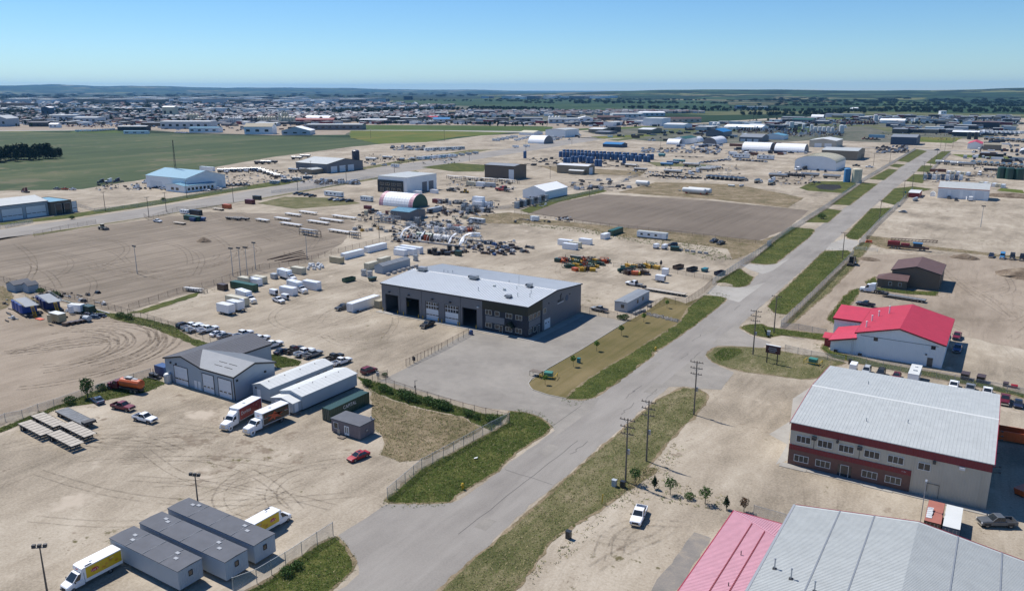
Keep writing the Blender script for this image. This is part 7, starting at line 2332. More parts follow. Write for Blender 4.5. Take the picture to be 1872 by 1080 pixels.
silos(A1,[(1670,1755,6,338,296,16)],'tank_white','white silo in the row behind the offices')
silos(A3,[(258,328,4,330,286,20),(1452,1485,2,380,334,26)],'tank_white','white silo near the long white shop')
# --- trucks and trailers in the far yards
def fleet(kind,reg,x0,y0,x1,y1,n,deg,what,paints=(None,),trims=(None,),grp=None,sc=None,jit=3,detail=True):
 for i in range(n):
  t=i/max(1,n-1)
  p,q=paints[i%len(paints)],trims[i%len(trims)]
  col=cn(p)+' ' if p and len(paints)>1 else ''
  kind.place(reg(x0+(x1-x0)*t,y0+(y1-y0)*t),R(deg+rnd.uniform(-jit,jit)),f'{col}{kind.cat} {ORD[i]} from the left {what}',grp or kind.cat+'s '+what,p,q,detail,sc)
PT,PC=('polished_tank',),('paint_white','paint_charcoal','paint_silver','paint_white','paint_navy')
fleet(TANKTRAILER,A3,850,662,920,692,2,-3,'left of the brown tank trucks',trims=PT)
fleet(TANKTRAILER,A3,1110,652,1200,628,3,-3,'beside the tank farm',trims=('paint_sky','blue_tank_light','paint_teal'))
fleet(TANKTRAILER,A3,1155,712,1290,660,2,-3,'in the truck park front',trims=PT,sc=1.3)
fleet(TANKTRAILER,A3,1380,692,1450,680,3,-3,'in the truck park right',trims=PT,sc=1.1)
fleet(TRACTOR,A3,1280,715,1335,700,2,-3,'hitched in the truck park',PC[:1])
fleet(TANKTRUCK,A3,1430,745,1660,762,8,60,'in the crowded truck park row',PC,PT)
fleet(PICKUP,A3,1010,728,1340,745,8,30,'in front of the truck park',('paint_black','paint_charcoal','paint_black'))
fleet(TANKTRUCK,A3,1775,775,1872,790,2,80,'at the truck park edge',PC,PT)
fleet(PICKUP,A3,1360,632,1560,610,9,40,'behind the truck park',('paint_white','paint_navy','paint_blue','paint_silver'))
fleet(PICKUP,A3,1625,612,1830,625,10,80,'before the long site offices',('paint_charcoal','paint_white','paint_black','paint_silver'))
fleet(OFFICE,A3,1655,595,1830,605,2,-3,'behind the parked pickups',trims=('clad_white',),sc=1.4)
HTANK.place(A3(1075,585),R(-4),'teal skid tank right of the tank farm',None,'paint_teal','steel',sc=(.7,1.2,1.2))
fleet(FLATBED,A3,1200,585,1350,590,4,60,'right of the teal tank',sc=.8)
fleet(CAMPER,A3,10,520,90,515,2,-5,'beside the side road',trims=('paint_white',))
fleet(CAMPER,A3,20,470,100,450,4,-5,'left of the dome shelter',trims=('paint_white',))
fleet(CAMPER,A3,280,470,350,450,4,30,'right of the dome shelter',trims=('paint_white','paint_pale_grey'))
fleet(CAMPER,A2,1190,610,1420,590,7,-8,'in the row along the side road',trims=('paint_white','paint_lightblue','paint_white'),sc=1.15)
fleet(CAMPER,A2,1250,545,1480,535,6,60,'in the back lot of campers',trims=('paint_white','paint_pale_grey'),sc=1.3)
fleet(OFFICE,A2,1740,470,1872,445,5,-5,'in the white trailer yard',trims=('clad_white','clad_pale'))
fleet(CAMPER,A2,1440,585,1590,565,4,-8,'at the end of the camper row',trims=('paint_pale_grey',),sc=.9)
fleet(TANKTRAILER,A2,830,615,950,605,2,-3,'beside the navy silo',trims=('tank_white','polished_tank'),sc=1.1)
fleet(TANKTRUCK,A2,1050,615,1130,612,2,170,'left of the camper row',('paint_maroon','paint_white'),PT)
fleet(SUV,A2,845,645,925,650,2,180,'on the grass by the side road',('paint_white',),sc=1.2)
C(CAMPER,A2,1005,655,180,'white motor home on the grass by the side road',None,'paint_white',z=1)
fleet(TANKTRAILER,A2,265,695,345,695,2,-4,'before the grey shop',trims=PT)
fleet(TANKTRAILER,A2,290,605,350,592,2,15,'behind the grey shop',trims=PT)
fleet(TANKTRUCK,A2,20,690,160,740,6,20,'left of the grey shop',PC,PT)
fleet(TANKTRAILER,A2,20,640,110,635,3,10,'by the field edge',trims=('dark_steel','polished_tank'))
fleet(CAMPER,A2,130,785,370,750,4,20,'along the fence before the grey shop',trims=('paint_pale_grey','paint_steelblue'),sc=.9)
fleet(TANKTRUCK,A1,1620,700,1860,690,6,20,'right of the blue roofed shop',PC,PT)
fleet(PICKUP,A1,1650,800,1790,795,5,20,'before the blue roofed shop',('paint_black','paint_silver','paint_charcoal'))
fleet(PICKUP,A1,1150,815,1230,830,3,20,'left of the low blue roofed office',('paint_navy','paint_white','paint_charcoal'))
fleet(PICKUP,A1,1505,835,1590,825,3,20,'in front of the low blue roofed office',('paint_white','paint_charcoal'))
fleet(TRACTOR,A1,1070,780,1160,755,4,200,'left of the blue roofed shop',('paint_white','paint_silver','paint_white'))
fleet(TRACTOR,A1,745,778,860,770,3,240,'in the open yard by the crop field',('paint_charcoal','paint_white','paint_navy'))
fleet(TRACTOR,A1,1000,818,1060,815,1,180,'standing before the truck line')
fleet(PICKUP,A1,415,825,530,828,3,190,'near the field edge',('paint_silver','paint_orange','paint_white'))
fleet(TRACTOR,A1,185,845,185,845,1,180,'behind the long pale shop',('paint_maroon',))
near_corner(CONT40,A1,1535,690,'x',12.2,2.44,'long white trailer behind the blue roofed shop','white',sc=(1.5,1,1.4))
fleet(CONT20,A2,1560,795,1700,805,3,-3,'in the pale row before the brown shop',('paint_cream','paint_white','paint_pale_grey'),sc=1.25)
fleet(TALLRACK,A2,1450,750,1830,775,4,-5,'before the flat brown shop',sc=(1.6,1.3,1))
C(FLATDECK,A2,1790,825,175,'red crane truck beside the plain white shop','red',z=1,sc=2)
C(FLATDECK,A2,1415,828,175,'dark deck truck left of a yellow loader','charcoal',sc=1.4)
C(LOADER,A2,1515,838,180,'yellow loader in the yard of the white two storey shop','yellow',z=1)
for i,(x,y)in enumerate(((1590,945),(1645,950),(1590,950))):
 near_corner(CONT20,A2,x+45,y,'x',6.06,2.44,('white stacked tank box left','white stacked tank box right','white stacked tank box below')[i],'white',sc=(1.2,1.4,(2.2,1.1,1.2)[i]))
fleet(SKID[3],A3,20,960,230,905,9,-5,'before the plain white shop',('paint_pale_grey','paint_charcoal'),sc=1.6)
fleet(CONT20,A2,1170,860,1290,850,2,-4,'beside the white two storey shop',('paint_white',))
C(CARGO,A3,148,1040,180,'white cab box by the tilled lot fence','white',z=1)
fleet(TANKTRAILER,A4,1290,640,1450,655,4,-4,'in the white tanker row right of the road',trims=('tank_white','polished_tank'),sc=1.2)
fleet(TANKTRUCK,A4,1500,640,1850,665,9,80,'in the tanker row at the right',PC,PT,sc=1.2)
fleet(CONT20,A4,1215,695,1275,695,2,-3,'of rusty colour right of the road',('paint_rust',))
fleet(CONT20,A4,1325,710,1465,720,5,80,'in the white row right of the road',('paint_white','paint_cream'))
fleet(SKID[3],A4,1150,750,1410,755,9,-4,'in the pale stacks right of the road',('paint_pale_grey','paint_steelblue','paint_white'),sc=1.6)
fleet(CONT20,A4,1560,790,1720,810,6,80,'in the pale row behind the orange trimmed shop',('paint_cream','paint_white'))
fleet(TRACTOR,A4,1548,720,1548,720,1,260,'in the trailer yards')
fleet(TANKTRAILER,A4,1635,695,1700,700,1,-4,'beside the dark green tanks',trims=('dark_steel',))
fleet(PICKUP,A4,1325,890,1378,905,2,-90,'at the doors of the orange trimmed shop',('paint_black',))
near_corner(CARGO,A4,1495,910,'y',4.9,2.2,'white enclosed trailer at the orange trimmed shop','white')
fleet(HTANK,A4,1080,905,1080,905,1,80,'beside the small red shed',('paint_pale_grey',),('steel',),sc=.7)
gable_building('shed','tiny white shed beside the orange trimmed shop','shed',*[q for q in(A4(1187,872)[0],A4(1225,872)[0],A4(1187,872)[1],A4(1187,872)[1]+3)],2.2,3.2,'y','clad_white','roof_white',ov=.1)
fleet(TANKTRAILER,A4,80,740,310,735,3,-4,'beside the arched shop',trims=('polished_tank','dark_steel'),sc=1.2)
fleet(TANKTRAILER,A4,470,745,470,745,1,-4,'near the cream tank',trims=('polished_tank',),sc=1.1)
fleet(TRACTOR,A4,45,765,90,725,2,200,'beside the arched shop',('paint_white',))
fleet(TRACTOR,A4,225,685,275,680,2,240,'in front of the arched shop',('paint_white','paint_black'))
fleet(PICKUP,A4,650,655,745,665,2,180,'right of the arched shop',('paint_black','paint_white'),sc=1.2)
fleet(PICKUP,A4,370,688,425,695,2,100,'at the arched shop doors',('paint_charcoal','paint_black'))
C(SEDAN,A4,1238,534,180,'silver car at the far crossroad','silver',z=.5,sc=1.3)
fleet(LOADER,A4,710,460,800,465,4,20,'left of the navy shop',('paint_orange','paint_brown'),sc=1.3)
near_corner(CONT40,A4,830,448,'x',12.2,2.44,'pale green container left of the navy shop','lightblue',sc=(1.8,1.5,1.8))
fleet(CAMPER,A4,1120,405,1340,400,7,-5,'in the camper lot beyond the crossroad',trims=('paint_white','paint_pale_grey'),sc=1.5)
fleet(CAMPER,A4,1560,415,1850,420,10,60,'in the far right camper lot',trims=('paint_white',),sc=1.5)
fleet(TANKTRUCK,A4,1600,460,1870,480,8,70,'in the far right truck lot',PC,PT,sc=1.4)
fleet(PICKUP,A4,1620,345,1860,350,12,60,'in the farthest right yard',PC,sc=2)
fleet(PICKUP,A4,1040,298,1500,315,14,60,'in the long far car lot',PC,sc=2.2)
fleet(LOADER,A4,600,350,780,350,9,30,'in the far red machinery yard',('paint_red','paint_maroon','paint_red'),sc=2)
fleet(CAMPER,A1,570,405,640,402,3,20,'left of the white truck row by the crop field',trims=('paint_white',),sc=1.2)
fleet(TRACTOR,A1,660,402,830,392,10,240,'in the white truck row by the crop field',('paint_white',),sc=1.1)
fleet(PICKUP,A1,1290,412,1360,415,5,250,'by the field edge in town',('paint_white',),sc=1.3)
# scrap heaps: nobody could count the pieces
def heap(reg,x0,x1,y0,y1,n,hmax,name='scrap_heap',mats=('scrap',),big=2.4):
 mb=MB()
 for i in range(n):
  q=reg(rnd.uniform(x0,x1),rnd.uniform(y0,y1))
  s=rnd.uniform(.25,1)*big
  z=rnd.random()**2*hmax
  if rnd.random()<.4:
   a=rnd.uniform(-.4,.4)
   mb.bar((q[0]-s*2,q[1]-s*a,z*.3+.15),(q[0]+s*2,q[1]+s*a,z*.3+.15),.3,.3,rnd.randrange(len(mats)))
   continue
  mb.taper((q[0]-s,q[0]+s*rnd.random(),q[1]-s*.6,q[1]+s),(q[0]-s*.5,q[0]+s*.7,q[1]-s*.3,q[1]+s*.4),z*.6,z+s*.8,rnd.randrange(len(mats)))
 tag(mb.build(name,list(mats)),kind='stuff')
heap(A3,1620,1872,388,412,260,7,mats=('scrap','rusty_steel','paint_pale_grey'))
heap(A4,10,560,392,440,420,6,mats=('scrap','rusty_steel','paint_pale_grey','paint_silver'))
heap(A4,800,1030,515,560,160,2.5,mats=('dark_steel','scrap','steel'))
heap(A4,30,830,322,345,260,3,mats=('scrap','paint_maroon','paint_silver'))
heap(A1,480,1000,340,372,200,3,mats=('scrap','paint_maroon','paint_pale_grey'))
heap(A3,930,1500,528,560,150,1.6,'pipe_stacks',('galvanised','steel','weathered_wood'))
heap(A3,100,800,600,660,90,.5,'pipe_stacks',('dark_steel',))
heap(A2,980,1220,510,540,90,.8,'pipe_stacks',('dark_steel','steel'))
heap(A2,420,740,765,790,90,1.5,'pipe_stacks',('galvanised','steel','weathered_wood'))
heap(A3,400,860,745,830,60,.3,'pipe_stacks',('steel','dark_steel'))
# ------------------------------------------------------------------ poles
def pole_parts(h,arms=3):
 P_=[('pole',MB().cyl((0,0,-.5),(0,0,h),.19,.12,n=8),['pole_wood'],None)]
 for k in range(arms):
  z=h-.35-k*1.35
  P_.append(('crossarm',MB().box(-1.5+.1*k,1.5-.1*k,-.2,-.08,z,z+.14),['weathered_wood'],None))
  ins=MB()
  for x in(-1.3,-.6,.6,1.3):
   ins.cyl((x*(1-.07*k),-.14,z+.14),(x*(1-.07*k),-.14,z+.42),.06,n=6)
  P_.append(('insulators',ins,['insulator'],len(P_)-1))
  P_.append(('brace',MB().bar((-.7,-.15,z),(0,-.15,z-.55),.05).bar((.7,-.15,z),(0,-.15,z-.55),.05),['steel'],None))
 return P_
POLE3=Kind('utility_pole','utility pole',pole_parts(12.6)+[('transformer',MB().cyl((.35,.1,5.6),(.35,.1,6.5),.25,n=10),['steel'],None)])
POLE1=Kind('utility_pole','utility pole',pole_parts(11.5,1))
for i,(reg,x,y,k,l)in enumerate(((C3,1308,668,POLE3,'three armed pole at the corner of the gravel driveway'),(C3,962,1005,POLE3,'three armed pole on the verge right of another'),(D3,810,280,POLE3,'three armed pole nearest the camera beside the saplings'),
 (C3,1738,232,POLE3,'three armed pole beside the maroon sign'),(B4,50,950,POLE1,'single armed pole by the fence at the small verge'),(B4,548,412,POLE1,'single armed pole near the black sleeper truck'),
 (A4,818,1050,POLE1,'single armed pole before the empty gravel lot'),(A4,992,880,POLE1,'single armed pole beside the small red shed'),(A4,1058,808,POLE1,'single armed pole by the side lane right of the road'),
 (A4,1138,720,POLE1,'single armed pole by the pale stacks'),(A4,1185,690,POLE1,'single armed pole before the white tankers'),(A4,1232,620,POLE1,'far single armed pole right of the road'),
 (A4,1292,560,POLE1,'farthest single armed pole before the crossroad'),(A1,768,980,POLE1,'pole on the left of the side road verge'),(A1,1085,1025,POLE1,'pole by the side road opposite the open yard'),
 (A1,1212,985,POLE1,'short pole beside the camper by the side road'),(A1,1700,915,POLE1,'pole behind the orange red container'),(A1,1362,885,POLE1,'twin pole before the low blue roofed office'),
 (A2,296,830,POLE1,'pole by the dark pickups along the side road'),(A2,395,715,POLE1,'pole before the lean-to of the grey shop'),(A2,650,762,POLE1,'pole by the side road right of the grey shop'),(A2,1000,700,POLE1,'pole behind the white two storey shop'),
 (A2,1545,620,POLE1,'pole at the bend of the side road'),(A3,420,500,POLE1,'pole behind the tank farm'),(A3,85,540,POLE1,'pole beside the lone blue tank'),(A3,1065,525,POLE1,'pole right of the blue covered unit'),
 (A4,775,650,POLE1,'pole left of the road by the arched shop'),(A4,893,640,POLE1,'pole left of the road by the beige shop'),(A2,828,450,POLE1,'pole in the meadow left'),(A2,1364,470,POLE1,'pole in the meadow right'),(A4,1263,520,POLE1,'pole beyond the far crossroad left'),(A4,1352,520,POLE1,'pole beyond the far crossroad right'))):
 k.place(reg(x,y),R(-90 if reg in(A1,A2)else 2),l,sc=1.25 if reg in(A2,)and y<500 else 1)
def light_parts(h,n=3):
 P_=[('pole',MB().cyl((0,0,-.3),(0,0,h),.16,.09,n=8),['pole_wood' if n<4 else 'galvanised'],None),('crossbar',MB().box(-.9,.9,-.06,.06,h-.3,h-.18),['steel'],None)]
 for i in range(n):
  x=-.75+1.5*i/max(1,n-1)
  P_.append(('floodlight',MB().taper((x-.22,x+.22,-.3,.12),(x-.25,x+.25,-.2,.2),h-.15,h+.3),['dark_steel'],None))
 return P_
LIGHT=Kind('light_pole','light pole',light_parts(9.5))
LIGHTN=Kind('light_pole','light pole',light_parts(7.6))
LIGHT4=Kind('light_pole','light pole',light_parts(11,4))
for reg,x,y,k,dg,l in((D1,345,1090,LIGHTN,40,'floodlight pole at the lower left corner beside the delivery van'),(D1,1442,440,LIGHTN,20,'floodlight pole behind the long grey cabins'),(B1,1000,520,LIGHT4,0,'floodlight mast alone in the graded yard'),
 (B1,1697,538,LIGHT4,10,'left mast of three beside the truck yard'),(B1,1752,535,LIGHT4,0,'middle mast of three beside the truck yard'),(B1,1802,530,LIGHT4,15,'right mast of three beside the truck yard'),(B1,1862,490,LIGHT4,0,'mast a little apart from three others'),
 (B2,365,420,LIGHT4,0,'floodlight mast by the rusty pipes'),(B4,1556,180,LIGHT4,0,'floodlight mast in the empty gravel lot'),(A3,547,875,LIGHT,0,'light pole at the corner of the tilled lot'),(A3,262,745,LIGHT,0,'light pole behind the plain white shop'),(B2,890,260,LIGHT,0,'thin pole beside the white containers'),(B2,1185,190,LIGHT,0,'thin pole above the torn fabric hall')):
 k.place(reg(x,y,2.2 if reg is D1 and y<500 else 0),R(dg),l)
for i,(reg,x,y,h)in enumerate(((A1,1292,800,34),(A4,1740,320,24),(A3,1742,320,30),(A2,207,250,40),(A1,1410,290,40))):
 mb=MB()
 q=reg(x,y)
 for a in range(3):
  mb.bar((math.cos(a*2.1)*1.0,math.sin(a*2.1)*1.0,0),(math.cos(a*2.1)*.3,math.sin(a*2.1)*.3,h),.16)
 for k in range(14):
  s=1.0-.7*k/14
  for a in range(3):
   mb.bar((math.cos(a*2.1)*s,math.sin(a*2.1)*s,k*h/14),(math.cos(a*2.1+2.1)*s*.95,math.sin(a*2.1+2.1)*s*.95,(k+1)*h/14),.1)
 tag(mb.build('lattice_mast',['dark_steel'],None,(*q,0)),('radio mast beside the low blue roofed office','lattice tower in the far right yards','lattice tower by the long white warehouse','grain leg tower over the cream silos','grain leg tower beside the white mill')[i],'mast')
 # ------------------------------------------------------------------ fences
veil_mat('chain_link',(.46,.48,.48),.32,.3)
veil_mat('chain_link_dark',(.16,.15,.14),.2,.3)
veil_mat('slatted_link',(.56,.58,.6),.5,.3)
POST={}
def fence(pts,label,h=2.3,step=3.2,dark=False,solid=False,top=True,name='chain_link_fence',posts=True):
 pm='rusty_steel' if dark else 'galvanised'
 o=Vector((*pts[0],0))
 r=thing(name,label,'fence',o)
 key=(pm,h)
 if key not in POST:
  POST[key]=MB().cyl((0,0,-.2),(0,0,h+.1),.055,n=6).mesh('fence_post',[pm])
 rail,net=MB(),MB()
 for a,b in zip(pts,pts[1:]):
  a,b=Vector((*a,0))-o,Vector((*b,0))-o
  n=max(1,round((b-a).length/step))
  for i in range(n):
   if posts:
    link('post',POST[key],r,a.lerp(b,i/n))
  up=Vector((0,0,h))
  if top:
   rail.bar(a+up,b+up,.05)
  net.quad(tuple(a),tuple(b),tuple(b+up),tuple(a+up))
 link('post',POST[key],r,Vector((*pts[-1],0))-o)
 if top:
  rail.build('top_rail',[pm],r)
 net.build('wire_mesh',['slatted_link' if solid else 'chain_link_dark' if dark else 'chain_link'],r)
 return r
fence([D2(950,410),C2(1200,1070),C2(1710,790),C2(1838,725)],'tall chain link fence along the weedy verge to the lot corner')
fence([C2(1838,725),C2(1500,640),C2(1240,560),C2(1000,480),C2(880,425)],'thin fence with shrubs along the paved lot',2.0,dark=True)
fence([C2(840,425),C2(950,395)],'short fence with signs left of the open gate',1.9,dark=True)
fence([C2(730,395),C2(840,425)],'fence stub behind the portable buildings',1.9,dark=True)
fence([C2(1085,318),C2(1220,255),C2(1345,195)],'sliding gate panel pulled back along the paved lot',2.0,1.6,dark=True,name='gate')
fence([C2(1345,195),C2(1540,90)],'rusty fence from the sliding gate to the blue bin',2.0,dark=True)
fence([D2(555,670),D2(440,745),D2(210,895),D2(0,1020),D1(1700,1085)],'tall chain link fence behind the three long cabins',2.4)
fence([C1(-60,760),C1(40,715),C1(165,690),C1(280,645),C1(395,610),C1(600,540),C1(715,500),C1(1100,380)],'thin fence by the flatbed trailers and orange tank truck',1.8,5)
fence([B1(-60,560),B1(220,620),B1(500,700),B1(840,790),B1(1280,920),C2(60,290)],'dark fence between the graded yard and the gravel yard',2.0,4,dark=True)
fence([B1(940,785),B1(1290,665),B1(1560,600),B2(20,490),B2(300,450),B2(540,380),B2(980,270)],'dark fence along the truck yard',2.0,4.5,dark=True)
fence([B1(1050,108),B1(1080,130),B1(1290,60),A1(1650,960)],'dark fence by the side road container yard',2.2,6,dark=True)
fence([B1(250,250),B1(500,190),B1(700,155)],'dark fence above the graded yard',2.2,6,dark=True)
fence([B1(40,190),B1(240,150),B1(-80,205)],'pale fence along the far side of the side road',1.8,6)
fence([A1(500,930),A1(690,985),A1(1100,940),A1(1480,860),A1(1800,820)],'long thin fence before the blue roofed shop',2,8)
fence([A2(105,850),A2(300,830),A2(620,790),A2(800,745),A2(1000,760)],'long thin fence along the near side of the side road',2,8)
fence([B3(485,800),B3(750,850),B3(850,862),B3(1000,770),B3(1090,735),B3(1255,745)],'chain link fence between the lawn and the yard',2.2,dark=True)
fence([B3(1255,745),B3(1380,660),B3(1440,600)],'rusty slatted gate by the upper driveway',2.4,1.6,dark=True,name='gate')
fence([B3(1440,600),B3(1630,475),B3(1872,310),B4(0,320),B4(250,155),A4(440,950),A4(700,760),A4(900,640),A4(1080,535)],'long silvery slatted fence on the left of the road',2.4,4,solid=True)
fence([B3(720,470),B3(900,490),B3(1130,510),B3(1440,570)],'low rusty fence behind the oilfield gear',1.8,4,dark=True)
fence([B3(0,80),B3(560,165),B3(900,200),B3(1380,255),B3(1640,290),B3(1872,310)],'thin dark fence along the tilled lot',1.8,6,dark=True)
fence([A2(1350,985),A2(1640,985),A3(340,905),A3(520,855),A3(640,830),A3(900,720)],'pale fence left of the tilled lot',1.9,8)
fence([B4(100,910),B4(330,690),B4(630,385)],'long silvery slatted fence on the right of the road',2.3,3.5,solid=True)
fence([B4(668,315),B4(800,165),B4(955,20),A4(950,950),A4(1060,830)],'silvery slatted fence beside the empty gravel lot',2.3,4,solid=True)
fence([A4(1190,690),A4(1335,560)],'silvery fence along the white tankers',2.3,6,solid=True)
fence([C4(130,205),C4(320,250),C4(560,290)],'thin fence behind the maroon sign',1.8,4)
fence([C4(585,275),C4(720,305),C4(1100,385),C4(1500,460),C4(1872,535)],'fence behind the vehicles of the wide office',2.0,4)
fence([B4(100,915),B4(230,925),B4(430,965)],'thin fence left of the red roofed hall',1.7,4)
fence([D3(1742,520),D3(1990,590)],'short fence beyond the pink roof',1.8,4)
mb=MB()
for s in(0,.9,1.7):
 mb.bar((0,0,.5+s*.6),(9.5,0,.5+s*.6),.09)
for x in(0,4.7,9.5):
 mb.bar((x,0,0),(x,0,1.8),.1)
o=mb.build('gate',['trim_white'],None,(*B4(640,345),0))
tag(o,'white tube gate across the lane by the black sleeper truck','gate')
# ------------------------------------------------------------------ signs and small street things
q=C3(1838,288)
r=thing('sign','maroon business sign on two black posts beside the driveway','sign',(*q,0),R(-4))
r.scale=(.9,.9,.88)
for x in(0,3.0):
 MB().box(x-.12,x+.12,-.12,.12,0,3.2).build('post',['dark_steel'],r)
MB().box(-.5,3.7,-.3,.3,3.21,5.6).build('panel',['sign_maroon'],r)
MB().box(-.55,3.75,-.35,.35,5.6,5.72).build('cap',['trim_white'],r)
for k,(w,z)in enumerate(((2.2,4.9),(2.6,4.35),(1.8,3.8))):
 MB().box(1.5-w/2,1.5+w/2,-.33,-.302,z-.12,z+.12).build('text_line',['panel_grey'],r)
def green_box(q,rz,label,sc=1.0):
 r=thing('transformer_box',label,'utility box',(*q,0),rz)
 r.scale=(sc,sc,sc)
 MB().box(-1,1,-.8,.8,.1,1.5).build('cabinet',['utility_green'],r)
 MB().box(-1.05,1.05,-.85,.85,1.502,1.6).build('lid',['utility_green'],r)
 for s in(-1,1):
  mb=MB()
  mb.bar((s*2.0,-1.3,0),(s*2.0,-1.3,1.1),.1).bar((s*2.0,1.3,0),(s*2.0,1.3,1.1),.1).bar((s*2.0,-1.3,1.05),(s*2.0,1.3,1.05),.1)
  mb.build('guard_rail',['safety_yellow'],r)
 MB().bar((-2,-1.3,.7),(2,-1.3,.7),.1).build('guard_rail',['safety_yellow'],r)
green_box(C3(250,400),R(15),'green utility box with yellow guard rails at the lawn tip')
green_box(C4(335,300),R(-5),'green utility box with yellow guard rails near the maroon sign')
mb=MB().box(-1.5,1.5,-.9,.9,1.2,1.3)
for x in(-1.4,1.4):
 mb.bar((x,-.8,0),(x,-.8,1.2),.08).bar((x,.8,0),(x,.8,1.2),.08)
tag(mb.build('sign_board',['weathered_wood'],None,(*C3(160,385),0)),'tilted wooden shelter table at the lawn tip','table')
HYD=Kind('fire_hydrant','fire hydrant',parts(('barrel',MB().cyl((0,0,0),(0,0,.8),.16,n=10).lathe([(.2,.8),(.18,.95),(.05,1.05)],10),'safety_yellow'),('nozzle',MB().cyl((-.3,0,.6),(.3,0,.6),.09,n=8),'safety_yellow')))
HYD.place(D2(1497,335),0,'yellow fire hydrant beside the lower driveway',sc=1.25)
HYD.place(C3(1030,205),0,'yellow fire hydrant on the road edge by the lawn',sc=1.2)
BOXG=Kind('utility_pedestal','utility box',parts(('body',MB().box(-.4,.4,-.35,.35,0,1.25),'PAINT'),('lid',MB().box(-.45,.45,-.4,.4,1.252,1.34),'PAINT')))
for reg,x,y,p,l in((D3,728,312,'pale_grey','pale grey utility box beside the nearest pole'),(C3,470,290,'teal','teal utility box on the lawn'),(C3,1852,92,'pale_grey','grey utility box on the small verge by the driveway'),(D3,395,690,'charcoal','dark stub post in the gravel edge'),(D3,790,322,'charcoal','dark meter post at the foot of the nearest pole'),
 (B4,12,965,'pale_grey','pale utility box beside a single armed pole'),(C4,605,300,'charcoal','dark cabinet at the fence corner'),(A4,1008,850,'teal','green utility box beside the small red shed')):
 C(BOXG,reg,x,y,0,l,p,z=0)
tag(MB().bar((0,0,0),(.15,0,1.9),.12).build('marker_post',['safety_yellow'],None,(*D3(638,442),0)),'leaning yellow marker post on the verge','post')
tag(MB().bar((0,0,.05),(.7,.2,.3),.5,.1).build('litter',['trim_white'],None,(*D2(1580,110),0)),'scrap of white litter in the tall grass','litter')
mb=MB().bar((0,0,0),(0,0,3.3),.09).bar((0,0,3.3),(.8,0,3.5),.08)
tag(mb.cbox(0,0,1.6,.3,.3,.4).build('card_reader',['dark_steel'],None,(*C2(1152,515),0)),'slim curved entry post among the shrubs of the paved lot','post')
for x,y,l in((880,405,'white notice board left of the open gate'),(1142,290,'dark keypad post at the sliding gate')):
 tag(MB().box(-.5,.5,-.05,.05,.6,1.7).bar((0,.1,0),(0,.1,1.7),.08).build('notice_board',['trim_white' if x<900 else 'dark_steel'],None,(*C2(x,y),0)),l,'sign')
mb=MB().bar((0,0,0),(0,0,7.5),.12)
mb.cbox(0,0,7.3,.3,.8,.3)
tag(mb.build('lamp_post',['galvanised'],None,(*D4(1118,570),0)),'slim metal post in front of the maroon banded office','light pole')
for i,(reg,x,y,s,m_)in enumerate(((B1,1485,285,(4.5,3,2.2),'soil'),(B4,1440,405,(6,4,2),'soil'),(B4,740,415,(5,4,1),'soil'),(B4,1850,530,(9,9,3),'soil'),(A4,1790,880,(26,5,3),'soil'),(B3,1530,600,(3.5,2.5,.9),'sand'))):
 n,vs,fs=18,[],[]
 for a in range(n):
  for k in range(6):
   t=k/5
   rr=(1-t)*(1+.22*pnoise(Vector((a*.7+i,k*.9,i))))
   vs.append((s[0]*rr*math.cos(2*math.pi*a/n),s[1]*rr*math.sin(2*math.pi*a/n),s[2]*(t**.8)*(1+.15*pnoise(Vector((a,k,i*3))))))
 fs=[(a*6+k,((a+1)%n)*6+k,((a+1)%n)*6+k+1,a*6+k+1)for a in range(n)for k in range(5)]
 me=MB().add(vs,fs)
 tag(me.build('soil_mound',[m_],None,(*reg(x,y),-.02)),('lone soil mound in the graded yard','soil mound before the trucks at the right edge','low gravel mound beside the black sleeper truck','large soil mound at the right edge','long dark soil bank behind the orange trimmed shop','small sand mound by the slatted gate')[i],'mound')
 # derelict drilling rig on its carrier
r=thing('drilling_rig','rusty red drilling rig carrier with blue cab top in the weeds','rig',(*B4(1035,345),0),R(2))
MB().box(-9,8,-1.3,1.3,.9,1.8).build('carrier',['rusty_steel'],r)
MB().box(-9,-4,-1.2,1.2,1.8,3.4).box(-3.5,0,-1.1,1.1,1.8,2.8).build('engine_deck',['clad_red'],r)
MB().box(1.5,5,-1.2,1.2,1.81,3.2).build('cab',['dark_steel'],r)
MB().box(1.2,5.2,-1.3,1.3,3.22,3.5).build('cab_roof',['paint_sky'],r)
mb=MB()
for s in(-.5,.5):
 for z in(0,.9):
  mb.bar((-8,s,3.7+z),(11,s,4.3+z),.14)
for k in range(14):
 x=-8+k*1.4
 mb.bar((x,-.5,3.7+k*.045),(x+.7,-.5,4.6+k*.045),.1).bar((x,.5,3.7+k*.045),(x+.7,.5,4.6+k*.045),.1)
mb.build('mast',['rusty_steel'],r)
for x in(-7,-5.6,-4.2,4.5,6):
 for s in(-1,1):
  wheel_mb(.55,.4,x,s*1.35,.55).build('wheel',['rubber','rim'],r)
C(SKID[2],B4,742,285,10,'rusty engine block in the grass by the lane','orange',z=.5,sc=.9)
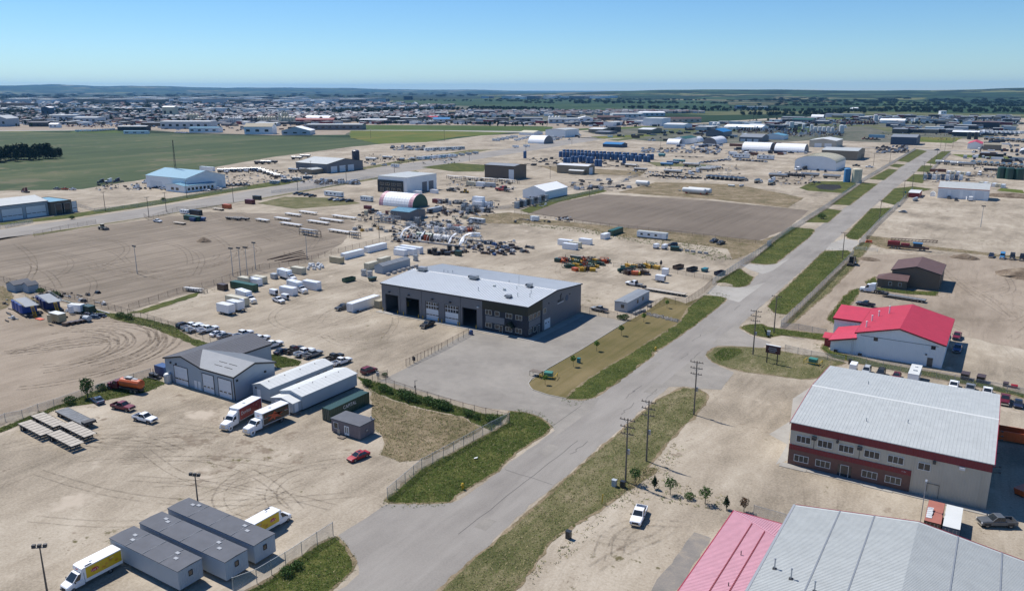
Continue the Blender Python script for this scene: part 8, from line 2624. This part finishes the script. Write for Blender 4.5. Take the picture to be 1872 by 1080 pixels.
# person by the maroon pickup: one continuous body
def person(xy,rz,label):
 vs=[(0,0,.95),(0,0,1.2),(0,0,1.42),(0,0,1.52),(0,.01,1.66),(0,.01,1.76),(0,.2,1.4),(.05,.27,1.12),(.14,.27,.88),(0,-.2,1.4),(.02,-.27,1.12),(.1,-.28,.88),(0,.1,.88),(.03,.11,.48),(0,.12,.06),(.16,.12,.04),(0,-.1,.88),(-.02,-.11,.48),(-.06,-.12,.06),(.1,-.12,.04)]
 es=[(0,1),(1,2),(2,3),(3,4),(4,5),(2,6),(6,7),(7,8),(2,9),(9,10),(10,11),(0,12),(12,13),(13,14),(14,15),(0,16),(16,17),(17,18),(18,19)]
 rs=[.15,.15,.16,.07,.1,.07,.075,.055,.04,.075,.055,.04,.1,.07,.05,.04,.1,.07,.05,.04]
 me=bpy.data.meshes.new('person')
 me.from_pydata(vs,es,[])
 o=link('person',me,None,(*xy,0))
 o.rotation_euler=(0,0,rz)
 md=o.modifiers.new('skin','SKIN')
 for i,q in enumerate(me.skin_vertices[0].data):
  q.radius=(rs[i],rs[i])
  q.use_root=i==0
 o.modifiers.new('smooth','SUBSURF').levels=1
 me.materials.append(mat('person_clothes',(.12,.11,.13),.8,var=.2))
 tag(o,label,'person')
 MB().lathe([(.02,1.62),(.125,1.66),(.13,1.74),(.06,1.82)],10).build('hair',['dark_steel'],o)
person(B4(1332,1012),R(-60),'person standing between the maroon pickup and the red roofed hall')
# ------------------------------------------------------------------ plants
for nm,c in(('leaf_dark',(50,70,42)),('leaf_mid',(84,112,56)),('leaf_fresh',(112,144,60)),('leaf_grass',(100,122,52)),('leaf_dry',(186,172,128)),('leaf_red',(92,70,48))):
 mat(nm,rgb(*c,.75),rough=.8,var=.25,scale=.5,spec=.2)
mat('bark',(.10,.08,.06),rough=.95,var=.3)
def leaf_cloud(rx,rz,n,size,c=(0,0,0),seed=0,cone=False):
 g=np.random.default_rng(seed)
 mb=MB()
 for i in range(n):
  while True:
   p=g.uniform(-1,1,3)
   if p @ p<=1 and p @ p>.12:
    break
  if cone:
   t=(p[2]+1)/2
   p[0]*=(1-t)*1.2
   p[1]*=(1-t)*1.2
  lump=.78+.4*pnoise(Vector((p[0]*2.1,p[1]*2.1,p[2]*2.1+seed)))
  q=np.array([p[0]*rx,p[1]*rx,p[2]*rz])*lump+c
  s=size*g.uniform(.6,1.3)
  a,b=g.normal(size=3),g.normal(size=3)
  a/=np.linalg.norm(a)
  b-=a*(a @ b)
  b/=np.linalg.norm(b)
  mb.add([tuple(q-a*s),tuple(q+b*s*.6),tuple(q+a*s),tuple(q-b*s*.6)],[(0,1,2,3)])
 return mb
def tree_kind(name,cat,h,rx,n,size,leaf,seed,cone=False,trunk=.12,low=.3):
 tr=MB().cyl((0,0,-.1),(0,0,h*.55),trunk,trunk*.5,n=6)
 g=random.Random(seed)
 for k in range(5):
  a=g.uniform(0,6.3)
  z=h*g.uniform(low,.6)
  tr.cyl((0,0,z),(math.cos(a)*rx*.6,math.sin(a)*rx*.6,z+h*.2),trunk*.4,trunk*.15,n=5)
 zc=h*(low+1)/2
 return Kind(name,cat,[('trunk',tr,['bark'],None),('crown',leaf_cloud(rx,h*(1-low)/2,n,size,(0,0,zc),seed,cone),[leaf],None)])
SAPL=tree_kind('young_tree','tree',3.6,1.1,260,.2,'leaf_fresh',3,trunk=.07,low=.42)
APPLE=tree_kind('young_tree','tree',4.0,1.6,380,.17,'leaf_mid',5,trunk=.09,low=.25)
REDT=tree_kind('young_tree','tree',3.6,1.2,240,.2,'leaf_red',8,trunk=.08,low=.2)
SPRUCE=tree_kind('spruce','tree',3.8,1.1,420,.2,'leaf_dark',9,True,.09,.03)
POPLAR=tree_kind('leafy_tree','tree',7.0,2.3,700,.28,'leaf_mid',12,trunk=.14,low=.1)
SHRUB=tree_kind('shrub','shrub',2.4,2.0,620,.17,'leaf_mid',15,trunk=.06,low=.0)
BIGT=[tree_kind('woodland_tree','tree',15,4.5,520,.95,'leaf_dark',20+k,k==1,.3,.08)for k in range(3)]
for i,(reg,x,y)in enumerate(((C3,225,450),(C3,430,318),(C3,600,205),(B3,780,968),(B3,943,872),(B3,1112,768))):
 SAPL.place(reg(x,y),i,f'fresh green sapling {ORD[i]} from the lawn tip','saplings on the lawn',sc=rnd.uniform(.75,.95))
for k,x,y,l in((APPLE,880,295,'leafy young tree nearest the utility pole'),(SPRUCE,1020,330,'small dark bushy spruce second along the gravel edge'),(APPLE,1135,370,'leafy young tree third along the gravel edge'),(SHRUB,1275,405,'low round shrub fourth along the gravel edge'),(APPLE,1390,440,'leafy young tree fifth along the gravel edge'),
 (SPRUCE,1545,480,'slim spruce at the corner of the pink roof'),(REDT,1672,495,'bronze leaved young tree behind the pink roof')):
 k.place(D3(x,y),x,l,sc=.6 if k is SHRUB else 0.9 if k is APPLE else .8)
POPLAR.place(C1(640,545),0,'leafy tree beside the silver blue sedan',sc=.8)
for i,(x,y,s)in enumerate(((920,495,1),(965,515,.8),(1060,545,1.25),(1110,565,1.3),(1165,580,.9),(1245,590,1.1),(1300,615,1.15),(1350,625,1.25),(1385,635,1),(1540,680,.95),(1600,700,.7),(1700,725,.9),(1745,728,.8),(800,460,1.0),(930,390,.6))):
 SHRUB.place(C2(x,y),i*1.3,f'green shrub {ORD[min(i, 13)]} in the hedge line below the paved lot' if i<13 else('green shrub behind the green container','green shrub inside the open gate')[i-13],'shrubs along the paved lot',sc=s*.82)
for i,(reg,x,y,s)in enumerate(((B3,805,855,.9),(B3,770,850,.7),(A1,525,1040,1),(A1,1190,905,1),(B1,300,665,1),(B1,400,695,1.2),(B1,940,850,.9),(C1,510,590,.9),(C1,740,490,.8),(D2,290,910,.6),(D2,220,960,.7),(B4,400,120,1.4),(B1,880,840,.9))):
 SHRUB.place(reg(x,y),i,('low shrub by the site office fence','lower shrub by the site office fence','shrub on the side road verge by the long pale shop','shrub on the side road verge by the mast','shrub behind the dark blue skid tank','shrub along the fence by the white pipe','shrub at the weedy fence corner','shrub by the dark deck trailer','shrub behind the orange tank truck','shrub on the verge behind the long cabins','small shrub at the cabin fence','dark bush on the verge by the tilled lot','shrub beside the weedy fence corner')[i],sc=s)
 # shelterbelt in the crop field, left edge
for i in range(46):
 t=i/45
 BIGT[i%3].place(A1(-60+495*t+rnd.uniform(-6,6),620-28*t+rnd.uniform(-14,10)),i,f'dark conifer or poplar of the belt in the crop field','trees of the belt in the crop field',sc=rnd.uniform(.75,1.25)*(1.0 if t<.85 else .75))
def pgrid(n,poly):
 """n random image points inside an image polygon"""
 P4=np.array(poly,float)
 lo,hi=P4.min(0),P4.max(0)
 out=[]
 while len(out)<n:
  q=nrg.uniform(lo,hi)
  ins=False
  j=len(P4)-1
  for i in range(len(P4)):
   if(P4[i,1]>q[1])!=(P4[j,1]>q[1])and q[0]<(P4[j,0]-P4[i,0])*(q[1]-P4[i,1])/(P4[j,1]-P4[i,1])+P4[i,0]:
    ins=not ins
   j=i
  if ins:
   out.append(q)
 return out
def scatter(name,pts,material,n,h,w=.26,dry=None):
 """tufts of grass and weeds as thin blades, spread over an outline"""
 n=int(n*1.5)
 P4=np.array([tuple(q)[:2]for q in pts])
 lo,hi=P4.min(0),P4.max(0)
 q=nrg.uniform(lo,hi,(int(n*2.2),2))
 ins=np.zeros(len(q),bool)
 j=len(P4)-1
 for i in range(len(P4)):
  c=((P4[i,1]>q[:,1])!=(P4[j,1]>q[:,1]))&(q[:,0]<(P4[j,0]-P4[i,0])*(q[:,1]-P4[i,1])/(P4[j,1]-P4[i,1]+1e-9)+P4[i,0])
  ins^=c
  j=i
 q=q[ins][:n]
 k=5
 m_=len(q)*k
 b=np.repeat(q,k,0)+nrg.normal(0,.18,(m_,2))
 a=nrg.uniform(0,2*np.pi,m_)
 hh=h*nrg.uniform(.4,1.25,m_)
 ww=w*nrg.uniform(.25,.6,m_)*.5
 le=nrg.normal(0,.9,(m_,2))*hh[:,None]
 V=np.zeros((m_,3,3))
 V[:,0,:2]=b+np.c_[np.cos(a),np.sin(a)]*ww[:,None]
 V[:,1,:2]=b-np.c_[np.cos(a),np.sin(a)]*ww[:,None]
 V[:,2,:2]=b+le
 V[:,:2,2]=.02
 V[:,2,2]=hh
 me=bpy.data.meshes.new(name)
 me.from_pydata(V.reshape(-1,3).tolist(),[],np.arange(m_*3).reshape(-1,3).tolist())
 me.materials.append(MATS[material])
 if dry:
  me.materials.append(MATS[dry])
  me.polygons.foreach_set('material_index',(nrg.random(m_)<(.35 if material=='leaf_dry' else .14)).astype(np.int32).tolist())
 tag(link(name,me),kind='stuff')
for nm,n,h,d in(('v1',3400,.34,'leaf_dry'),('v0',2000,.34,'leaf_dry'),('ditch',2400,.32,'leaf_dry'),('f6',1800,.5,'leaf_dry'),('f4',1500,.45,'leaf_dry'),('f1',1300,.5,'leaf_dry'),('v5',3000,.4,'leaf_dry'),('v6',1400,.4,'leaf_dry'),('w0',800,.45,'leaf_dry'),('w1',1200,.45,'leaf_dry'),
 ('v4',700,.4,'leaf_dry'),('e1',1500,.45,'leaf_dry'),('e2',700,.5,'leaf_dry'),('e3',600,.5,'leaf_dry'),('f5',500,.45,'leaf_dry'),('v3b',500,.35,'leaf_dry')):
 scatter('grass',VG[nm],'leaf_grass',n,h*.65,.2,d)
 c=sum((Vector(q)for q in VG[nm]),Vector((0,0)))/len(VG[nm])
 scatter('weeds',[c+(Vector(q)-c)*1.09 for q in VG[nm]],'leaf_grass',n//5,.2,.3,d)
for nm,n in(('v2',3000),('v3',600),('f7',1800),('n1',2200),('e4',1500),('e5',900),('e6',300),('n5',700),('f3',600)):
 scatter('grass',VG[nm],'leaf_dry',n,.22,.26,'leaf_grass')
scatter('weeds',[D3(520,560),D3(800,380),D3(1000,180),D3(1150,0),D3(1250,30),D3(1100,260),D3(1560,400),D3(1560,500),D3(1000,420),D3(760,470),D3(480,760),D3(100,1050),D3(60,1000)],'leaf_dry',340,.22,.4,'leaf_grass')
scatter('weeds',[B3(0,130),B3(560,200),B3(900,240),B3(1400,300),B3(1600,420),B3(1400,420),B3(1100,330),B3(500,220),B3(0,160)],'leaf_grass',900,.35,.6,'leaf_dry')
mb=MB()
for i in range(240):
 a=B3(985,815)
 b=B3(1190,865)
 t=rnd.random()
 x,y,s=a[0]+(b[0]-a[0])*t+rnd.uniform(-1.6,1.6),a[1]+(b[1]-a[1])*t+rnd.uniform(-1.4,1.4),rnd.uniform(.12,.32)
 mb.taper((x-s,x+s,y-s,y+s),(x-s*.5,x+s*.6,y-s*.6,y+s*.5),0,s*1.2)
tag(mb.build('rubble_strip',['stone']),kind='stuff')
# ------------------------------------------------------------------ the town and the country beyond
def far_house(mats,gable=True):
 mb=MB()
 if gable:
  mb.prism([(-4,0),(4,0),(4,4.5),(0,5.9),(-4,4.5)],'x',-5.5,5.5)
  mb.prism([(-4.5,4.5),(0,6.3),(4.5,4.5),(4.5,4.75),(0,6.6),(-4.5,4.75)],'x',-5.9,5.9,1)
 else:
  mb.box(-5,5,-5,5,0,5.6).box(-5.2,5.2,-5.2,5.2,5.61,6,1)
 return Kind('house','house',[('body',mb,mats,None)])
HK=[far_house([w,r_])for w,r_ in(('clad_pale','roof_dark'),('clad_tan','roof_brown'),('clad_grey','roof_dark'),('clad_white','roof_grey'),('clad_beige','roof_dark'))]
FK=[far_house([w,r_],False)for w,r_ in(('clad_white','roof_white'),('clad_pale','roof_grey'),('clad_tan','roof_pale'),('clad_grey','roof_white'),('clad_navy','roof_grey'),('clad_red','roof_pale'),('clad_dark','roof_dark'))]
pts=pgrid(300,[(590,214),(760,206),(900,208),(1060,204),(1110,208),(960,214),(760,220),(600,222)])
for i,q in enumerate(sorted(pts,key=lambda p:-p[1])):
 HK[i%5].place(G(*q),rnd.choice((0,1.57))+.2,'grey roofed house of the suburb beyond the meadow','houses of the suburb beyond the meadow',detail=False,sc=rnd.uniform(.9,1.3))
def mass(name,poly,n,kinds,s,sq=(1,1,1)):
 mats,mb=[],MB()
 for q in pgrid(n,poly):
  k=kinds[rnd.randrange(len(kinds))]
  (_,b,ms,_)=k.raw[-1]if k.name!='house' else k.raw[0]
  for m_ in ms:
   if m_ not in mats:
    mats.append(m_)
  x,y=G(*q)
  f=rnd.uniform(*s)
  fx,fy,fz=f*sq[0]*rnd.uniform(.7,1.4),f*sq[1]*rnd.uniform(.7,1.4),f*sq[2]
  c=MB()
  c.v=[(v[0]*fx+x,v[1]*fy+y,v[2]*fz)for v in b.v]
  c.f,c.m=b.f,b.m
  mb.merge(c,[mats.index(t)for t in ms])
 return tag(mb.build(name,mats),kind='stuff')
mass('distant_houses',[(300,212),(560,208),(760,204),(1000,203),(1170,206),(1170,210),(900,214),(560,220),(330,222)],900,HK,(.9,1.3))
mass('distant_houses',[(0,222),(330,218),(560,212),(560,206),(300,204),(0,208)],480,HK+HK+FK,(.9,1.4))
mass('distant_houses',[(0,206),(400,204),(760,201),(860,196),(640,187),(300,185),(0,186)],800,HK+HK+FK[:3],(1.1,2.2))
mass('distant_houses',[(1110,203.5),(1240,205),(1290,207.5),(1200,208),(1120,206.5)],160,HK,(1,1.4))
mass('distant_buildings',[(0,190),(700,191),(760,186),(400,183),(0,184)],150,FK[:4],(2.5,6),(1.6,1.6,.7))
mass('distant_buildings',[(900,181),(1130,182),(1130,179.5),(880,179.5)],40,FK[:4],(2,5),(2,2,.8))
for i in range(3):
 LF=mass('distant_woods',[[(0,214),(130,210),(330,205),(480,200),(470,193),(300,190),(120,193),(0,197)],[(560,205),(900,199),(1000,202),(860,203),(620,209)],[(1340,211),(1560,205),(1600,207),(1500,212),(1400,213)]][i],(420,150,60)[i],BIGT,(.7,1.2),(1.6,1.6,.75))
mass('distant_woods',[(1560,200.5),(1700,197.5),(1872,200),(1872,203),(1700,206),(1600,203.5)],90,BIGT,(.8,1.3),(1.8,1.8,.7))
mass('distant_woods',[(1000,189),(1100,192),(1240,190),(1230,187.5),(1060,186.5)],40,BIGT,(.9,1.5),(2,2,.8))
mass('distant_woods',[(0,212),(600,206),(900,202),(640,186),(0,184)],620,BIGT,(.6,1.3),(1.6,1.6,.7))
mass('distant_woods',[(0,182),(900,178),(900,171),(0,170)],120,BIGT,(1.5,3),(5,5,.6))
mass('distant_woods',[(1380,184),(1872,188),(1872,180),(1380,178)],70,BIGT,(1.2,2.4),(4,4,.6))
mass('distant_woods',[(0,222),(560,216),(560,213),(0,216)],70,BIGT,(.5,.8),(1.2,1.2,.9))
for i in range(26):
 BIGT[(i*2)%3].place(G(rnd.choice((rnd.uniform(15,55),rnd.uniform(55,70),rnd.uniform(880,960))),rnd.uniform(227,233)),i,'bushy tree among the sheds at the edge of town','trees at the edge of town',sc=rnd.uniform(.4,.75))
 # single buildings of the town that can be told apart: image left, right, foot, top; depth in metres
for(u0,u1,vb,vt,dep,w,rf,axis,rise,l)in((2,62,200,190.5,30,'clad_brown','roof_brown','x',.2,'dark brown apartment block at the left edge of town'),(77,93,214,199,20,'clad_navy','fabric_white','y',3,'tall blue mill tower with a white roof'),(298,320,215,197,24,'tank_cream','fabric_white','x',2.5,'tall cream mill tower with a white roof'),
 (96,140,221,212,40,'clad_pale','roof_pale','x',1,'long pale store left of the town yards'),(134,178,225,216,40,'clad_pale','roof_white','x',1,'second long pale store left of the town yards'),
 (53,88,232,225,22,'clad_dark','roof_dark','x',2,'dark long shed beside the crop field'),(90,106,234,228,14,'clad_white','fabric_white','x',2,'small white arched shed beside the crop field'),(-20,14,232,219,40,'clad_bluegrey','roof_pale','y',6,'big blue grey barn at the left edge'),
 (215,268,239,232,18,'clad_dark','roof_pale','x',1,'dark low depot beside the white trucks'),(226,270,245,240,8,'clad_white','roof_blue','x',.4,'long white box trailer beside the crop field'),
 (258,294,231,225,30,'clad_brown','roof_grey','x',.5,'brown flat depot left of the pale offices'),(294,384,236,223,40,'clad_pale','roof_white','x',.5,'long pale two storey office with a dark band'),(346,400,243,234,20,'clad_white','roof_blue','x',.8,'lower white office with a blue roof edge'),
 (447,498,246,232,26,'clad_white','roof_tan','x',5,'white shop with a tan roof at the field edge'),(515,567,247,239,34,'clad_pale','fabric_white','y',6,'white roofed barn at the field edge'),(560,662,238,228,40,'clad_grey','roof_pale','x',.8,'long grey plant behind the white roofed barn'),
 (465,505,231,226,30,'clad_pale','roof_white','x',1,'low white store behind the tan roofed shop'),(540,610,226,219,16,'clad_red','clad_red','x',3,'red barn range below the arched store'),(657,706,225,219,40,'clad_brown','fabric_white','x',1,'long brown shed under a white roof'),
 (706,730,222,214,26,'clad_dark','roof_white','x',1,'dark store with a pale roof in the town yards'),(732,762,224,216,26,'clad_dark','roof_pale','x',1,'dark green tank store in the town yards'),(768,800,218,214,26,'clad_grey','roof_red','x',2,'long red roofed store in town'),
 (792,822,224,218,26,'clad_pale','roof_bright_blue','x',3.5,'bright blue roofed store in town'),(500,520,0,0,0,'','','',0,''),(660,694,213,207,40,'clad_tan','roof_pale','x',1,'tan flat apartment block in town'),(795,815,214,206,30,'clad_dark','roof_pale','x',1,'dark tall office in town'),
 (820,832,214,204,24,'clad_tan','roof_tan','x',2,'tan tower with a stepped roof in town'),(866,904,211,203,40,'clad_grey','roof_grey','x',1,'grey shop row at the right of town'),(880,894,211.5,204,10,'clad_red','roof_dark','x',.5,'red fronted unit of the grey shop row'),(890,930,223,216,40,'clad_brown','roof_dark','x',.6,'brown low depot at the meadow edge'),
 (942,992,223,216,40,'clad_grey','roof_grey','x',.8,'long grey store at the meadow edge'),(1003,1058,226,217,40,'clad_pale','roof_pale','x',.8,'grey yard office below the white silos'),(1058,1084,222,216,26,'clad_white','fabric_white','y',4,'white roofed barn right of the white silos'),
 (1120,1175,216,208,60,'clad_pale','roof_white','x',.6,'long glazed recreation hall, left part'),(1170,1216,213,206,50,'clad_pale','fabric_white','x',2,'long glazed recreation hall, right part'),
 (1092,1142,220,214,14,'clad_brown','roof_brown','x',3,'row of brown roofed terraces left'),(1196,1282,224,217,14,'clad_beige','roof_brown','x',3,'row of brown roofed terraces right'),(620,668,190,182,80,'clad_grey','roof_pale','x',1,'big pale hospital block far off'),(738,754,183,176,40,'clad_dark','roof_dark','x',.3,'twin dark towers on the skyline'),
 (942,955,178.5,175.5,60,'clad_white','fabric_white','x',2,'white barn in the far fields left'),(961,969,180.5,177.5,60,'clad_white','fabric_white','x',2,'white barn in the far fields right'),(1347,1364,199.5,194.5,40,'clad_navy','roof_bright_blue','x',.6,'blue building in the far fields'),(1364,1404,199.5,195,40,'clad_pale','roof_white','x',.6,'pale building beside the far blue one'),
 (1560,1572,200,198,30,'clad_white','fabric_white','x',2,'white farm shed before the far wood'),(752,762,193,189.5,40,'clad_white','fabric_white','y',6,'bright white church hall roof in the suburb'),(1720,1730,209,203.5,14,'clad_white','roof_white','x',.6,'tiny white house in the far right pasture')):
 if not l:
  continue
 a,b=G(u0,vb),G(u1,vb)
 d=math.hypot(*a)
 h=(vb-vt)/F_PX*d*.92
 L_=math.hypot(b[0]-a[0],b[1]-a[1])
 r=thing('town_building',l,'building',(*((a[0]+b[0])/2,(a[1]+b[1])/2),0),math.atan2(b[1]-a[1],b[0]-a[0]))
 shell(r,-L_/2,L_/2,0,dep,h,h+rise,axis,w)
 gable_roof(r,-L_/2,L_/2,0,dep,h,h+rise,axis,rf,.5)
 f=Face(r,(-L_/2,0),(1,0),(0,-1))
 for k in range(max(2,int(L_/12))):
  f.slab(mb := MB(),L_*(k+.2)/max(2,int(L_/12)),L_*(k+.6)/max(2,int(L_/12)),h*.35,h*.65,0,.1)
  mb.build('window',['window_glass'],r)
  # the crowded lots beyond, too small and too many to tell apart
VEH=[PICKUP,SUV,CAMPER,CONT20,GENSET,STEELBOX]
def clutter(name,poly,n,s=(.8,1.5)):
 """vehicles and boxes thrown together on a far lot"""
 mats,mb=[],MB()
 cols=['paint_white','paint_charcoal','paint_white','paint_black','paint_silver','paint_navy','paint_rust','paint_pale_grey','paint_brown']
 for q in pgrid(n,poly):
  m_=rnd.choice(cols)
  if m_ not in mats:
   mats.append(m_)
  i=mats.index(m_)
  if 'glass' not in mats:
   mats.append('glass')
  x,y=G(*q)
  f,a=rnd.uniform(*s),rnd.choice((0,1))
  l,w,h=rnd.choice(((5.5,2,1.2),(5,2,1.1),(8,2.4,2.8),(12,2.5,2.6),(2.5,2,1.4),(6,2.4,2.5)))
  l,w,h=l*f/2,w*f/2,h*f
  if a:
   l,w=w,l
  mb.box(x-l,x+l,y-w,y+w,.1,h,i)
  if h<1.9:
   mb.taper((x-l*.5,x+l*.5,y-w*.5,y+w*.5),(x-l*.35,x+l*.35,y-w*.4,y+w*.4),h,h+.7,mats.index('glass'))
 return tag(mb.build(name,mats),kind='stuff')
for poly,n in(([(1060,246),(1200,240),(1300,236),(1400,246),(1300,262),(1180,258)],70),([(1400,226),(1560,216),(1640,222),(1500,240),(1420,240)],130),([(1600,214),(1860,217),(1860,226),(1640,228)],220),([(1620,230),(1850,232),(1860,250),(1700,246)],140),
 ([(1010,222),(1180,220),(1200,232),(1020,232)],90),([(640,222),(960,224),(980,229),(680,228)],120),([(0,218),(300,218),(640,220),(640,232),(520,240),(330,240),(230,232),(60,232)],260),([(1790,258),(1872,262),(1872,300),(1760,290)],60),
 ([(1230,268),(1420,262),(1480,282),(1340,292)],60),([(1000,246),(1060,244),(1060,256),(1000,258)],30)):
 clutter('distant_yard_goods',poly,n)
for i,(p4,m_)in enumerate((([(1180,239),(1300,233),(1420,238),(1400,243),(1300,240),(1200,246)],'range_land'),([(1400,220),(1560,213),(1590,215),(1450,224)],'meadow'),([(1590,232),(1700,236),(1690,243),(1620,241)],'range_land'),([(1640,250),(1760,252),(1740,262),(1640,258)],'meadow'),
 ([(1560,222),(1872,224),(1872,227),(1560,225.5)],'range_land'),([(1500,228),(1620,229),(1600,232),(1500,231)],'range_land'),([(1080,250),(1180,246),(1200,249),(1100,254)],'meadow'),([(1130,258),(1180,252),(1170,250),(1110,256)],'range_land'),
 ([(1740,282),(1872,288),(1872,292),(1760,288)],'meadow'),([(1830,344),(1872,348),(1872,354),(1826,349)],'meadow'),([(1180,296),(1300,302),(1300,306),(1200,304)],'range_land'))):
 sheet('grass_patch',[G(*q)for q in p4],.045+.004*i,m_,3,12)
sheet('far_lots',[G(1060,241),G(1200,232),G(1300,226),G(1420,219),G(1560,212),G(1860,216),G(1862,246),G(1740,256),G(1640,262),G(1500,256),G(1400,262),G(1300,262),G(1180,258)],.035,'suburb_ground',8,30)
for poly,n,k in(([(640,221),(860,220),(1010,222),(1010,229),(860,228),(660,227)],60,FK),([(1010,218),(1180,214),(1240,222),(1180,230),(1010,230)],46,FK),([(1240,231),(1420,222),(1500,216),(1560,213),(1560,224),(1420,236),(1280,242)],60,FK),
 ([(1560,211.5),(1860,214.5),(1860,224),(1560,222)],90,FK),([(1600,224),(1860,226),(1860,246),(1640,244)],50,FK),([(0,217),(300,216),(640,214),(640,228),(330,232),(0,230)],130,FK+HK)):
 mass('distant_buildings',poly,n,k,(.6,1.5),(1.5,1.2,.75))
mass('distant_woods',[(640,222),(1000,226),(1010,232),(860,230),(640,228)],60,BIGT,(.35,.6),(1.3,1.3,.9))
mass('distant_woods',[(1200,232),(1560,212),(1860,215),(1860,230),(1500,232),(1300,244)],110,BIGT,(.3,.55),(1.4,1.4,.8))
mass('distant_woods',[(0,216),(640,213),(640,232),(0,230)],150,BIGT,(.35,.65),(1.3,1.3,.9))
# hedgerows and shelter belts between the far fields
for poly,n,sx in(([(960,188.4),(1330,189.4),(1330,190.4),(960,189.4)],60,3),([(1380,192.5),(1872,194.5),(1872,195.8),(1380,193.6)],110,3),([(1420,188.2),(1872,190.2),(1872,191.4),(1420,189)],90,4),([(1330,184.5),(1872,187),(1872,188),(1330,185.5)],90,5),
 ([(1140,197.6),(1420,198.6),(1420,200),(1140,199)],80,2),([(1240,202),(1872,205),(1872,207),(1240,204)],200,1.6),([(900,182),(1300,183),(1300,184.3),(900,183.3)],70,4),([(760,184),(1100,186),(1100,187),(760,185.4)],50,3),([(860,197),(1010,201),(1010,203),(860,199)],70,1.4)):
 mass('distant_woods',poly,n,BIGT,(.6,1.1),(sx,sx,.8))
mass('distant_woods',[(0,216),(640,213),(900,214),(1000,220),(640,226),(0,224)],260,BIGT,(.4,.8),(1.4,1.4,.9))
mass('distant_buildings',[(0,206),(600,206),(760,204),(640,200),(0,200)],90,FK[:2]+FK[3:4],(1.6,3.2),(1.8,1.3,.6))
for reg,x0,x1,y0,y1,n,h in((B2,980,1560,150,300,200,1.6),(B2,1500,1872,290,370,110,1.1),(A2,740,1320,985,1060,90,1.4),(A2,1300,1760,910,1020,150,1.6),(A2,1380,1872,745,830,110,1.2),(A3,0,250,890,950,60,1.4),(A1,700,1180,785,830,60,1.2),(A2,0,440,690,780,150,1.6),
 (A1,1620,1872,690,800,90,1.6),(A2,780,1480,575,640,130,1.6),(A3,830,1640,640,760,200,1.4),(B3,0,420,112,150,40,.7),(A4,1140,1500,700,770,110,1.6),(A4,1500,1872,640,740,110,1.6),(A4,20,420,690,790,80,1.4),(B1,30,760,650,870,60,.7),(A3,1540,1872,540,620,110,1.6),(A4,830,1400,400,470,120,2)):
 heap(reg,x0,x1,y0,y1,n,h,'yard_litter',('dark_steel','scrap','paint_charcoal','steel','tarp_white','weathered_wood'),1.1)
 # ------------------------------------------------------------------ air
HAZE=2.5e-5
m=bpy.data.materials.new('haze_air')
m.use_nodes=True
N,L=m.node_tree.nodes,m.node_tree.links
for n in list(N):
 if n.type=='BSDF_PRINCIPLED':
  N.remove(n)
pv=N.new('ShaderNodeVolumePrincipled')
pv.inputs['Color'].default_value=(0.22,0.55,1.0,1)
pv.inputs['Density'].default_value=HAZE
pv.inputs['Density Attribute'].default_value=''
pv.inputs['Temperature Attribute'].default_value=''
pv.inputs['Color Attribute'].default_value=''
pv.inputs['Anisotropy'].default_value=0.1
L.new(pv.outputs[0],N['Material Output'].inputs['Volume'])
MATS['haze_air']=m
h=MB().box(-34000,34000,-34000,34000,-4.5,330).build('haze',['haze_air'])
h['kind']='stuff'
print('OBJECTS',len(bpy.data.objects),'TRIS',sum(len(o.data.polygons)for o in bpy.data.objects if o.type=='MESH'))
